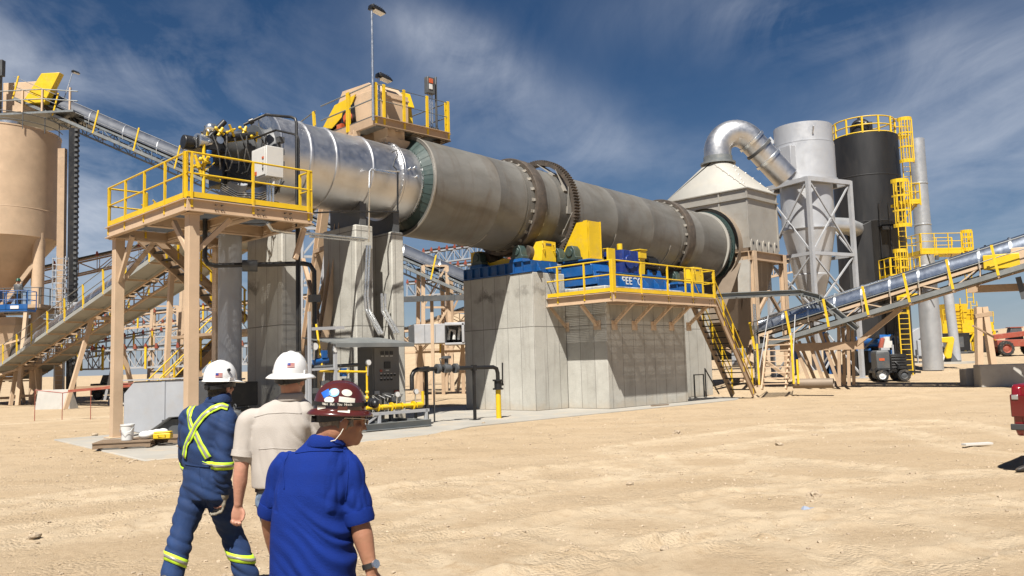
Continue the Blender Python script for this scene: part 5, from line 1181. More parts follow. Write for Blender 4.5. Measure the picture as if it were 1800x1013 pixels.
# ================================================================== outlet conveyor on the right
a = at(1338,590,39.5); b = at(1835,436,33.5)
T, run, sl = conveyor('galvanised covered outlet conveyor rising from under the hood to the right edge', a, b, w=.85, side=-1, ncover=10, posts=1.62, cover_r=.56, truss_h=.62)
g = .3 - a.z
mb = MB(); x = 2.4
for xx in (1.6, 2.2, 2.8, 3.6, 4.0):
    mb.bar((xx,-.55,sl*xx-.75),(xx+(.7 if xx<3 else -.1),-.7,g),.11,.13,up=(1,0,0)); mb.bar((xx,.55,sl*xx-.75),(xx+(.7 if xx<3 else -.1),.6,g),.11,.13,up=(1,0,0))
mb.bar((1.0,-.6,sl*1.6-1.05),(4.6,-.6,sl*1.6-1.05),.2,.35); mb.bar((4.3,-.6,sl*2-1.1),(6.2,-.6,sl*6.2-.75),.25,.2); obj('tail_stand', mb, m_tand, T)
mb = MB(); x = run*.86; mb.box(x-.55,x+.75,-.72,-.45,sl*x-.35,sl*x+.25); obj('drive_guard', mb, m_yel, T, bev=.03)
mb = MB(); x = run*.93; mb.box(x-.35,x+.4,-.7,-.45,sl*x-.45,sl*x+.25); obj('guard_panel', mb, m_tan, T, bev=.02)
x = run*.79
mb = MB(); mb.bar((x-.4,0,sl*x-.85),(x+4,0,sl*x-.95),.25,.3); mb.bar((x-.3,-.5,sl*x-2.4),(x+.4,.5,sl*x-2.9),.06,.06); obj('strut', mb, m_tand, T)
mb = MB(); x = run*.915; mb.bar((x,-.6,sl*x-.9),(x+.15,-.6,sl*x-1.8),.2,.2); mb.bar((x+.15,-.6,sl*x-1.8),(x+1.4,-.6,sl*x-1.9),.2,.2); obj('take_up', mb, m_dgrey, T)
mb = MB()
for k in range(3): x = run*(.75+.075*k); mb.cyl((x,0,sl*x+.68),(x,0,sl*x+.78),.07,n=8); mb.cyl((x,0,sl*x+.76),(x-.05,-.08,sl*x+.82),.05,n=8)
obj_each('hook', mb, m_black, T)
c = at(1734,632,54); g = gz(c.x,c.y); T = thing('trestle', 'tan two legged trestle standing behind the rising outlet conveyor near the forklift', 'trestle', (c.x,c.y,g), 0)
for xa, xb in ((-.28,-.52),(.1,.42)):
    mb = MB(); mb.bar((xb,0,-.2),(xa,0,at(1722,540,54).z-g),.36,.36); obj('leg', mb, m_tan, T)
mb = MB(); mb.bar((-.6,-.1,at(1722,556,54).z-g),(.5,-.1,at(1722,552,54).z-g),.2,.25); obj('cross_beam', mb, m_tand, T)
# tray above it
T = thing('cable_tray', 'grey steel cable tray running level past the hood then sloping down to the outlet conveyor', 'cable tray', at(1400,517,38.0), 0)
o_ = T.location; pts = [at(1252,521,37.6)-o_, at(1408,514,37.6)-o_, at(1440,522,37.2)-o_, at(1508,578,36.4)-o_, at(1560,566,36.2)-o_]
mb = MB(); 
for i in range(3): mb.chan(pts[i],pts[i+1],.3,.22,.03); mb.bar(pts[i]+V((0,.5,0)),pts[i+1]+V((0,.5,0)),.05,.22)
obj('tray', mb, m_steelg, T); mb = MB()
for i in range(3):
    for f in (.1,.3,.5,.7,.9): p = pts[i].lerp(pts[i+1],f); mb.bar(p,p+V((0,.5,0)),.06,.03)
obj('rung', mb, m_steelg, T)
# ship ladder and other small steel
c = gnd(1368,684,.35); T = thing('step_ladder', 'small tan step ladder with yellow posts under the hood', 'ladder', c, rad(-15))
for x in (-.5,.45):
    mb = MB(); mb.bar((x-.15,-.1,0),(x+.25,.9,2.3),.06,.16); obj('stringer', mb, m_tan, T)
mb = MB(); [mb.box(-.6+.04*i,.4+.05*i,-.1+.09*i-.06,-.1+.09*i+.06,.2+.23*i,.24+.23*i) for i in range(9)]; obj('tread', mb, m_tan, T)
for x, z_ in ((-.75,1.9),(.62,2.2),(.8,1.2)):
    mb = MB(); mb.box(x-.04,x+.04,-.15,-.07,.2,z_); obj('rail_post', mb, m_yel, T)
mb = MB(); mb.tube([(-.7,-.1,.9),(-.2,.9,3.1)],.02,6); mb.tube([(.62,-.1,1.0),(.9,.9,3.1)],.02,6); obj('handrail', mb, m_frame, T)
T = thing('tube', 'length of dusty brown pipe lying on the sand under the outlet conveyor', 'pipe', gnd(1466,681,.38), rad(60))
mb = MB(); mb.lathe([(.2,0),(.2,-1.6),(.17,-1.6),(.17,0),(.2,0)],(0,0,.17),axis=(0,-1,0),n=24); obj('pipe', mb, m_dirtm, T)
T['label'] = 'length of dusty brown pipe lying on the sand under the outlet conveyor'
# ================================================================== gas skid, cabinet and canopy
fv = -.95
a = pv(655,650,fv); b = pv(702,650,fv); ct_, cb_ = pv(678,609,fv).z, pv(678,694,fv).z
T = plant('control_cabinet', 'dark grey control cabinet with buttons and a small screen under the steel canopy', 'cabinet', (a.x+b.x)/2, fv+.4, .2)
mb = MB(); mb.box(a.x,b.x,fv,fv+.75,cb_,ct_); cb = obj('enclosure', mb, m_cab, T, bev=.012)
mb = MB(); mb.box(a.x+.04,b.x-.03,fv-.025,fv-.002,cb_+.14,ct_-.03); dr = obj('door', mb, m_cab, T, bev=.006)
wd, ht = b.x-a.x, ct_-cb_
for k in range(3):
    mb = MB(); x = a.x+wd*(.34+.17*k); z_ = cb_+ht*.86; mb.box(x-.055,x+.055,fv-.04,fv-.026,z_-.05,z_+.05); obj('meter', mb, m_black, dr)
    mb = MB(); mb.box(x-.05,x+.05,fv-.034,fv-.026,z_-.1,z_-.075); obj('tag_plate', mb, m_lgrey, dr)
mb = MB(); x = a.x+wd*.52; z_ = cb_+ht*.61; mb.box(x-.11,x+.11,fv-.04,fv-.026,z_-.1,z_+.1); sc_ = obj('display_screen', mb, m_black, dr)
mb = MB(); mb.box(x-.06,x+.06,fv-.034,fv-.026,z_-.16,z_-.135); obj('tag_plate', mb, m_lgrey, dr)
mb = MB(); mb.box(a.x+wd*.24,a.x+wd*.33,fv-.04,fv-.026,cb_+ht*.47,cb_+ht*.52); obj('stop_button', mb, m_red, dr)
for r_, n_ in ((.40,5),(.31,4)):
    for k in range(n_):
        x = a.x+wd*(.29+.125*k); z_ = cb_+ht*r_; mb = MB(); mb.cyl((x,fv-.026,z_),(x,fv-.06,z_),.028,n=10); obj('push_button', mb, m_black, dr)
        mb = MB(); mb.box(x-.03,x+.03,fv-.034,fv-.026,z_+.035,z_+.055); obj('tag_plate', mb, m_lgrey, dr)
mb = MB(); mb.box(a.x+wd*.05,a.x+wd*.22,fv-.032,fv-.002,cb_+.02,cb_+.12); obj('data_plate', mb, m_lgrey, cb)
mb = MB(); mb.box(a.x+wd*.78,a.x+wd*.97,fv-.032,fv-.002,cb_+.03,cb_+.11); obj('red_plate', mb, m_red, cb)
mb = MB(); mb.bar((a.x+.1,fv+.3,.12),(a.x+.1,fv+.3,cb_),.1,.1); obj('leg', mb, m_cab, T)
mb = MB(); mb.bar((b.x-.1,fv+.3,.12),(b.x-.1,fv+.3,cb_),.1,.1); obj('leg', mb, m_cab, T)
p1_, p2_, p3_, p4_ = pv(590,606,-1.75), pv(727,604,-1.75), pv(712,588,-.1), pv(566,591,-.1)
zf, zbk = (p1_.z+p2_.z)/2, (p3_.z+p4_.z)/2
T = plant('canopy', 'thin grey sheet steel canopy above the control cabinet', 'canopy', p1_.x, -.9, .1)
mb = MB(); mb.prism([(p1_.x,-1.75,zf),(p2_.x,-1.75,zf),(p2_.x,-.1,zf+.22),(p1_.x,-.1,zf+.22)],(0,0,.03)); mb.box(p1_.x,p2_.x,-1.78,-1.75,zf-.08,zf+.03); obj('roof_sheet', mb, m_steelg, T)
for x, y in ((p1_.x+.08,-1.6),(p1_.x+.08,-.2),(p2_.x-.1,-.2)):
    mb = MB(); mb.bar((x,y,.1),(x,y,zf+.02),.08,.08); obj('post', mb, m_frame, T)
sk0, sk1 = -8.75, b.x+.25
T = plant('gas_skid', 'grey skid frame with yellow gas pipes, valves and gauges beneath the control cabinet', 'gas skid', (sk0+sk1)/2, -1.4, .05)
mb = MB()
for v in (-2.0,-.6): mb.ibeam((sk0,v,.13),(sk1,v,.13),.12,.18,.015)
for x in (sk0,(sk0+sk1)/2,sk1): mb.bar((x,-2.0,.13),(x,-.6,.13),.1,.16)
obj('base_frame', mb, m_steelg, T)
mb = MB()
for x in (sk0+.55, sk1-.1): mb.bar((x,-1.95,.2),(x,-1.95,.5),.08,.08)
mb.bar((sk0,-1.95,.47),(sk1,-1.95,.47),.08,.08); mb.bar((sk0+.1,-1.95,.2),(sk0+.55,-1.95,.46),.05,.05); obj('rail_frame', mb, m_frame, T)
mb = MB(); zy = .62
mb.cyl((sk0+.3,-1.7,zy),(sk1,-1.7,zy),.05,n=14)
for x, r in ((sk0+.7,.12),(sk0+1.15,.13),(sk0+1.5,.11),(sk1-.35,.13)): mb.cyl((x-.02,-1.7,zy),(x+.02,-1.7,zy),r-.01,n=16); mb.cyl((x+.1,-1.7,zy),(x+.3,-1.7,zy),r-.045,n=14)
mb.cyl((sk0+.35,-1.7,zy),(sk0+.35,-1.7,1.75),.03,n=10); mb.cyl((sk0+.35,-1.7,1.6),(sk0-1.0,-1.5,1.66),.032,n=10); mb.cyl((sk0-.9,-1.5,1.64),(sk0-.9,-1.2,2.9),.03,n=10); mb.cyl((sk1,-1.7,zy),(sk1,-1.7,1.0),.045,n=10)
for x, z_ in ((sk0+.35,.9),(sk0+.35,1.05),(sk0-.2,1.62)): mb.sph((x,-1.7 if z_<1.6 else -1.6,z_),.055,10,7)
obj('gas_line', mb, m_yel, T)
for (x, y, z_, r) in ((sk0+.35,-1.75,1.85,.08),(sk0+1.3,-1.75,.95,.08),(sk1-.3,-1.75,1.0,.08),(sk0-1.15,-1.5,2.3,.1),(sk0-.6,-1.6,2.2,.07)):
    mb = MB(); mb.cyl((x,y,z_),(x,y-.05,z_),r,n=18); mb.cyl((x,y,z_-r),(x,y+.02,z_-.35),.02,n=6); gq = obj('gauge', mb, m_cond, T)
    mb = MB(); mb.cyl((x,y-.051,z_),(x,y-.056,z_),r*.85,n=18); obj('dial', mb, m_white, gq)
mb = MB(); random.seed(3)
for i in range(9):
    x = sk0-1.2+.33*i; zt = random.uniform(1.0,1.6) if i < 4 else random.uniform(.75,.95); mb.cyl((x,-1.55,zt-.5),(x,-1.5,zt),.035,n=8); mb.box(x-.08,x+.08,-1.65,-1.45,zt-.05,zt+.08)
mb.cyl((sk0-1.3,-1.5,1.75),(sk0+.2,-1.5,1.8),.05,n=10); mb.cyl((sk0+.6,-1.7,.65),(sk0+.6,-1.7,.85),.09,n=12); obj_each('fitting', mb, m_dgrey, T)
mb = MB(); mb.cyl((sk0-1.1,-1.4,1.9),(sk0-.7,-1.4,1.95),.09,n=12); mb.box(sk0-.9,sk0-.75,-1.5,-1.35,2.0,2.2); mb.box(sk0-.35,sk0-.22,-1.6,-1.45,1.5,1.72); obj_each('solenoid', mb, m_blue, T)
mb = MB(); mb.bar((sk0-1.35,-1.6,.1),(sk0-1.35,-1.6,3.2),.07,.07); mb.bar((sk0-1.35,-1.6,2.75),(sk0-.3,-1.6,2.8),.05,.08); mb.bar((sk0-1.35,-1.6,1.7),(sk0-.5,-1.6,1.72),.05,.06); obj('pipe_stand', mb, m_frame, T)
mb = MB()
for i in range(6): mb.tube([V((sk0+.4+.2*i,-1.6,.95)),V((sk0+.5+.2*i,-1.75,.8+.03*i)),V((sk0+.62+.2*i,-1.5,.85)),V((sk0+.6+.2*i,-1.3,.4))],.014,5)
obj_each('cable', mb, m_black, T)
# gas line to the yellow riser
e0, e1, e2 = uv(gnd(751,746)), uv(gnd(835,739)), uv(gnd(877,736)); zp = 1.62
T = plant('gas_line', 'long black gas pipe on thin posts from the cabinet skid towards the yellow riser', 'pipe', e1.x, e1.y, 0)
s0 = uv(at(724,668,23.9))
mb = MB(); mb.tube([V((s0.x,s0.y,1.05)),V((s0.x,s0.y,zp-.18)),V((s0.x+.08,s0.y,zp-.05)),V((s0.x+.2,s0.y,zp)),V((e0.x,e0.y,zp)),V((e1.x,e1.y,zp)),V((e2.x-.2,e2.y,zp)),V((e2.x-.05,e2.y,zp-.05)),V((e2.x,e2.y,zp-.2)),V((e2.x,e2.y,1.02))],.065,12); obj('line', mb, m_black, T)
for e in (e0,e1):
    mb = MB(); mb.bar((e.x,e.y,0),(e.x,e.y,zp-.05),.075,.075); mb.box(e.x-.13,e.x+.13,e.y-.13,e.y+.13,.0,.03); mb.box(e.x-.07,e.x+.07,e.y-.07,e.y+.07,zp-.09,zp+.09); obj('post', mb, m_black, T)
mb = MB(); mb.bar((e0.x-.42,e0.y,0),(e0.x-.42,e0.y,.5),.06,.06); obj('post', mb, m_black, T)
q = V((e0.x,e0.y,0)).lerp(V((e1.x,e1.y,0)),.3); mb = MB(); mb.cyl((q.x,q.y+.35,0),(q.x,q.y+.35,1.6),.025,n=8); obj('post', mb, m_dgrey, T)
mb = MB(); q = V((e0.x,e0.y,zp)).lerp(V((e1.x,e1.y,zp)),.42); dd = (e1-e0); dd.z = 0; dd.normalize()
for s in (-.33,.33): mb.cyl(q+dd*(s-.05),q+dd*(s+.05),.15,n=18)
mb.cyl(q-dd*.12,q+dd*.12,.13,n=14); mb.cyl(q,q+V((0,0,.33)),.06,n=10); mb.cyl(q+V((0,0,.3)),q+V((0,0,.38)),.14,n=14); mb.tube([q+V((0,0,.1))-dd*.2,q+V((0,0,.3))-dd*.25,q+V((0,0,.36))-dd*.05],.02,6); obj('regulator', mb, m_dgrey, T)
mb = MB(); mb.cyl((e2.x,e2.y,.95),(e2.x,e2.y,1.18),.12,n=16)
for z_ in (.93,1.2): mb.cyl((e2.x,e2.y,z_-.025),(e2.x,e2.y,z_+.025),.17,n=18)
mb.bar((e2.x+.2,e2.y,1.05),(e2.x+.22,e2.y,1.75),.045,.02); mb.cyl((e2.x,e2.y,1.06),(e2.x+.22,e2.y,1.06),.04,n=8); obj('shutoff_valve', mb, m_black, T)
T = plant('gas_riser', 'bright yellow vertical gas riser pipe on the slab before the broad pier', 'pipe', e2.x, e2.y, 0)
mb = MB(); mb.cyl((e2.x,e2.y,-.05),(e2.x,e2.y,.92),.085,n=18); obj('pipe', mb, m_yel, T)
# conduits on the pier
T = plant('conduit_run', 'bright steel conduits bent down the pier to the canopy', 'conduit', -6.9, .25, 2.5)
for pts in (((645,432),(641,520),(643,545),(667,588)),((650,432),(646,520),(649,545),(673,588)),((671,516),(672,548),(695,587)),((677,516),(678,546),(701,587))):
    mb = MB(); vv = 1.02 if pts[0][0] < 660 else .98
    mb.tube([pv(x,y,vv-(1.0 if i == len(pts)-1 else 0)) for i,(x,y) in enumerate(pts)],.045,8); obj('conduit', mb, m_cond, T)
mb = MB(); mb.tube([pv(540,411,-.2),pv(560,412,.2),pv(645,421,1.0)],.04,8); mb.tube([pv(545,416,-.2),pv(560,417,.2),pv(640,424,1.0)],.03,8); mb.tube([pv(470,392,-.8),pv(478,404,-.7),pv(500,408,-.5),pv(540,411,-.2)],.05,8); obj('cross_conduit', mb, m_cond, T)
T = plant('instrument_rack', 'thin conduit and black pipe frame clipped to the silver chamber side', 'conduit', -5.8, .4, 5.9)
mb = MB(); mb.tube([pv(648,425,1.0),pv(649,360,.6),pv(649,330,.35),pv(650,302,.45),pv(653,298,.45),pv(702,302,.4)],.028,8); obj('conduit', mb, m_cond, T)
mb = MB(); mb.tube([pv(699,303,.4),pv(699,373,.35)],.03,8); mb.tube([pv(700,373,.35),pv(600,372,.2),pv(520,376,-.1)],.025,8); obj('black_pipe', mb, m_black, T)
mb = MB(); c = pv(690,303,.42); mb.box(c.x-.7,c.x+.1,c.y-.04,c.y+.04,c.z-.06,c.z-.01); obj('bracket', mb, m_cond, T)

# ================================================================== pallet and small things
c = gnd(222,786); pal = thing('pallet', 'weathered wooden pallet lying on the sand at the foot of the platform post', 'pallet', (c.x,c.y,.02), rad(14))
for i in range(6):
    mb = MB(); y = -.5+.19*i; mb.box(-.62,.62,y-.06,y+.06,.12,.145); obj('board', mb, m_wood, pal)
for y in (-.5,0,.5):
    mb = MB(); mb.box(-.62,.62,y-.04,y+.04,.02,.12); obj('bearer', mb, m_wood, pal)
mb = MB(); [mb.box(-.62+.56*i,-.5+.56*i,-.54,.54,.0,.019) for i in range(3)]; obj_each('bottom_board', mb, m_wood, pal)
c2 = gnd(272,780); pal2 = dup(pal, (c2.x+.12,c2.y+.25,.02), rad(-4), 'weathered wooden pallet under the yellow box, half hidden by the first pallet')
B = thing('bucket', 'white plastic bucket with a dirty label standing on the pallet', 'bucket', (c.x+.06,c.y-.08,.17), 0)
mb = MB(); mb.lathe([(0,0),(.13,0),(.15,.34),(.16,.34),(.16,.37),(.145,.37),(.14,.35),(0,.35)],(0,0,0),n=28); obj('shell', mb, m_white, B)
mb = MB(); mb.lathe([(.142,.1),(.149,.24)],(0,0,0),n=16,a0=-2.4,a1=-.8); obj('label_patch', mb, m_red, B)
mb = MB(); mb.tube([(-.16,0,.33),(-.13,-.12,.22),(0,-.19,.16),(.13,-.12,.22),(.16,0,.33)],.005,5); obj('handle', mb, m_cond, B)
for (dx_, dy_, s, l) in ((.42,.1,1.0,'lower crumpled white bag beside the bucket on the pallet'),(.6,.32,1.1,'fuller white bag lying behind the yellow box on the pallet')):
    mb = MB(); mb.sph((0,0,.1),(.17,.14,.1),16,10); mb.sph((.1,.05,.13),(.12,.1,.08),12,8); o = obj('bag', mb, m_white); o.location = (c.x+dx_,c.y+dy_,.16); o.scale = (s,)*3; tag(o,l,'bag')
Bx = thing('toolbox', 'yellow plastic case lying on the second pallet', 'case', (c.x+.85,c.y+.05,.17), rad(6))
mb = MB(); mb.box(-.2,.2,-.12,.12,0,.13); obj('body', mb, m_yel, Bx, bev=.02); mb = MB(); mb.box(-.19,.19,-.115,.115,.135,.17); obj('lid', mb, m_yel, Bx, bev=.02); mb = MB(); mb.tube([(-.08,-.12,.1),(-.08,-.16,.1),(.08,-.16,.1),(.08,-.12,.1)],.012,6); obj('handle', mb, m_yel, Bx)
def barrier(label, loc, rz, L_, h, b0, b1, grp=None, slant=0):
    mb = MB(); pr = [(-b0/2,0),(b0/2,0),(b1/2,h),(-b1/2,h)]
    mb.add([(-L_/2,y,z_) for y,z_ in pr]+[(L_/2-slant*(z_>0),y,z_) for y,z_ in pr],[(0,1,2,3),(7,6,5,4),(0,4,5,1),(1,5,6,2),(2,6,7,3),(3,7,4,0)])
    o = obj('concrete_barrier', mb, m_block, None, bev=.03); o.location = loc; o.rotation_euler = (0,0,rz); return tag(o,label,'barrier',grp)
c = gnd(100,719); barrier('pale concrete barrier block with a sloped end on the sand under the feed conveyor', (c.x,c.y,-.03), rad(-6), 2.0, 1.06, .8, .35, slant=.25)
c = gnd(180,714); barrier('low grey concrete block half hidden behind the platform post', (c.x+.2,c.y+2,-.03), rad(5), 1.5, .5, .6, .4)
c = gnd(1760,684); barrier('long pale concrete barrier at the right edge behind the red truck', (c.x+.9,c.y,gz(c.x,c.y)-.03), rad(2), 3.9, .98, .6, .5)
c = gnd(1701,684); barrier('short dirty concrete block against the left end of the long barrier', (c.x,c.y-.1,gz(c.x,c.y)-.03), rad(2), .5, .74, .5, .48)
o = thing('plank', 'short pale plank lying flat on the sand near the red truck', 'plank', gnd(1718,785)+V((0,0,.03)), rad(12)); mb = MB(); mb.box(-.28,.28,-.06,.06,0,.03); mb.box(-.27,.27,-.05,.05,.03,.034); obj('board', mb, m_lgrey, o)
o = thing('litter', 'scrap of pale blue plastic on the sand in the open yard', 'litter', gnd(1416,897)+V((0,0,.01)), .3); mb = MB(); mb.hexa([(-.05,-.03,0),(.05,-.02,0),(.05,.03,0),(-.04,.03,0)],[(-.02,-.01,.04),(.03,-.01,.025),(.03,.02,.02),(-.02,.02,.03)]); mb.box(.05,.13,-.008,.008,0,.012); obj('scrap', mb, M('pale_blue_plastic',(.35,.4,.5),.4), o)
o = thing('plank', 'dark timber strip at the sand edge of the drive pier slab', 'plank', gnd(1160,714), PA-.1); mb = MB(); mb.box(-.45,.45,-.05,.05,0,.05); mb.box(-.2,.5,.08,.13,0,.03); obj('board', mb, m_wood, o)
# ================================================================== right background
def wheel(T, c, r, w_, ax=(0,1,0), n=28, hubm=None, name='wheel'):
    c = V(c); ax = V(ax).normalized()
    mb = MB(); mb.lathe([(r*.58,-w_/2),(r*.92,-w_/2),(r,-w_*.33),(r,w_*.33),(r*.92,w_/2),(r*.58,w_/2)],c,ax,n)
    d, a_, b_ = _frame(ax)
    for k in range(n):
        t = 2*PI*k/n; e = a_*math.cos(t)+b_*math.sin(t)
        if k % 2 == 0: mb.bar(c+e*r*1.0-ax*w_*.42, c+e*r*1.0+ax*w_*.1, r*.09, r*.08, up=e)
        else: mb.bar(c+e*r*1.0-ax*w_*.1, c+e*r*1.0+ax*w_*.42, r*.09, r*.08, up=e)
    w0 = obj(name, mb, m_rub, T)
    mb = MB(); mb.lathe([(0,-w_*.3),(r*.3,-w_*.3),(r*.45,-w_*.2),(r*.58,-w_*.48),(r*.58,w_*.48),(r*.45,w_*.2),(r*.3,w_*.3),(0,w_*.3)],c,ax,n); obj('rim', mb, hubm or m_white, w0); return w0
c = gnd(1562,671,.33); T = thing('welder_trailer', 'dark grey two wheeled welding generator trailer on the sand under the conveyor', 'trailer', (c.x,c.y,gz(c.x,c.y)), rad(-8))
mb = MB(); mb.box(-.75,.8,-.5,.5,.42,.52); mb.bar((.8,0,.45),(1.5,0,.4),.08,.1); obj('chassis', mb, m_black, T)
mb = MB(); mb.box(-.62,.0,-.46,.46,.52,1.4); mb.hexa([(-.62,-.46,1.4),(.0,-.46,1.4),(.0,.46,1.4),(-.62,.46,1.4)],[(-.55,-.4,1.5),(-.05,-.4,1.5),(-.05,.4,1.5),(-.55,.4,1.5)]); obj('engine_hood', mb, m_dgrey, T, bev=.03)
mb = MB(); mb.box(.02,.75,-.47,.47,.52,1.3)
for k in range(5): mb.box(.06,.7,-.49,-.47,.62+.13*k,.69+.13*k)
obj('control_end', mb, m_black, T, bev=.02)
mb = MB(); mb.box(-.5,-.25,-.475,-.46,1.0,1.12); obj('sticker', mb, m_oran, T)
mb = MB(); mb.box(-.3,.1,-.2,.2,1.5,1.62); mb.cyl((.3,0,1.3),(.3,0,1.75),.05,n=8); obj('exhaust', mb, m_frame, T)
for x, y in ((-.45,-.6),(.55,-.6),(-.45,.6),(.55,.6)): wheel(T,(x,y,.29),.29,.2,hubm=m_white if x < 0 else m_dgrey)
mb = MB(); mb.box(-.8,-.1,-.72,-.5,.6,.64); mb.box(-.8,-.76,-.72,-.5,.42,.62); mb.box(.25,.88,-.72,-.5,.6,.64); obj('fender', mb, m_black, T)
mb = MB(); mb.tube([(.2,-.5,.95),(.35,-.62,.75),(.3,-.6,.5),(.05,-.58,.6)],.03,6); obj('lead', mb, m_black, T)
c = gnd(1652,648,.42); gq = gz(c.x,c.y); T = thing('fan_blower', 'grey centrifugal fan with a bent bright yellow belt guard by the stack', 'fan', (c.x,c.y,gq), rad(-6)); k_ = c.y/F
mb = MB(); 
def spiral(r0_, x0_, z0_, y): return [(x0_+(r0_*(1-.12*j/20))*math.cos(PI*.5+2*PI*j/20), y, z0_+(r0_*(1-.12*j/20))*math.sin(PI*.5+2*PI*j/20)) for j in range(20)]
mb.prism(spiral(1.25,-1.0,1.5,0),(0,1.0,0)); mb.hexa([(-.6,.0,1.6),(.4,0,1.0),(.4,1,1.0),(-.6,1,1.6)],[(-.3,0,3.4),(.35,0,3.4),(.35,1,3.4),(-.3,1,3.4)]); obj('volute', mb, m_grey, T, bev=.02)
mb = MB(); mb.cyl((-.95,-.02,1.5),(-.95,-.12,1.5),.55,n=28); obj('inlet_ring', mb, m_dgrey, T)
mb = MB(); mb.hexa([(.3,-.4,.05),(1.25,-.4,.05),(1.25,.6,.05),(.3,.6,.05)],[(.3,-.3,.9),(.7,-.3,1.0),(.7,.5,1.0),(.3,.5,.9)]); mb.box(-1.6,1.4,-.5,.9,.0,.14); obj('plinth', mb, m_dgrey, T)
mb = MB(); mb.prism([(-.35,-.75,1.9),(-.35,-.75,1.55),(.42,-.75,1.5),(.12,-.75,.5),(.3,-.75,.28),(.62,-.75,.32),(.95,-.75,1.75),(.85,-.75,1.95)],(0,.32,0)); obj('belt_guard', mb, m_yel, T, bev=.05)
mb = MB(); mb.cyl((-.5,-.4,.6),(.1,-.4,.6),.25,n=20); obj('motor', mb, m_grey, T)
mb = MB(); mb.tube([(-.8,-.6,.2),(-.4,-.7,.1),(0,-.7,.15),(.12,-.65,.45),(.0,-.6,.75),(-.2,-.5,.85)],.07,8); obj('hose', mb, m_lgrey, T)
mb = MB(); mb.box(-1.75,-1.2,-.75,-.45,.55,1.75); mb.box(-1.8,-1.74,-.7,-.5,0,.6); obj('switch_cabinet', mb, m_grey, T, bev=.02)
mb = MB(); mb.cyl((1.9,1.6,0),(1.7,1.7,5.5),.36,n=24); obj('outlet_pipe', mb, m_frame, T)
pad = MB(); pad.lathe([(0,.05),(3.3,.05),(3.4,-.3)],(c.x-.3,c.y+1.2,gq),n=36); o = obj('concrete_pad', pad, m_pad); o['kind'] = 'structure'; o['label'] = 'round-cornered concrete pad under the grey fan'
c = gnd(1488,664,.36); T = thing('blue_stand', 'blue steel stand with a braced foot behind the pale cyclone leg', 'stand', (c.x-.3,c.y+2.2,.36), 0)
mb = MB(); mb.box(-.1,.12,-.1,.1,0,3.0); mb.add([(-.9,-.1,.05),(.5,-.1,.05),(.1,-.1,.9),(-.9,.1,.05),(.5,.1,.05),(.1,.1,.9)],[(0,1,2),(5,4,3),(0,3,4,1),(1,4,5,2),(2,5,3,0)]); obj('column', mb, m_blue, T)
mb = MB(); mb.box(-2.2,.1,-.3,.3,2.5,2.75); mb.box(-1.9,-1.7,-.1,.1,0,2.5); obj('beam', mb, m_blue, T)
c = at(1545,590,50); T = thing('pump_set', 'blue and white pump set on a black frame in shade behind the trailer', 'pump', (c.x,c.y,.4), 0); zc_ = c.z-.4
mb = MB(); mb.cyl((-1.5,0,zc_-.3),(1.0,0,zc_-.3),.35,n=20); mb.box(-.6,.9,-.3,.3,zc_-1.6,zc_-.9); mb.box(-1.6,-.7,-.4,.4,zc_-.9,zc_-.75); obj('tank', mb, m_blue, T, bev=.03)
mb = MB(); mb.bar((-.9,-.5,.2),(.6,-.5,zc_),.12); mb.bar((.7,-.5,0),(.75,-.5,zc_+.2),.18); mb.bar((-1.7,-.5,0),(-1.7,-.5,zc_),.12); mb.bar((-.3,-.5,zc_),(-1.2,-.5,zc_-.8),.1); obj('frame', mb, m_black, T)
mb = MB(); mb.box(-.1,.45,-.7,-.4,zc_-.75,zc_-.35); mb.cyl((.2,-.5,zc_-.4),(.2,-.5,zc_-.1),.2,n=14); obj('motor', mb, m_lgrey, T); mb = MB(); mb.tube([(-.1,-.7,zc_-.2),(-.3,-.8,zc_-.7),(-.2,-.8,zc_-1.1)],.13,8); obj('red_hose', mb, m_red, T)
for i, (px, yb_) in enumerate(((1430,668),(1545,650),(1575,655),(1600,640))):
    pass
# telehandler
c = gnd(1782,623,1.25); Yt = 70; c = at(1782,621,Yt); zg = gz(c.x,c.y); T = thing('telehandler', 'faded red telescopic forklift parked in the distance at the right edge', 'forklift', (c.x+.4,c.y,zg), rad(176))
mb = MB(); mb.box(-2.1,2.0,-.75,.75,.75,1.35); mb.hexa([(-2.2,-.7,.9),(-1.0,-.75,.75),(-1.0,.75,.75),(-2.2,.7,.9)],[(-2.3,-.6,1.75),(-1.2,-.7,1.85),(-1.2,.7,1.85),(-2.3,.6,1.75)]); obj('body', mb, m_red, T, bev=.04)
mb = MB(); mb.bar((-1.9,.1,1.95),(2.6,.1,1.55),.42,.42); mb.bar((1.2,.1,1.7),(3.0,.1,1.5),.32,.32); obj('boom', mb, m_red, T, bev=.02)
mb = MB(); mb.box(2.7,2.9,-.6,.6,.35,1.75); [mb.box(2.9,3.9,y-.07,y+.07,.35,.42) for y in (-.4,.4)]; obj('fork_carriage', mb, m_black, T)
mb = MB(); mb.hexa([(-.6,-.85,1.3),(.6,-.85,1.3),(.6,-.1,1.3),(-.6,-.1,1.3)],[(-.5,-.8,2.35),(.35,-.8,2.35),(.35,-.15,2.35),(-.5,-.15,2.35)]); obj('cab', mb, m_dgrey, T, bev=.03)
mb = MB(); mb.box(-.6,.45,-.87,-.1,2.35,2.42); obj('cab_roof', mb, m_red, T)
for x in (-1.35,1.45):
    for y in (-.95,.95): wheel(T,(x,y,.62),.62,.42,hubm=m_red)
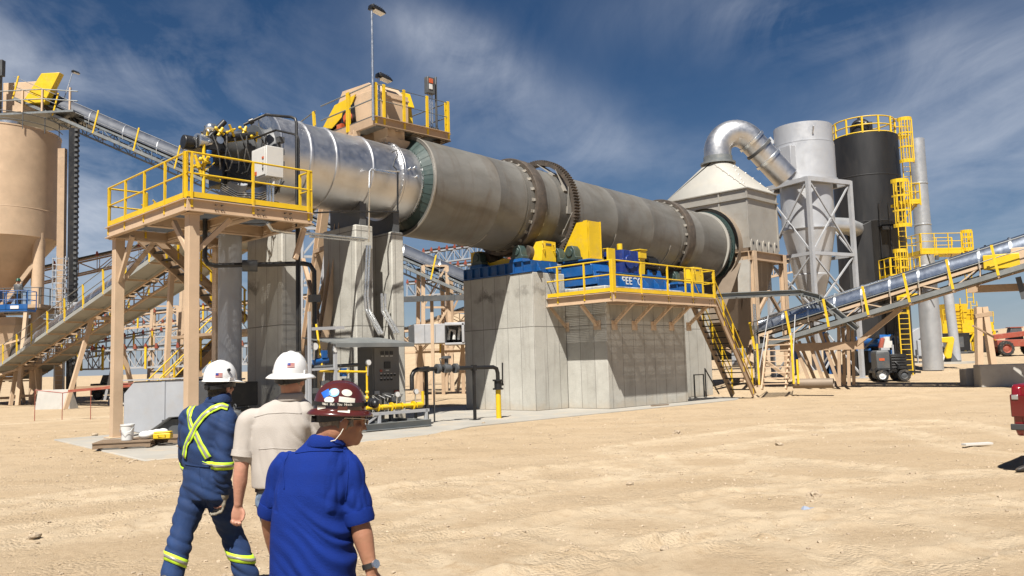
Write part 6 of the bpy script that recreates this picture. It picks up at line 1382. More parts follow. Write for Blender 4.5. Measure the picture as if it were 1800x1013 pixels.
# far yellow plant
for i, (px, py, w_, h_, l) in enumerate(((1685,600,2.6,2.8,'distant yellow screening machine with ladders left of the forklift'),(1712,603,2.0,2.2,'smaller distant yellow machine beside the yellow screening machine'))):
    Yy = 92+4*i; c = at(px,py+8,Yy); zg = gz(c.x,c.y); T = thing('screening_machine', l, 'machine', (c.x,c.y,zg), .2)
    mb = MB(); mb.box(-w_,w_,-1,1,2.2,2.2+h_*.5); mb.hexa([(-w_*.7,-.8,2.2+h_*.5),(w_*.2,-.8,2.2+h_*.5),(w_*.2,.8,2.2+h_*.5),(-w_*.7,.8,2.2+h_*.5)],[(-w_*.8,-1,2.6+h_),(w_*.3,-1,2.6+h_),(w_*.3,1,2.6+h_),(-w_*.8,1,2.6+h_)]); obj('hopper', mb, m_yel, T)
    mb = MB(); [mb.bar((x,-1,0),(x,-1,2.3),.2) for x in (-w_,-.5*w_,0,.5*w_,w_)]; [mb.bar((x,-1,.2),(x+.5*w_,-1,2.2),.12) for x in (-w_,-.5*w_,0,.5*w_)]; obj('frame', mb, m_yel, T)
    mb = MB(); mb.box(-w_*.9,w_*.9,-.6,.6,1.2,1.8); mb.bar((-w_-2,0,.8),(w_+1,0,2.2),.9,.2); obj('conveyor_belt', mb, m_dgrey, T)
    railing(T, [(-w_,-1.1,2.3+h_*.5),(w_,-1.1,2.3+h_*.5)], sp=1.2, toe=False)
    mb = MB(); [mb.bar((-w_*.3+x,-1.3,0),(-w_*.3+x,-1.2,4.6+h_*.5),.08) for x in (-.4,.4)]; [mb.bar((-w_*.3-.4,-1.3,.4*j),(-w_*.3+.4,-1.3,.4*j),.05) for j in range(1,14)]; obj('ladder', mb, m_yel, T)
c = at(1662,617,88); T = thing('generator_set', 'black generator set beneath the distant yellow machine', 'generator', (c.x,c.y,gz(c.x,c.y)), 0); mb = MB(); mb.box(-2.2,2.2,-.9,.9,.3,2.2); obj('housing', mb, m_black, T, bev=.05); mb = MB(); mb.box(-2.4,2.4,-1,1,.0,.28); obj('skid', mb, m_dgrey, T); mb = MB(); [mb.box(-1.9+.9*k,-1.2+.9*k,-.94,-.9,.7,1.8) for k in range(4)]; obj_each('louvre', mb, m_dgrey, T)

# ================================================================== left and middle background
def field_conveyor(label, p, q, h=.8, w=.9, legs=0, m=None, yel=True, idl=m_red, grp=None, nb=None):
    p = V(p); q = V(q); d = q-p; run = math.hypot(d.x,d.y); sl = d.z/run; T = thing('field_conveyor', label, 'conveyor', p, math.atan2(d.y,d.x), grp); m = m or m_tan
    n = nb or max(4, round(run/1.5)); mb = MB()
    for y in (-w/2,w/2):
        mb.bar((0,y,0),(run,y,sl*run),.09,.12); mb.bar((0,y,-h),(run,y,sl*run-h),.09,.12)
        for i in range(n):
            xa, xb = run*i/n, run*(i+1)/n
            mb.bar((xa,y,sl*xa-h*(i%2)),(xb,y,sl*xb-h*((i+1)%2)),.06); mb.bar((xa,y,sl*xa),(xa,y,sl*xa-h),.05,up=(1,0,0))
    obj('truss', mb, m, T); mb = MB(); mb.bar((0,0,.22),(run,0,sl*run+.22),w*.9,.08); obj('belt', mb, m_rub, T)
    mb = MB()
    for i in range(n+1):
        x = run*i/n; mb.hexa([(x-.12,-w*.62,sl*x+.05),(x+.12,-w*.62,sl*x+.05),(x+.12,-w*.3,sl*x+.05),(x-.12,-w*.3,sl*x+.05)],[(x-.05,-w*.66,sl*x+.4),(x+.05,-w*.66,sl*x+.4),(x+.05,-w*.56,sl*x+.4),(x-.05,-w*.56,sl*x+.4)])
    obj_each('roller_bracket', mb, idl, T)
    if yel:
        for i in range(0, n+1, 2):
            x = run*i/n; mb = MB(); mb.box(x-.07,x+.07,-w/2-.12,-w/2-.02,sl*x-h-.1,sl*x+.35); obj('marker_post', mb, m_yel, T)
    for k in range(legs):
        x = run*(k+.5)/legs; zg = gz(*(p+d*((k+.5)/legs)).xy)-p.z
        for s in (-1,1):
            mb = MB(); mb.bar((x,s*w*.4,sl*x-h),(x+s*.35,s*w*.7,zg-.1),.14); obj('leg', mb, m, T)
    return T
field_conveyor('pale lattice conveyor with red rollers high behind the silo and the platform posts', at(60,478,62), at(420,398,66), h=1.0)
field_conveyor('low level conveyor with yellow markers behind the burner stair', at(150,618,58), at(560,605,58), h=1.25, legs=4, m=m_frame, nb=22)
field_conveyor('low level conveyor with yellow markers seen between the two pier groups', at(700,583,52), at(850,578,52), h=1.35, legs=2)
field_conveyor('high lattice conveyor with many red rollers seen under the drum', at(742,446,75), at(1000,410,80), h=1.1, yel=False, m=m_frame, nb=20)
field_conveyor('second lattice conveyor just below the high one under the drum', at(775,472,72), at(1000,445,77), h=1.0, yel=False, m=m_frame, nb=18)
field_conveyor('grey lattice conveyor with red rollers beneath the two high ones under the drum', at(715,500,78), at(1000,478,82), h=1.2, yel=False, m=m_frame, nb=20)
field_conveyor('grey lattice conveyor crossing low behind the tan trestle legs at far left', at(-40,640,66), at(330,575,72), h=1.1, m=m_frame, nb=22)
field_conveyor('dusty grey lattice conveyor level behind the platform posts', at(120,575,80), at(520,560,82), h=1.3, yel=False, m=m_frame, nb=24)
field_conveyor('brown lattice conveyor climbing right in front of the sand hill', at(690,590,70), at(900,515,78), h=1.0, yel=False, m=m_tand, idl=m_tand)
field_conveyor('lattice conveyor passing level above the low conveyor, behind the stair', at(190,560,75), at(560,520,75), h=1.1)
field_conveyor('tan conveyor rising left behind the outlet hood frame', at(1390,455,60), at(1180,505,60), h=1.0, yel=False)
def tower(label, px, yt, yb, Y, w=1.6, m=None, cat='tower', n=4):
    a = at(px,yt,Y); g = gz(a.x,a.y); H_ = a.z-g; T = thing('lattice_tower', label, cat, (a.x,a.y,g), .3); m = m or m_tan
    for x, y in ((-w,-w),(w,-w),(w,w),(-w,w)):
        mb = MB(); mb.bar((x,y,-.3),(x*.8,y*.8,H_),.24,.24); obj('leg', mb, m, T)
    for k in range(n):
        z0, z1 = H_*k/n, H_*(k+1)/n
        mb = MB()
        for (xa,ya,xb,yb_) in ((-w,-w,w,-w),(w,-w,w,w)):
            f0, f1 = 1-.2*k/n, 1-.2*(k+1)/n; mb.bar((xa*f0,ya*f0,z0),(xb*f1,yb_*f1,z1),.11); mb.bar((xa*f1,ya*f1,z1),(xb*f1,yb_*f1,z1),.13)
        obj('bracing', mb, m, T)
    return T
tower('tan lattice tower left of centre behind the burner stair', 352, 500, 650, 70, 1.7)
tower('tan lattice tower behind the slim pier, right of the stair', 292, 540, 650, 74, 1.3)
tower('pale blue-grey lattice tower right of the slim pier', 548, 405, 640, 46, .75, m_frame, n=6)
tower('tan lattice tower seen between the piers under the dark conveyor', 760, 470, 590, 56, 1.0, n=3)
tower('rusty brown trestle tower left of the broad pier behind the shed', 806, 485, 585, 62, .9, m_tand, n=3)
# leaning tan column right of the platform, carries the feed head
T = plant('feed_tower', 'tan leaning steel legs rising behind the burner platform to the feed head', 'tower', -6.4, 4.0, 0)
for a_, b_ in (((-7.6,2.6,0),(-5.9,2.4,9.6)),((-6.3,5.6,0),(-5.6,4.2,9.6)),((-3.4,5.6,0),(-4.0,4.2,9.6))):
    mb = MB(); mb.ibeam(a_,b_,.28,.28,.03,up=(0,1,0)); obj('leg', mb, m_tan, T)
for a_, b_ in (((-7.1,2.6,2.9),(-6.1,5.4,5.6)),((-6.6,2.5,5.8),(-6.0,4.9,3.4)),((-7.3,2.6,1.8),(-6.2,5.5,1.8)),((-6.6,2.5,5.8),(-6,4.8,5.8)),((-6.05,5.0,4),(-3.6,5.0,6)),((-5.7,4.4,8.2),(-3.9,4.4,8.2))):
    mb = MB(); mb.bar(a_,b_,.13); obj('brace', mb, m_tand, T)
T = thing('container_shed', 'grey sheet metal pump shed with an open dark end, between the pier groups', 'shed', at(778,608,50), 0); T.location.z = gz(T.location.x,T.location.y)
zo = at(778,604,50).z-T.location.z; x0, x1 = (722-778)*50/F, (840-778)*50/F; ht = 33*50/F
mb = MB(); mb.box(x0+.35,.25,-1.2,1.2,zo,zo+ht); mb.box(.25,x1,-1.25,-1.1,zo+ht-.12,zo+ht); mb.box(.25,x1,1.05,1.2,zo,zo+ht); mb.box(.25,x1,-1.2,1.2,zo+ht,zo+ht+.06); mb.box(1.25,1.4,-1.25,-1.1,zo,zo+ht); mb.box(.25,x1,-1.2,1.2,zo-.12,zo); obj('casing', mb, m_frame, T, bev=.02)
mb = MB(); [mb.box(x0+.36+.62*k,x0+.38+.62*k,-1.215,-1.2,zo+.05,zo+ht-.05) for k in range(4)]; mb.hexa([(x0,-1.0,zo),(x0+.35,-1.2,zo),(x0+.35,1.2,zo),(x0,1,zo)],[(x0,-1.0,zo+ht*.9),(x0+.35,-1.2,zo+ht),(x0+.35,1.2,zo+ht),(x0,1,zo+ht*.9)]); obj('louvre', mb, m_dgrey, T)
mb = MB(); mb.tube([(.4,-.6,zo+.2),(.5,-.7,zo+.8),(.8,-.8,zo+.7),(.75,-.8,zo+.2)],.1,8); mb.tube([(1.0,-.6,zo+.2),(1.1,-.8,zo+.85),(1.4,-.9,zo+.6),(1.5,-.8,zo+.1)],.1,8); obj('hose', mb, m_lgrey, T); mb = MB(); mb.box(.4,x1-.2,.4,1.0,zo,zo+.7); obj('pump', mb, m_black, T)
for x in (x0+.6,0,1.2):
    mb = MB(); mb.bar((x,0,0),(x,0,zo-.1),.2); obj('leg', mb, m_tand, T)
T = thing('pipe_bridge', 'thick dark green pipe running level between the pier groups under the dark conveyor', 'pipe', at(765,525,40), 0)
mb = MB(); mb.bar((-2.2,0,0),(2.4,0,.02),.2,.26); [mb.box(x-.03,x+.03,-.14,.14,-.17,.17) for x in (-.6,.9)]; obj('pipe', mb, m_dgrey, T)
for x in (-1.8,-.2,1.5):
    mb = MB(); mb.bar((x,.3,-.1),(x,.3,-T.location.z-.1),.13,.16); obj('post', mb, m_tan, T)
# boom lift basket by the silo
c = at(22,545,47); T = thing('boom_lift', 'blue boom lift basket raised beside the silo cone', 'lift', (c.x,c.y,c.z), rad(4)); zb = c.z
mb = MB(); mb.box(-1.3,1.05,-.5,.5,-.12,0); mb.box(-1.3,1.05,-.52,-.48,.0,.28); obj('floor', mb, m_blue, T)
mb = MB()
for z_ in (.55,1.05): mb.tube([V((-1.3,-.5,z_)),V((1.05,-.5,z_)),V((1.05,.5,z_)),V((-1.3,.5,z_))],.025,6,closed=True)
for x in (-1.3,-.7,-.1,.5,1.05): mb.box(x-.02,x+.02,-.52,-.48,0,1.05); mb.box(x-.02,x+.02,.48,.52,0,1.05)
obj('rail', mb, m_blue, T)
mb = MB(); mb.box(-1.25,-.45,-.56,-.2,.45,1.1); obj('control_box', mb, m_blue, T, bev=.03)
mb = MB(); mb.box(.15,.6,-.54,-.52,.02,.2); obj('sign_panel', mb, m_white, T)
mb = MB(); mb.tube([(-1.0,.1,-.1),(-1.5,.1,-.35),(-1.6,.3,-zb*.35),(-3.2,.8,-zb+.6)],.13,10); mb.box(-5.0,-2.4,-.4,1.8,-zb+.3,-zb+1.1); obj('boom', mb, m_black, T)
mb = MB(); mb.tube([(-1.15,-.45,-.1),(-1.2,-.5,-.45),(-.9,-.45,-.5),(-.8,-.4,-.1)],.05,8); obj('hose', mb, m_black, T)
LIFT = V(T.location)
o = thing('barrier_tape', 'red safety rail stretched between the tan trestle legs at left', 'rail', at(150,690,33), 0); mb = MB()
pts = [at(x,y,33+.0*x) for x,y in ((62,686),(110,691),(160,684),(215,675),(255,672))]; mb.tube([p-o.location for p in pts],.02,6); mb.bar(at(120,688,33)-o.location, at(230,678,33)-o.location,.03,.1); [mb.cyl(p-o.location, V((p.x,p.y,0))-o.location,.014,n=6) for p in pts]; obj('rail', mb, m_red, o)
for px, py, Y, l, w_ in ((205,690,60,'dark parked machine in shade behind the trestle legs',1.6),(330,690,56,'low dark pump unit on the sand behind the yellow stair rail',1.2)):
    c = at(px,py,Y); T = thing('pump_unit', l, 'machine', (c.x,c.y,gz(c.x,c.y)), .1); mb = MB(); mb.box(-w_,w_*.6,-.6,.6,.35,1.15); mb.hexa([(-w_*.6,-.6,1.15),(w_*.1,-.6,1.15),(w_*.1,.6,1.15),(-w_*.6,.6,1.15)],[(-w_*.5,-.5,1.75),(0,-.5,1.75),(0,.5,1.75),(-w_*.5,.5,1.75)]); obj('body', mb, m_dgrey, T, bev=.04)
    for x in (-w_*.65,w_*.35): wheel(T,(x,-.65,.34),.34,.22,hubm=m_dgrey)
# sand heap behind and stones
random.seed(21)
def rock_mesh(nm, seed, r=1.0, sub=2):
    bm = bmesh.new(); bmesh.ops.create_icosphere(bm, subdivisions=sub, radius=r)
    for v in bm.verts: v.co *= 1 + .55*mn.noise(v.co*1.3+V((seed*7.1,0,0))) + .2*mn.noise(v.co*3+V((seed,3,0))); v.co.z *= .65
    me = bpy.data.meshes.new(nm); bm.to_mesh(me); bm.free(); me.materials.append(m_rock); return me
m_rock = M('sandy_rock', (.44,.345,.24), .95, 0, .35, 2.3, (.56,.46,.34), .6, 3, .5, 18)
ROCKS = [(1432,872,.075,'fist-sized pale rock at the lower right on open sand'),(1168,962,.045,'small tan rock near the bottom edge right of the blue polo shirt'),(1432,767,.06,'pale rock beyond the plank in the right yard'),(1370,783,.07,'flat pale stone in the right yard left of the other rock'),(1107,852,.05,'small upright stone in the open yard'),(1190,762,.08,'pale stone lying out from the drive pier'),(873,940,.05,'flat stone in front of the blue polo shirt'),(322,892,.05,'pale stone left of the blue coverall knee'),(60,945,.06,'stone in the lower left sand'),(167,766,.09,'stone just left of the pallet'),(238,811,.05,'small stone in front of the pallet'),(850,745,.06,'stone at the pad edge near the yellow riser')]
for i, (px, py, r, l) in enumerate(ROCKS):
    p = gnd(px,py); me = rock_mesh('rock', i+1); o = bpy.data.objects.new('rock', me); col.objects.link(o); o.location = (p.x,p.y,gz(p.x,p.y)+r*.25); o.scale = (r,)*3; o.rotation_euler = (0,0,i*1.3); tag(o,l,'rock')
def pebbles():
    bm = bmesh.new(); base = [rock_mesh('tmp', k+40, 1.0, 1) for k in range(5)]; mb = MB()
    random.seed(8)
    for i in range(15000):
        a_ = rad(random.uniform(-36,36)); r = 3.0*math.exp(random.random()*2.3); x, y = r*math.sin(a_), r*math.cos(a_)
        q = uv(V((x,y,0)))
        if -15 < q.x < 13 and -3.4 < q.y < 6: continue
        if mn.noise(V((x*.45,y*.9,0))) < random.uniform(-.45,.4): continue
        s = .004 + .018*random.random()**6 + .0005*r; hgt = hz(x,y)+micro(x,y)[0]
        me = base[i%5]; mb.add([V((x,y,hgt+s*.2))+v.co*s for v in me.vertices if True],[tuple(p.vertices) for p in me.polygons])
    o = obj('pebbles', mb, m_rock); o['kind'] = 'stuff'; o['label'] = 'scattered pebbles on the sand'; o['category'] = 'pebbles'
    for me in base: bpy.data.meshes.remove(me)
pebbles()
# ================================================================== people
from mathutils.bvhtree import BVHTree
m_skin  = M('tanned_skin', (.36,.175,.105), .5, 0, .14, 9, (.42,.17,.11), .4, 16, .12, 60, spec=.35)
m_skin2 = M('fair_skin', (.50,.255,.175), .5, 0, .14, 9, (.55,.22,.16), .4, 16, .12, 60, spec=.35)
m_hair  = M('grey_hair', (.26,.215,.17), .7, 0, .5, 22, (.50,.44,.37), .6, 30, .9, 90, (1,1,.35))
m_hairb = M('dark_hair', (.02,.015,.012), .6, 0, .4, 22, None, 0, 1, .8, 90, (1,1,.35))
m_polo  = M('royal_blue_knit', (.006,.026,.195), .9, 0, .16, 5, None, 0, 1, .3, 180, spec=.15)
m_cover = m_cover
m_navy  = M('navy_cotton', (.004,.026,.10), .85, 0, .15, 5, (.012,.055,.19), .4, 6, .25, 160)
m_shirt = M('pale_stone_cotton', (.44,.40,.36), .85, 0, .05, 4, (.5,.44,.38), .3, 5, .2, 170)
m_jean  = M('faded_denim', (.14,.20,.30), .9, 0, .3, 9, (.28,.36,.46), .5, 5, .3, 170)
m_boot  = M('boot_leather', (.03,.024,.02), .6, 0, .3, 6, DUST, .5, 6, .2, 40)
m_hatw  = M('white_hat_shell', (.78,.78,.77), .28, 0, .02, 3, coat=.3, rvar=.05)
m_hatm  = M('maroon_hat_shell', (.085,.018,.014), .2, 0, .15, 3, coat=.6, rvar=.06)
m_hiv   = M('lime_tape', (.52,.78,.03), .6, 0, .06, 6)
m_silv  = M('silver_tape', (.33,.32,.29), .4, .3, .1, 10)
m_glove = M('suede_glove', (.25,.22,.17), .85, 0, .25, 10, (.12,.1,.08), .4, 14, .3, 60)
m_stkb  = M('blue_sticker', (.02,.12,.5), .3); m_stkc = M('sky_blue_sticker', (.2,.5,.75), .3); m_stkw = M('cream_sticker', (.68,.64,.56), .35); m_flr = M('flag_red', (.5,.03,.04), .4); m_flb = M('flag_blue', (.03,.05,.25), .4)
m_glass = M('spectacle_lens', (.25,.25,.25), .05, .3, .02)

def loft(mb, rings, n=26):
    """rings: (centre, half width, half depth, lateral dir, forward dir[, squareness])"""
    vs = []
    for r in rings:
        c, a, b, lx, fy = r[:5]; k = r[5] if len(r) > 5 else 2.2; c = V(c); lx = V(lx).normalized(); fy = V(fy).normalized()
        for i in range(n):
            t = 2*PI*i/n; ct, st = math.cos(t), math.sin(t)
            vs.append(c + lx*(a*math.copysign(abs(ct)**(2/k), ct)) + fy*(b*math.copysign(abs(st)**(2/k), st)))
    m = len(rings); fs = [(i*n+j, i*n+(j+1)%n, (i+1)*n+(j+1)%n, (i+1)*n+j) for i in range(m-1) for j in range(n)]
    fs += [tuple(range(n)), tuple(range(m*n-1, (m-1)*n-1, -1))]
    return mb.add(vs, fs)
def limb(mb, pts, rs, n=18, caps=True):
    """smooth tapered limb through the joints (Catmull-Rom), rounded at both ends"""
    P = [V(p) for p in pts]; out = []; rr = []
    for i in range(len(P)-1):
        p0 = P[max(0,i-1)]; p1 = P[i]; p2 = P[i+1]; p3 = P[min(len(P)-1,i+2)]
        for k in range(6):
            t = k/6; out.append(.5*((2*p1)+(p2-p0)*t+(2*p0-5*p1+4*p2-p3)*t*t+(3*p1-p0-3*p2+p3)*t**3)); s = t*t*(3-2*t); rr.append(rs[i]*(1-s)+rs[i+1]*s)
    out.append(P[-1]); rr.append(rs[-1]); mb.tube(out, rr, n)
    if caps: mb.sph(P[0], rs[0], 14, 10); mb.sph(P[-1], rs[-1], 14, 10)
    return mb
def solid(name, mb, m, parent, voxel=.008, smooth=3, disp=None, sharp=80):
    """fuse overlapping closed shells into one continuous surface"""
    off = BASE.get(parent.name) if parent is not None else None
    me = bpy.data.meshes.new(name); me.from_pydata([tuple(p) for p in mb.v], [], mb.f)
    bm = bmesh.new(); bm.from_mesh(me); bmesh.ops.recalc_face_normals(bm, faces=bm.faces); bm.to_mesh(me); bm.free()
    tmp = bpy.data.objects.new('tmp', me); col.objects.link(tmp)
    rm = tmp.modifiers.new('fuse', 'REMESH'); rm.mode = 'VOXEL'; rm.voxel_size = voxel
    bpy.context.view_layer.update(); me2 = bpy.data.meshes.new_from_object(tmp.evaluated_get(bpy.context.evaluated_depsgraph_get())); bpy.data.objects.remove(tmp)
    bm = bmesh.new(); bm.from_mesh(me2)
    for _ in range(smooth): bmesh.ops.smooth_vert(bm, verts=bm.verts, factor=.5, use_axis_x=True, use_axis_y=True, use_axis_z=True)
    bm.normal_update()
    if disp:
        mv = [(v, v.normal.copy()*disp(v.co, v.normal)) for v in bm.verts]
        for v, d in mv: v.co += d
    if off:
        for v in bm.verts: v.co -= off
    bm.to_mesh(me2); bm.free(); me2.shade_smooth(); me2.name = name
    o = link_mesh(name, me2, m, parent)
    if off: BASE[o.name] = off
    return o
def bvh(o):
    off = BASE.get(o.name, V((0,0,0))); return BVHTree.FromPolygons([v.co+off for v in o.data.vertices], [tuple(p.vertices) for p in o.data.polygons])
def folds(amp, sx, sy, sz, seed=0, power=.8, mask=None):
    def f(co, n):
        q = V((co.x*sx+seed, co.y*sy+seed*2, co.z*sz)); q += V((mn.noise(q*.6),mn.noise(q*.6+V((5,1,2))),0))*.9
        d = 1-abs(mn.noise(q))*2.0; d2 = mn.noise(q*2.3+V((9,9,9)))
        d = amp*(max(0,d)**(1/power)-.5)+amp*.25*d2
        return d*(mask(co) if mask else 1)
    return f
def ribbon(name, tree, path, width, m, parent, lift=.004, eye=None, thick=.002):
    """strip of tape laid on a surface: path points are shot along the sight lines onto it"""
    eye = CC if eye is None else eye; hits = []
    P = []
    for a, b in zip(path[:-1], path[1:]):
        for k in range(10): P.append(V(a).lerp(V(b), k/10))
    P.append(V(path[-1]))
    for p in P:
        d = (p-eye).normalized(); h = tree.ray_cast(eye, d)
        if h[0] is not None: hits.append((h[0], h[1] if h[1].dot(d) < 0 else -h[1]))
    mb = MB(); vs = []; n = len(hits)
    for i, (c, nr) in enumerate(hits):
        t = (hits[min(n-1,i+1)][0]-hits[max(0,i-1)][0]).normalized(); s = t.cross(nr).normalized()
        row = []
        for u in (-1,-.5,0,.5,1):
            q = c + s*(u*width/2) + nr*.05; h = tree.ray_cast(q, -nr, .12)
            row.append((h[0] if h[0] is not None else c+s*(u*width/2)) + nr*lift)
        vs += row
    fs = [(i*5+j, (i+1)*5+j, (i+1)*5+j+1, i*5+j+1) for i in range(n-1) for j in range(4)]
    mb.add(vs, fs); o = obj(name, mb, m, parent, smooth=60)
    sm = o.modifiers.new('t', 'SOLIDIFY'); sm.thickness = thick; sm.offset = 1
    return o
def band(name, tree, c, axis, width, m, parent, lift=.004, rmax=.2):
    c = V(c); d, a, b = _frame(axis); mb = MB(); n = 36; vs = []
    for i in range(n):
        t = 2*PI*i/n; e = a*math.cos(t)+b*math.sin(t)
        for u in (-1,0,1):
            q = c + d*(u*width/2); h = tree.ray_cast(q, e, rmax); r = (h[0]-q).length if h[0] is not None else .07
            vs.append(q+e*(r+lift))
    fs = [(i*3+j, ((i+1)%n)*3+j, ((i+1)%n)*3+j+1, i*3+j+1) for i in range(n) for j in range(2)]
    mb.add(vs, fs); o = obj(name, mb, m, parent, smooth=60); sm = o.modifiers.new('t', 'SOLIDIFY'); sm.thickness = .002; sm.offset = 1; return o
def basis(fwd_, up_): f = V(fwd_).normalized(); u = V(up_); r = f.cross(u).normalized(); u = r.cross(f).normalized(); return r, f, u
def put(mb, c, B, fn):
    """build in a local frame (x right, y forward, z up) and move to c"""
    t = MB(); fn(t); r, f, u = B; mb.add([V(c)+r*p.x+f*p.y+u*p.z for p in t.v], t.f); return mb
def head_shape(t, s=1.0):
    t.sph((0,-.008*s,.03*s),(.077*s,.098*s,.105*s),20,14); t.sph((0,.03*s,-.045*s),(.06*s,.066*s,.075*s),18,12); t.sph((0,.072*s,-.088*s),(.028*s,.024*s,.024*s),12,8)
    t.sph((0,.088*s,.02*s),(.05*s,.02*s,.03*s),12,8)
    t.hexa([(-.018*s,.085*s,-.035*s),(.018*s,.085*s,-.035*s),(.016*s,.122*s,-.035*s),(-.016*s,.122*s,-.035*s)],[(-.008*s,.085*s,.02*s),(.008*s,.085*s,.02*s),(.006*s,.099*s,.02*s),(-.006*s,.099*s,.02*s)])
    t.sph((0,.094*s,-.06*s),(.026*s,.012*s,.006*s),10,6); t.sph((0,.092*s,-.072*s),(.023*s,.012*s,.007*s),10,6)
    for sg in (-1,1):
        t.sph((sg*.08*s,-.006*s,-.008*s),(.012*s,.021*s,.034*s),12,8); t.sph((sg*.032*s,.09*s,.022*s),(.02*s,.012*s,.009*s),8,6); t.sph((sg*.045*s,.07*s,-.02*s),(.022*s,.02*s,.02*s),8,6)
def hair_shape(t, s=1.0, low=-.06):
    t.sph((0,-.022*s,.025*s),(.0815*s,.094*s,.1*s),20,14)
    if low < -.03: t.sph((0,-.045*s,low*s),(.062*s,.05*s,.045*s),16,10)
    for sg in (-1,1): t.sph((sg*.06*s,-.015*s,.0),(.023*s,.035*s,.05*s),10,8); t.hexa([(sg*.07-.008,.02*s,-.02*s),(sg*.07+.008,.02*s,-.02*s),(sg*.07+.008,.04*s,-.02*s),(sg*.07-.008,.04*s,-.02*s)],[(sg*.07-.008,.02*s,.04*s),(sg*.07+.008,.02*s,.04*s),(sg*.07+.008,.04*s,.04*s),(sg*.07-.008,.04*s,.04*s)])
def hard_hat(parent, c, B, m, full=True, s=1.0, brim=.045, vis=.075):
    """c: centre of the brim plane; shell and brim as one moulded sheet"""
    na, nr = 64, 12; r, f, u = B; vs = []
    def W_(x, y, z): return V(c)+r*x*s+f*y*s+u*z*s
    A, Bq, Hh = .112, .140, .148
    for i in range(nr+1):
        t = (PI/2)*i/nr
        for k in range(na):
            a = 2*PI*k/na; ct = math.cos(t)**.86; x = A*ct*math.cos(a); y = Bq*ct*math.sin(a); z = Hh*math.sin(t)**.95
            ridge = max(0, 1-abs(x)/.012)*.006 + max(0, 1-abs(abs(x)-.045)/.008)*.0035
            ridge *= 1 if i > 3 else i/4
            vs.append(W_(x*(1+ridge*2), y*(1+ridge*2), z+ridge))
    fs = [(i*na+k, i*na+(k+1)%na, (i+1)*na+(k+1)%na, (i+1)*na+k) for i in range(nr) for k in range(na)]
    base_n = len(vs)
    for j in range(1,5):
        for k in range(na):
            a = 2*PI*k/na; w_ = (brim*(1+.25*max(0,math.sin(a)))) if full else (.010+ (vis*max(0,math.sin(a))**1.5))
            e = w_*j/4; vs.append(W_((A+e)*math.cos(a), (Bq+e)*math.sin(a), -.22*e-(.02*(j/4)**2 if full else .006*j/4)))
    for j in range(4):
        o0 = 0 if j == 0 else base_n+(j-1)*na; o1 = base_n+j*na
        fs += [(o0+k, o1+k, o1+(k+1)%na, o0+(k+1)%na) for k in range(na)]
    mb = MB(); mb.add(vs, fs); h = obj('hard_hat', mb, m, parent, smooth=60)
    sm = h.modifiers.new('t', 'SOLIDIFY'); sm.thickness = .004; sm.offset = -1
    mb = MB()                          # accessory slots at the sides and the nape band
    for sg in (-1,1): put(mb, c, B, lambda t: t.box(sg*.113*s-.006,sg*.113*s+.006,-.03*s,.02*s,.0,.022*s))
    obj_each('slot', mb, m, h)
    mb = MB(); q = [W_((A-.012)*math.cos(a), (Bq-.014)*math.sin(a), -.035-.02*max(0,-math.sin(a))) for a in [2*PI*k/40 for k in range(40)]]
    for k in range(40): mb.bar(q[k], q[(k+1)%40], .004, .03, up=u)
    put(mb, c, B, lambda t: t.cyl((0,-.128*s,-.055*s),(0,-.146*s,-.055*s),.018*s,n=14)); obj('suspension_band', mb, m_black, h)
    return h, W_
def patch(name, tree, c, B, cx, cz, w_, h_, m, parent, shape='rect', eye_off=.4, lift=.0025, rot=0, dirv=None, n=8):
    """small sticker wrapped on a shell; centred where a ray from outside along dirv meets it"""
    r, f, u = B; d = V(dirv).normalized(); o_ = V(c) + d*eye_off; sx_ = u.cross(d).normalized(); sy_ = d.cross(sx_).normalized()
    ca, sa = math.cos(rot), math.sin(rot); mb = MB(); vs = []; ok = True
    for j in range(n+1):
        for i in range(n+1):
            x, y = (i/n-.5)*2, (j/n-.5)*2
            if shape == 'oval':
                k = max(abs(x),abs(y)); L_ = math.hypot(x,y); x, y = (x*k/L_, y*k/L_) if L_ > 1e-6 else (0,0)
            x, y = cx+(x*ca-y*sa)*w_/2 if False else cx+((x*w_/2)*ca-(y*h_/2)*sa), cz+((x*w_/2)*sa+(y*h_/2)*ca)
            hit = tree.ray_cast(o_ + sx_*x + sy_*y, -d, 1.0)
            if hit[0] is None: return None
            vs.append(hit[0]+d*lift)
    fs = [(j*(n+1)+i, j*(n+1)+i+1, (j+1)*(n+1)+i+1, (j+1)*(n+1)+i) for j in range(n) for i in range(n)]
    mb.add(vs, fs); return obj(name, mb, m, parent, smooth=60)
def flag(tree, c, B, cx, cz, w_, dirv, parent):
    b_ = patch('flag_sticker', tree, c, B, cx, cz, w_, w_*.62, m_stkw, parent, dirv=dirv, lift=.002)
    if b_ is None: return
    for k in range(4):
        y = cz + w_*.62*(-.43+.286*k); patch('red_stripe', tree, c, B, cx, y, w_*.98, w_*.62*.13, m_flr, b_, dirv=dirv, lift=.0032, n=4)
    patch('blue_corner', tree, c, B, cx-w_*.27, cz+w_*.62*.22, w_*.42, w_*.62*.54, m_flb, b_, dirv=dirv, lift=.0042, n=4)
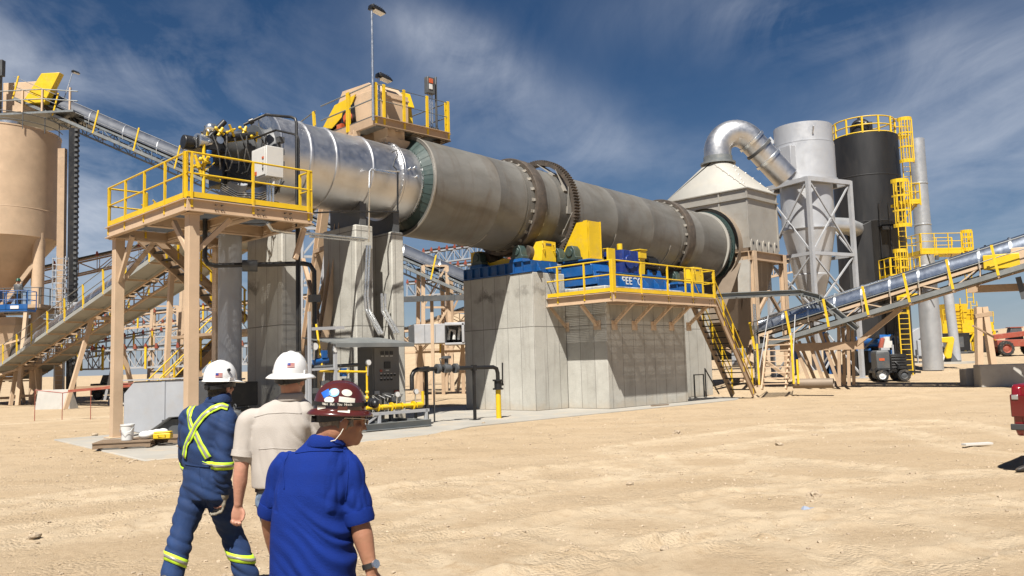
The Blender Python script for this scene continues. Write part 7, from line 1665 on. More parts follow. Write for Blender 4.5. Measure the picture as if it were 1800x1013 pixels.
def fingers(mb, wrist, d, pn, thumb_side, s=1.0, curl=.7):
    """hand: d along the hand, pn palm normal; five separate fingers curling towards pn"""
    d = V(d).normalized(); pn = V(pn); pn = (pn-d*pn.dot(d)).normalized(); sd = V(thumb_side); sd = (sd-d*sd.dot(d)-pn*sd.dot(pn)).normalized(); w0 = V(wrist)
    loft(mb, [(w0, .027*s,.02*s,sd,pn),(w0+d*.03*s,.034*s,.019*s,sd,pn),(w0+d*.06*s,.040*s,.017*s,sd,pn),(w0+d*.09*s,.041*s,.014*s,sd,pn),(w0+d*.102*s,.036*s,.010*s,sd,pn)], 18)
    for k, (off, L_, r) in enumerate(((.029,.072,.0088),(.010,.08,.0092),(-.010,.074,.0088),(-.029,.058,.0078))):
        p = w0 + d*.09*s + sd*off*s; a = curl*(.55+.12*k); pts = [p-d*.02*s, p+d*.006*s]; dirc = d*math.cos(a*.45)+pn*math.sin(a*.45)
        for seg in (.45,.32,.25):
            pts.append(pts[-1]+dirc*(L_*seg*s)); a += curl*.95; dirc = d*math.cos(a)+pn*math.sin(a)
        limb(mb, pts, [r*1.05*s,r*1.05*s,r*s,r*.93*s,r*.78*s], 10)
    p = w0 + d*.028*s + sd*.026*s; limb(mb, [p-sd*.01*s, p+sd*.014*s+d*.02*s+pn*.008*s, p+sd*.02*s+d*.05*s+pn*.016*s, p+sd*.012*s+d*.075*s+pn*.024*s], [.014*s,.0125*s,.0105*s,.0085*s], 10)
def boot(mb, ankle, d, zg, s=1.0):
    a = V(ankle); d = V((d[0],d[1],0)).normalized(); sdv = V((-d.y,d.x,0)); h = a.z-zg
    loft(mb, [(V((a.x,a.y,zg+.002))-d*.075*s,.036*s,.012,sdv,V((0,0,1)))]+[(V((a.x,a.y,zg))+d*x*s+V((0,0,z/2+.001)),w_*s,z/2,sdv,V((0,0,1)),3) for x, w_, z in ((-.07,.038,.09),(-.03,.042,.12),(.03,.044,.12),(.09,.048,.085),(.14,.046,.065),(.175,.034,.05),(.195,.015,.025))], 20)
    limb(mb, [a+V((0,0,.09)), V((a.x,a.y,zg+.08))], [.056*s,.052*s], 16)

# ------------------------------------------------------------------ man in the blue polo
def p_(x, y, Y): return at(x, y, Y)
def man_blue():
    Y = 3.9; q = Y/F
    gx = p_(555, 1013, Y); zg = gz(gx.x, gx.y); T = thing('person', 'man in a royal blue polo shirt and maroon sticker-covered hard hat, seen from behind', 'person', (gx.x, gx.y+.05, zg)); BASE[T.name] = V((gx.x, gx.y+.05, zg))
    R_, Fw = V((math.cos(rad(-14)), math.sin(rad(-14)), 0)), V((math.sin(rad(14)), math.cos(rad(14)), 0))
    up = V((0,0,1)); Yc = Y+.1
    hc = p_(602, 741, Yc); Bh = basis(V((.93,.36,-.10)), V((.02,.02,1)))
    sh_r, el_r, wr_r = p_(611,822,Yc-.02), p_(631,915,Yc-.03), p_(652,1000,Yc-.06)
    sh_l, el_l, wr_l = p_(500,822,Yc+.05), p_(476,906,Yc+.09), p_(488,985,Yc-.12+.3)
    hip_r, hip_l = p_(590,1060,Yc), p_(508,1060,Yc+.03)
    kn_r, kn_l = V((hip_r.x+.03,hip_r.y+.02,zg+.5)), V((hip_l.x-.02,hip_l.y+.14,zg+.5)); an_r, an_l = V((hip_r.x+.03,hip_r.y-.14,zg+.1)), V((hip_l.x,hip_l.y+.2,zg+.1))
    mb = MB(); put(mb, hc, Bh, lambda t: head_shape(t, 1.0))
    limb(mb, [hc+V((-.03,-.03,-.04)), p_(577,772,Yc), p_(568,800,Yc)], [.062,.066,.08])
    loft(mb, [(p_(562,800,Yc),.1,.07,R_,Fw),(p_(555,850,Yc),.16,.11,R_,Fw),(p_(550,950,Yc),.16,.12,R_,Fw),(p_(550,1060,Yc),.15,.11,R_,Fw)])
    limb(mb, [sh_r, el_r, wr_r], [.055,.047,.031]); limb(mb, [el_r.lerp(wr_r,-.05), el_r.lerp(wr_r,.3), el_r.lerp(wr_r,.75)], [.044,.049,.036])
    limb(mb, [sh_l, el_l, wr_l], [.055,.046,.03])
    fingers(mb, wr_r, (wr_r-el_r), (-.6,.5,.1), (.3,1,.1)); fingers(mb, wr_l, (wr_l-el_l), (.9,.2,.1), (0,1,0))
    for h, k, a in ((hip_r,kn_r,an_r),(hip_l,kn_l,an_l)): limb(mb, [h,k,a], [.075,.055,.04])
    body = solid('body', mb, m_skin, T, .0065, 3); body['label'] = 'tanned skin with grey stubbled jaw turned to the right'
    # shirt
    mb = MB(); f2 = Fw
    loft(mb, [(p_(574,763,Yc-.01),.070,.068,R_,Fw),(p_(571,779,Yc-.005),.098,.080,R_,Fw),(p_(567,790,Yc),.125,.098,R_,Fw),(p_(563,802,Yc),.152,.115,R_,Fw,2.2),(p_(559,824,Yc),.176,.135,R_,Fw,2.3),(p_(555,860,Yc),.186,.15,R_,Fw,2.4),(p_(549,905,Yc),.187,.152,R_,Fw,2.4),(p_(549,955,Yc),.196,.158,R_,Fw,2.4),(p_(551,1000,Yc),.206,.16,R_,Fw,2.3),(p_(552,1040,Yc),.208,.158,R_,Fw,2.3)], 40)
    limb(mb, [sh_r.lerp(p_(560,800,Yc),.25), sh_r, sh_r.lerp(el_r,.5), sh_r.lerp(el_r,.86)], [.062,.072,.073,.072])
    limb(mb, [sh_l.lerp(p_(560,800,Yc),.25), sh_l, sh_l.lerp(el_l,.5), sh_l.lerp(el_l,.82)], [.062,.07,.067,.066])
    cmid = p_(553,900,Yc)
    def fold(co, n):
        s = (co-cmid); x = s.dot(R_); z = s.z; d = 0
        # long drapes falling from the right armpit to the left waist, deeper low down
        w_ = x*.75+z*1.0+.06*mn.noise(V((x*4,z*4,3))); k = sst(-.2,.22,x+ -z*.35)*sst(.2,-.12,z)
        d += .015*k*(abs(mn.noise(V((w_*15,x*1.4,1.7))))*2-.6)
        d += .004*mn.noise(V((x*5,z*3,8)))+.0022*mn.noise(V((x*14,z*9,4)))
        if z > .02 and abs(x) > .12: d += .009*(abs(mn.noise(V((co.x*22,co.y*14,co.z*7))))*2-.6)
        return d
    sh = solid('polo_shirt', mb, m_polo, T, .008, 4, fold)
    tr = bvh(sh)
    mb = MB(); c0, c1 = p_(576,769,Yc-.012), p_(574,781,Yc-.01)     # folded collar
    loft(mb, [(c0+V((0,0,.012)),.072,.071,R_,Fw),(c0+V((0,0,.006)),.078,.077,R_,Fw),(c1,.098,.09,R_,Fw),(c1-V((0,0,.006)),.096,.088,R_,Fw)], 36); cl = obj('collar', mb, m_polo, sh, smooth=70)
    def q(*l): return [p_(x,y,Yc) for x,y in l]
    ribbon('shoulder_seam', tr, q((604,792),(611,806),(612,830),(609,858),(607,880)), .007, m_polo, sh, .0012); ribbon('shoulder_seam', tr, q((507,797),(500,812),(498,835),(500,860)), .007, m_polo, sh, .0012)
    ribbon('yoke_seam', tr, q((520,797),(545,793),(575,792),(602,793)), .006, m_polo, sh, .0012)
    for nm, s0, e0, f, r in (('sleeve_hem',sh_r,el_r,.86,.0745),('sleeve_hem',sh_l,el_l,.82,.0685)):
        ax = (e0-s0).normalized(); c = s0.lerp(e0,f); mb = MB(); mb.lathe([(r-.012,-.012),(r,-.012),(r+.002,.03),(r-.004,.048),(r-.012,.048)],c,ax,32); obj(nm, mb, m_polo, sh, smooth=60)
    mb = MB(); loft(mb, [(p_(551,1030,Yc),.185,.14,R_,Fw),(hip_r.lerp(hip_l,.5)-V((0,0,.06)),.185,.14,R_,Fw)])
    for h, k, a in ((hip_r,kn_r,an_r),(hip_l,kn_l,an_l)): limb(mb, [h,k,a], [.1,.078,.07])
    solid('jeans', mb, m_jean, T, .012, 3, folds(.008,9,9,14,2))
    mb = MB(); boot(mb, an_r, (.1,1), zg); boot(mb, an_l, (.1,1), zg); solid('boots', mb, m_boot, T, .009, 2)
    mb = MB(); c = p_(551,1028,Yc); mb.lathe([(.19,-.02),(.2,-.02),(.2,.02),(.19,.02)],c-V((0,0,.07)),(0,0,1),32); mb.v = [c+R_*((v-c).dot(R_)*1.0)+Fw*((v-c).dot(Fw)*.78)+up*(v-c).z for v in mb.v]; obj('belt', mb, m_boot, T)
    mb = MB(); put(mb, hc, Bh, lambda t: hair_shape(t, 1.01, -.055)); solid('hair', mb, m_hair, T, .006, 1, lambda co, n: .004*mn.noise(co*60)+.003*mn.noise(co*V((110,110,40))) if False else .004*mn.noise(co*70)+.003*mn.noise(V((co.x*140,co.y*140,co.z*50))))
    # spectacles
    mb = MB(); 
    put(mb, hc, Bh, lambda t: [t.tube([(sg*.034+.026*math.cos(a),.112,.012+.019*math.sin(a)) for a in [2*PI*k/16 for k in range(16)]],.0022,6,closed=True) for sg in (-1,1)] + [t.tube([(sg*.06,.11,.018),(sg*.08,.07,.02),(sg*.086,-.005,.02),(sg*.084,-.025,.0)],.0022,6) for sg in (-1,1)] + [t.tube([(-.01,.113,.014),(0,.117,.017),(.01,.113,.014)],.002,6)]); sp = obj('spectacles', mb, m_cond, T)
    mb = MB(); put(mb, hc, Bh, lambda t: [t.cyl((sg*.034,.112,.012),(sg*.034,.1125,.012),.024,n=16) for sg in (-1,1)]); obj('lens', mb, m_glass, sp)
    mb = MB(); put(mb, hc, Bh, lambda t: t.tube([(.088,-.008,-.03),(.09,-.02,-.055),(.082,-.04,-.085),(.06,-.07,-.095)],.0022,6)); obj('ear_cord', mb, m_stkw, T)
    # hat
    Bq = basis(V((.93,.36,-.06)), V((-.05,-.05,1))); hb = p_(597, 719, Yc); h, W_ = hard_hat(T, hb, Bq, m_hatm, True, .89, .034)
    th = bvh(h); ve = (CC-hb).normalized(); cc = hb+Bq[2]*.05
    for (cx, cz, w_, hh, m, shp, rot) in ((-.068,.078,.045,.04,m_stkb,'rect',.5),(-.03,.082,.055,.05,m_stkc,'oval',.1),(.032,.083,.058,.04,m_stkw,'oval',-.1),(.034,.048,.088,.03,m_stkw,'rect',-.06),(-.052,.046,.055,.036,m_stkw,'oval',-.05),(-.088,.018,.045,.03,m_stkw,'rect',.15),(.022,-.004,.066,.02,m_stkw,'rect',-.06)):
        d = (ve+V((0,0,.15))).normalized(); patch('sticker', th, hb, Bq, cx*.95, cz-.02, w_*.84, hh*.84, m, h, shp, dirv=d, rot=rot)
    mb = MB(); A, Bb = .118*1.08, .146*1.08; z0 = .028
    q = [W_(.1185*math.cos(a), .1465*math.sin(a), .03) for a in [2*PI*k/56 for k in range(56)]]
    for k in range(56): mb.bar(q[k], q[(k+1)%56], .003, .019, up=Bq[2])
    st = obj('goggle_strap', mb, m_black, h)
    tx = 'What But You Needs'; n = len(tx); d0 = (ve-Bq[2]*ve.dot(Bq[2])).normalized(); a0 = math.atan2(d0.dot(Bq[1])/.1455, d0.dot(Bq[0])/.1175)
    for i, chh in enumerate(tx):
        if chh == ' ': continue
        a = a0 + (i-n/2+.5)*.062-.1; pos = W_(.1215*math.cos(a), .1495*math.sin(a), .0255); nr = (Bq[0]*math.cos(a)/.1175+Bq[1]*math.sin(a)/.1455).normalized(); tx_ = Bq[2].cross(nr).normalized()
        lm = text_mesh(chh, .0155, .0004, .0002); mm = Matrix((tx_, Bq[2], nr)).transposed().to_4x4(); mm.translation = pos-BASE[h.name]-tx_*.004; lm.transform(mm); link_mesh('letter', lm, m_stkw, st)
    mb = MB(); put(mb, hb, Bq, lambda t: [t.sph((sg*.035,.16,.03),(.034,.022,.024),14,8) for sg in (-1,1)]); obj('goggles', mb, m_black, h)
    # watch
    ax = (wr_r-el_r).normalized(); c = wr_r-ax*.015; mb = MB(); mb.lathe([(.03,-.012),(.037,-.012),(.037,.012),(.03,.012)],c,ax,24); wa = obj('watch', mb, m_black, T)
    e = V((.8,-.6,0)); e = (e-ax*e.dot(ax)).normalized(); mb = MB(); mb.cyl(c+e*.034,c+e*.046,.02,n=20); obj('watch_case', mb, m_cond, wa)
man_blue()

# ------------------------------------------------------------------ man in the pale shirt
def man_white():
    Y = 5.8; gx = p_(495, 1013, Y); zg = gz(gx.x, gx.y); T = thing('person', 'man in a pale stone work shirt and jeans with a white full-brim hard hat', 'person', (gx.x, gx.y, zg)); BASE[T.name] = V((gx.x, gx.y, zg))
    R_, Fw = V((math.cos(rad(-8)), math.sin(rad(-8)), 0)), V((math.sin(rad(8)), math.cos(rad(8)), 0)); Yc = Y+.1
    hc = p_(512, 668, Yc); Bh = basis(V((.18,1,-.05)), V((0,0,1)))
    sh_l, el_l, wr_l = p_(437,742,Yc-.02), p_(424,822,Yc-.05), p_(419,886,Yc-.02); sh_r, el_r, wr_r = p_(548,742,Yc+.02), p_(560,820,Yc+.05), p_(556,872,Yc+.3)
    hip_l, hip_r = p_(474,880,Yc), p_(522,880,Yc); kn_l, kn_r = V((hip_l.x+.06,hip_l.y+.12,zg+.48)), V((hip_r.x+.02,hip_r.y-.08,zg+.48)); an_l, an_r = V((hip_l.x+.12,hip_l.y-.05,zg+.1)), V((hip_r.x+.02,hip_r.y-.3,zg+.13))
    mb = MB(); put(mb, hc, Bh, lambda t: head_shape(t, 1.05)); limb(mb, [hc+V((0,-.03,-.04)), p_(511,694,Yc), p_(505,712,Yc)], [.068,.068,.085])
    loft(mb, [(p_(500,712,Yc),.12,.08,R_,Fw),(p_(495,760,Yc),.17,.1,R_,Fw),(p_(496,840,Yc),.15,.1,R_,Fw),(p_(498,880,Yc),.15,.1,R_,Fw)])
    limb(mb, [sh_l,el_l,wr_l],[.058,.050,.031]); limb(mb, [el_l.lerp(wr_l,-.1),el_l.lerp(wr_l,.3),el_l.lerp(wr_l,.8)],[.046,.050,.036]); limb(mb,[sh_r,el_r,wr_r],[.055,.045,.03])
    fingers(mb, wr_l, (wr_l-el_l)+V((0,-.02,0)), (.12,-1,.1), (1,.1,0), 1.05, 1.0); fingers(mb, wr_r, wr_r-el_r, (-1,0,0), (0,1,0))
    for h,k,a in ((hip_l,kn_l,an_l),(hip_r,kn_r,an_r)): limb(mb,[h,k,a],[.075,.055,.04])
    solid('body', mb, m_skin2, T, .0065, 2)
    mb = MB(); loft(mb, [(p_(512,692,Yc-.01),.072,.07,R_,Fw),(p_(509,701,Yc),.105,.085,R_,Fw),(p_(504,710,Yc),.16,.1,R_,Fw),(p_(498,724,Yc),.215,.115,R_,Fw,2.5),(p_(493,748,Yc),.235,.13,R_,Fw,2.6),(p_(492,785,Yc),.215,.14,R_,Fw,2.5),(p_(493,825,Yc),.205,.145,R_,Fw,2.4),(p_(496,848,Yc),.215,.15,R_,Fw,2.3),(p_(496,856,Yc),.212,.148,R_,Fw,2.3)], 40)
    limb(mb,[sh_l.lerp(p_(495,720,Yc),.25),sh_l,sh_l.lerp(el_l,.4),sh_l.lerp(el_l,.72)],[.075,.082,.078,.078]); limb(mb,[sh_r.lerp(p_(495,720,Yc),.25),sh_r,sh_r.lerp(el_r,.4),sh_r.lerp(el_r,.72)],[.075,.08,.075,.075])
    c0 = p_(495,780,Yc)
    def fold(co, n):
        s = co-c0; x = s.dot(R_); z = s.z
        d = .013*(abs(mn.noise(V((x*9+z*1.5,z*2.2,3))))*2-.5)*sst(.2,-.1,z)+.010*(abs(mn.noise(V(((x-.2)*16+z*9,z*3,6))))*2-.5)*sst(0,.2,x)
        return d+.0035*mn.noise(V((x*14,z*8,2)))
    sh = solid('work_shirt', mb, m_shirt, T, .009, 4, fold)
    mb = MB(); c0_, c1_ = p_(513,694,Yc-.012), p_(511,703,Yc-.01); loft(mb, [(c0_+V((0,0,.012)),.074,.073,R_,Fw),(c0_,.08,.079,R_,Fw),(c1_,.1,.093,R_,Fw),(c1_-V((0,0,.005)),.098,.09,R_,Fw)],36); obj('collar', mb, m_shirt, sh, smooth=70)
    tr = bvh(sh); ribbon('yoke_seam', tr, [p_(447,733,Yc),p_(470,727,Yc),p_(500,725,Yc),p_(530,727,Yc)], .008, m_shirt, sh, .0006); ribbon('back_seam', tr, [p_(455,790,Yc),p_(480,788,Yc),p_(520,790,Yc)], .005, m_shirt, sh, .0006)
    ax = (el_l-sh_l).normalized(); mb = MB(); mb.lathe([(.066,-.03),(.081,-.03),(.083,.012),(.07,.014)],sh_l.lerp(el_l,.72),ax,32); obj('sleeve_cuff', mb, m_shirt, sh, smooth=60)
    mb = MB(); loft(mb, [(p_(496,850,Yc),.18,.13,R_,Fw),(hip_l.lerp(hip_r,.5)-V((0,0,.05)),.18,.135,R_,Fw)])
    for h,k,a in ((hip_l,kn_l,an_l),(hip_r,kn_r,an_r)): limb(mb,[h,k,a],[.1,.08,.07])
    solid('jeans', mb, m_jean, T, .011, 3, folds(.009,9,9,15,4))
    mb = MB(); loft(mb,[(p_(496,852,Yc),.187,.137,R_,Fw),(p_(496,862,Yc),.188,.138,R_,Fw)],36); obj('belt', mb, m_black, T, smooth=60)
    mb = MB(); boot(mb, an_l, (.1,1), zg); boot(mb, an_r, (.1,1), zg+.02); solid('boots', mb, m_boot, T, .01, 2)
    mb = MB(); put(mb, hc, Bh, lambda t: hair_shape(t, 1.0, -.005)); solid('hair', mb, m_hair, T, .007, 1, lambda co,n: .002*mn.noise(co*80))
    Bq = basis(V((.18,1,.03)), V((.03,-.05,1))); hb = p_(511, 656, Yc); h, W_ = hard_hat(T, hb, Bq, m_hatw, True, 1.03, .05); th = bvh(h); flag(th, hb, Bq, .0, .055, .05, (CC-hb).normalized(), h)
man_white()

# ------------------------------------------------------------------ man in the blue coverall
def man_coverall():
    Y = 6.2; gx = p_(372, 1060, Y); zg = gz(gx.x, gx.y); T = thing('person', 'man in dark blue coverall with lime cross straps and a white hard hat, walking', 'person', (gx.x, gx.y, zg)); BASE[T.name] = V((gx.x, gx.y, zg))
    R_, Fw = V((math.cos(rad(-22)), math.sin(rad(-22)), 0)), V((math.sin(rad(22)), math.cos(rad(22)), 0)); Yc = Y+.08
    hc = p_(387, 680, Yc); Bh = basis(V((.42,1,-.02)), V((0,0,1)))
    sh_l, el_l, wr_l = p_(333,736,Yc+.04), p_(331,805,Yc+.18), p_(352,842,Yc+.36); sh_r, el_r, wr_r = p_(398,738,Yc-.06), p_(392,812,Yc-.12), p_(392,864,Yc-.06)
    hip_l, hip_r = p_(345,862,Yc+.03), p_(381,862,Yc-.02); kn_l, kn_r = p_(320,938,Yc-.06), p_(408,938,Yc+.16); an_l = p_(296,1040,Yc-.2); an_r = p_(446,1032,Yc+.12)
    an_l.z = max(an_l.z, zg+.12); an_r.z = zg+.1
    mb = MB(); put(mb, hc, Bh, lambda t: head_shape(t, 1.0)); limb(mb,[hc+V((0,-.02,-.04)),p_(386,700,Yc),p_(376,718,Yc)],[.06,.06,.075])
    loft(mb,[(p_(370,718,Yc),.1,.07,R_,Fw),(p_(365,770,Yc),.15,.09,R_,Fw),(p_(362,830,Yc),.13,.08,R_,Fw),(p_(362,862,Yc),.14,.09,R_,Fw)])
    for a,b,c in ((sh_l,el_l,wr_l),(sh_r,el_r,wr_r)): limb(mb,[a,b,c],[.05,.04,.028])
    fingers(mb, wr_l, wr_l-el_l, (.5,0,-.6), (0,1,.3), .92); fingers(mb, wr_r-V((0,0,-.01)), V((-.2,.02,-1)), (-.45,-1,.1), (-1,.3,0), .88, .55)
    for h,k,a in ((hip_l,kn_l,an_l),(hip_r,kn_r,an_r)): limb(mb,[h,k,a],[.07,.05,.04])
    solid('body', mb, m_skin2, T, .007, 2)
    mb = MB(); loft(mb,[(p_(386,694,Yc),.068,.066,R_,Fw),(p_(382,706,Yc),.10,.085,R_,Fw),(p_(375,716,Yc),.155,.1,R_,Fw),(p_(369,730,Yc),.195,.115,R_,Fw,2.5),(p_(364,755,Yc),.2,.13,R_,Fw,2.5),(p_(362,790,Yc),.182,.13,R_,Fw,2.4),(p_(362,822,Yc),.17,.125,R_,Fw,2.3),(p_(362,855,Yc),.182,.14,R_,Fw,2.3),(p_(363,878,Yc),.17,.13,R_,Fw,2.3)],40)
    for a,b,c in ((sh_l,el_l,wr_l),(sh_r,el_r,wr_r)): limb(mb,[a.lerp(p_(366,725,Yc),.2),a,b,c],[.068,.078,.072,.055])
    for h,k,a in ((hip_l,kn_l,an_l),(hip_r,kn_r,an_r)): limb(mb,[h+V((0,0,.02)),h.lerp(k,.5),k,k.lerp(a,.5),a],[.112,.105,.088,.086,.084])
    c0 = p_(362,800,Yc)
    def fold(co, n):
        s = co-c0; x = s.dot(R_); z = s.z
        d = .017*(abs(mn.noise(V((x*7+z*10,z*3.5+co.y*4,3))))*2-.5)*(1 if z < -.22 else .55)
        if x > .12 and z > -.25: d += .010*(abs(mn.noise(V((z*14+x*8,co.y*7,5))))*2-.5)
        return d+.004*mn.noise(V((co.x*13,co.y*13,co.z*9)))
    cv = solid('coverall', mb, m_navy, T, .0095, 4, fold); tr = bvh(cv)
    mb = MB(); a0, a1 = p_(387,695,Yc-.012), p_(384,706,Yc-.01); loft(mb,[(a0+V((0,0,.014)),.07,.069,R_,Fw),(a0,.078,.076,R_,Fw),(a1,.1,.092,R_,Fw),(a1-V((0,0,.006)),.098,.09,R_,Fw)],36); obj('collar', mb, m_navy, cv, smooth=70)
    q = lambda *l: [p_(x,y,Yc) for x,y in l]
    s1 = q((345,709),(335,722),(333,736),(337,750),(343,760),(352,780),(361,797),(366,805)); s2 = q((400,718),(389,714),(373,720),(358,732),(346,748),(338,764),(329,782),(325,803))
    for s_, l_ in ((s1,.005),(s2,.009)):
        r_ = ribbon('lime_strap', tr, s_, .05, m_hiv, cv, l_); ribbon('silver_stripe', tr, s_, .018, m_silv, r_, l_+.003)
    def two(c, ax, rm):
        b_ = band('lime_band', tr, c, ax, .056, m_hiv, cv, .005, rm); band('silver_stripe', tr, c, ax, .02, m_silv, b_, .008, rm)
    two(el_r.lerp(wr_r,.12)-V((0,0,0)), V((.05,.02,1)), .16); two(kn_l.lerp(an_l,.46), (kn_l-an_l)+V((.12,0,0)), .16); two(kn_r.lerp(an_r,.38), (kn_r-an_r)+V((.35,0,.3)), .16)
    two(el_l.lerp(wr_l,.2), el_l-wr_l, .16)
    ribbon('centre_seam', tr, q((350,822),(352,845),(357,865),(366,885)), .006, m_navy, cv, .002); ribbon('waist_seam', tr, q((326,816),(345,819),(368,821)), .01, m_navy, cv, .003)
    mb = MB(); fingers(mb, wr_r-V((0,0,-.01)), V((-.2,.02,-1)), (-.45,-1,.1), (-1,.3,0), 1.2, .55); limb(mb,[wr_r+V((.0,0,.05)),wr_r-V((0,0,.03))],[.052,.043]); solid('glove', mb, m_glove, T, .006, 1, folds(.002,30,30,30))
    mb = MB(); fingers(mb, wr_l, wr_l-el_l, (.5,0,-.6), (0,1,.3), 1.12); solid('glove', mb, m_glove, T, .006, 1)
    mb = MB(); boot(mb, an_l, (.35,1), an_l.z-.1); boot(mb, an_r, (.35,1), zg); solid('boots', mb, m_boot, T, .01, 2)
    mb = MB(); put(mb, hc, Bh, lambda t: hair_shape(t, 1.02, -.05)); solid('hair', mb, m_hairb, T, .007, 1, lambda co,n: .002*mn.noise(co*80))
    Bq = basis(V((.42,1,.0)), V((.02,-.06,1))); hb = p_(387, 668, Yc); h, W_ = hard_hat(T, hb, Bq, m_hatw, False, .98); th = bvh(h); flag(th, hb, Bq, -.01, .035, .05, (CC-hb).normalized(), h)
    mb = MB(); put(mb, hb, Bq, lambda t: t.cyl((.1,-.03,.075),(.115,-.03,.078),.012,n=12)); obj('round_badge', mb, m_black, h)
man_coverall()

# ------------------------------------------------------------------ simple standing figures
def standing(label, loc, face, top_m, leg_m, hat_m, skin=None, arms=.0, s=1.0, hat_full=False, stride=0.0):
    l = V(loc); T = thing('person', label, 'person', l); BASE[T.name] = l.copy(); f = V((math.cos(face), math.sin(face), 0)); r = V((f.y,-f.x,0)); sk = skin or m_skin2
    P = lambda x,y,z: l+r*x*s+f*y*s+V((0,0,z*s))
    hc = P(0,.02,1.62); B = basis(f, (0,0,1)); mb = MB(); put(mb, hc, B, lambda t: head_shape(t, s)); limb(mb,[hc-V((0,0,.05)),P(0,0,1.42)],[.058*s,.065*s])
    loft(mb,[(P(0,0,1.4),.13*s,.08*s,r,f),(P(0,0,1.2),.16*s,.1*s,r,f),(P(0,0,.9),.14*s,.1*s,r,f)])
    J = [[P(sg*.2,0,1.4),P(sg*.24,-.02+arms*.1,1.12),P(sg*.22,.1+arms*.2,.88+arms*.25)] for sg in (-1,1)]
    G_ = [[P(sg*.09,0,.92),P(sg*.1,.04+stride*sg*.5,.5),P(sg*.1,stride*sg,.1)] for sg in (-1,1)]
    for j in J: limb(mb,j,[.05*s,.04*s,.028*s]); fingers(mb,j[2],j[2]-j[1],-(j[0]-P(0,0,1.4)),f,.95*s)
    for g_ in G_: limb(mb,g_,[.07*s,.052*s,.038*s])
    solid('body', mb, sk, T, .01, 2)
    mb = MB(); loft(mb,[(P(0,0,1.48),.07*s,.065*s,r,f),(P(0,0,1.43),.17*s,.1*s,r,f),(P(0,0,1.3),.21*s,.13*s,r,f),(P(0,0,1.0),.185*s,.13*s,r,f),(P(0,0,.88),.19*s,.13*s,r,f)])
    for j in J: limb(mb,[j[0],j[1],j[2]],[.075*s,.06*s,.045*s])
    solid('jacket', mb, top_m, T, .014, 3, folds(.008,9,9,12,3))
    mb = MB(); loft(mb,[(P(0,0,.98),.165*s,.12*s,r,f),(P(0,0,.85),.17*s,.12*s,r,f)])
    for g_ in G_: limb(mb,g_,[.095*s,.075*s,.068*s])
    solid('trousers', mb, leg_m, T, .014, 3, folds(.008,9,9,14,5))
    mb = MB(); [boot(mb, g_[2], f, l.z, s) for g_ in G_]; solid('boots', mb, m_boot, T, .012, 2)
    hard_hat(T, hc+V((0,0,.045*s)), B, hat_m, hat_full, s)
    return T
standing('worker in dark clothes and dark green hard hat standing in the blue lift basket', LIFT+V((.28,.0,0)), rad(80), m_dgrey, m_black, M('dark_green_hat', (.02,.09,.05), .35), arms=1.0)
bt = gnd(1800, 833)
standing('person cut off by the right edge below the red truck, showing one black boot', (bt.x+.62, bt.y+.1, gz(bt.x,bt.y)), rad(180), m_navy, m_jean, m_hatw, stride=.42)

# ------------------------------------------------------------------ red pickup, mostly outside the frame
m_carp = M('dark_red_car_paint', (.22,.008,.012), .25, .1, .06, 2, (.25,.12,.08), .25, 3, coat=.7, rvar=.06)
m_lens = M('dark_red_lamp_lens', (.12,.004,.006), .12, 0, .05, coat=.8); m_trim = M('grey_plastic_trim', (.05,.05,.052), .55)
Yt = 11.6; c = at(1779, 720, Yt); g = gz(c.x+1, c.y); T = thing('pickup_truck', 'dark red pickup truck of which only the tail end shows at the right edge', 'pickup truck', (c.x+1.87*math.sin(rad(46)), c.y-1.87*math.cos(rad(46)), g), rad(46))
zz = lambda y: at(1785, y, Yt).z - g
mb = MB()
side = [(.16,zz(768)),(.05,zz(756)),(.03,zz(745)),(.035,zz(730)),(0,zz(712)),(.0,zz(695)),(.03,zz(680)),(.10,zz(676)),(2.0,zz(676)),(2.02,.45),(1.62,.45)] + [(1.2+.47*math.cos(a),.42+.47*math.sin(a)) for a in [PI*k/10 for k in range(1,10)]] + [(.73,.45),(.3,zz(768))]
mb.prism([(x,0,z_) for x,z_ in side],(0,.12,0)); mb.prism([(x,1.75,z_) for x,z_ in side],(0,.12,0)); mb.hexa([(.03,.1,.5),(.1,.1,.5),(.1,1.77,.5),(.03,1.77,.5)],[(.03,.1,zz(677)),(.1,.1,zz(677)),(.1,1.77,zz(677)),(.03,1.77,zz(677))]); mb.box(.1,2.0,.1,1.77,.62,.68); obj('bed', mb, m_carp, T, bev=.025)
mb = MB(); mb.prism([(-.012,1.60,zz(733)),(-.02,1.60,zz(694)),(.10,1.60,zz(692)),(.12,1.60,zz(734))],(0,.285,0)); tl = obj('tail_lamp', mb, m_lens, T, bev=.012)
mb = MB(); mb.box(-.03,-.012,1.78,1.86,zz(702),zz(694)); obj('reverse_lens', mb, m_cond, tl, bev=.004)
mb = MB(); mb.box(-.02,.32,-.03,1.9,zz(754),zz(747)); mb.box(-.03,.0,-.03,1.9,zz(756),zz(745)); obj('bumper', mb, m_trim, T, bev=.012)
mb = MB(); mb.prism([(2.04,0,.42),(2.04,0,zz(676)),(2.1,0,1.3),(2.5,0,1.82),(3.6,0,1.82),(4.2,0,1.25),(5.3,0,1.12),(5.45,0,.95),(5.45,0,.45),(5.2,0,.42)]+[(4.75+.47*math.cos(a),.42+.47*math.sin(a)) and (4.75+.47*math.cos(a),0,.42+.47*math.sin(a)) for a in [PI*k/10 for k in range(1,10)]]+[(4.2,0,.42)],(0,1.87,0)); obj('cab', mb, m_carp, T, bev=.03)
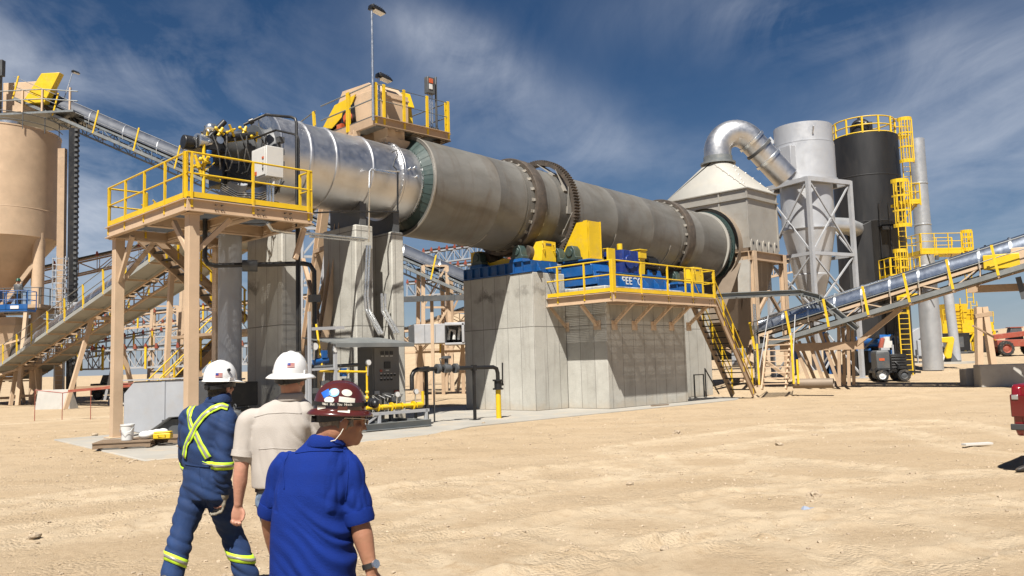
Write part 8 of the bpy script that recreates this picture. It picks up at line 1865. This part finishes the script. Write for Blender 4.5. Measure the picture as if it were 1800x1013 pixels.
for x0_, x1_ in ((2.3,2.95),(3.05,3.75)):
    mb = MB(); mb.prism([(x0_,-.006,1.22),(x0_+.22,-.006,1.72),(x1_-.1,-.006,1.72),(x1_+.12,-.006,1.22)],(0,.012,0)); obj('window', mb, M('tinted_glass',(.02,.025,.03),.05), T)
    mb = MB(); mb.box(x0_+.1,x0_+.3,-.03,-.004,1.02,1.06); obj('door_handle', mb, m_carp, T)
for x in (1.2,4.75):
    for y in (.06,1.8): wheel(T,(x,y,.4),.4,.26,hubm=m_cond)
mb = MB(); mb.box(.11,2.0,.0,.13,zz(676)+.002,zz(676)+.03); obj('bed_rail', mb, m_trim, T, bev=.008)
# black fan housing on top of the vessel
c = at(1514,240,51); T = thing('vent_fan', 'black rounded fan housing standing on top of the black vessel', 'fan', (c.x,c.y,at(1514,243,51).z), 0)
mb = MB(); mb.cyl((-.1,0,-.3),(-.1,0,.75),.55,n=28); mb.sph((0,0,.78),(.56,.5,.45),24,12); mb.box(.2,.62,-.3,.3,.1,.95); mb.cyl((-.1,0,1.1),(-.1,0,1.38),.07,n=10); obj('housing', mb, m_black, T, bev=.01)
mb = MB(); mb.sph((.1,-.48,.85),.1,12,8); mb.cyl((.42,-.3,.2),(.5,-.35,.2),.14,n=12); obj('white_cap', mb, m_white, T)

# ------------------------------------------------------------------ look-alikes belong together
GROUPS = {'concrete_pier': 'concrete piers under the drum line', 'roller_station': 'roller stations under the riding rings', 'caged_ladder': 'caged ladders on the tall vessels', 'rock': 'loose rocks on the sand', 'pallet': 'wooden pallets by the platform post', 'field_conveyor': 'lattice field conveyors in the background', 'lattice_tower': 'lattice towers in the background', 'concrete_barrier': 'concrete barrier blocks on the sand', 'bag': 'white bags on the pallets', 'screening_machine': 'distant yellow machines', 'pump_unit': 'dark pump units behind the trestles'}
for o in list(bpy.data.objects):
    b = o.name.split('.')[0]
    if o.parent is None and o.get('category') and b in GROUPS and o.get('group') is None:
        if not (b == 'bag' and 'motor base' in o['label']): o['group'] = GROUPS[b]
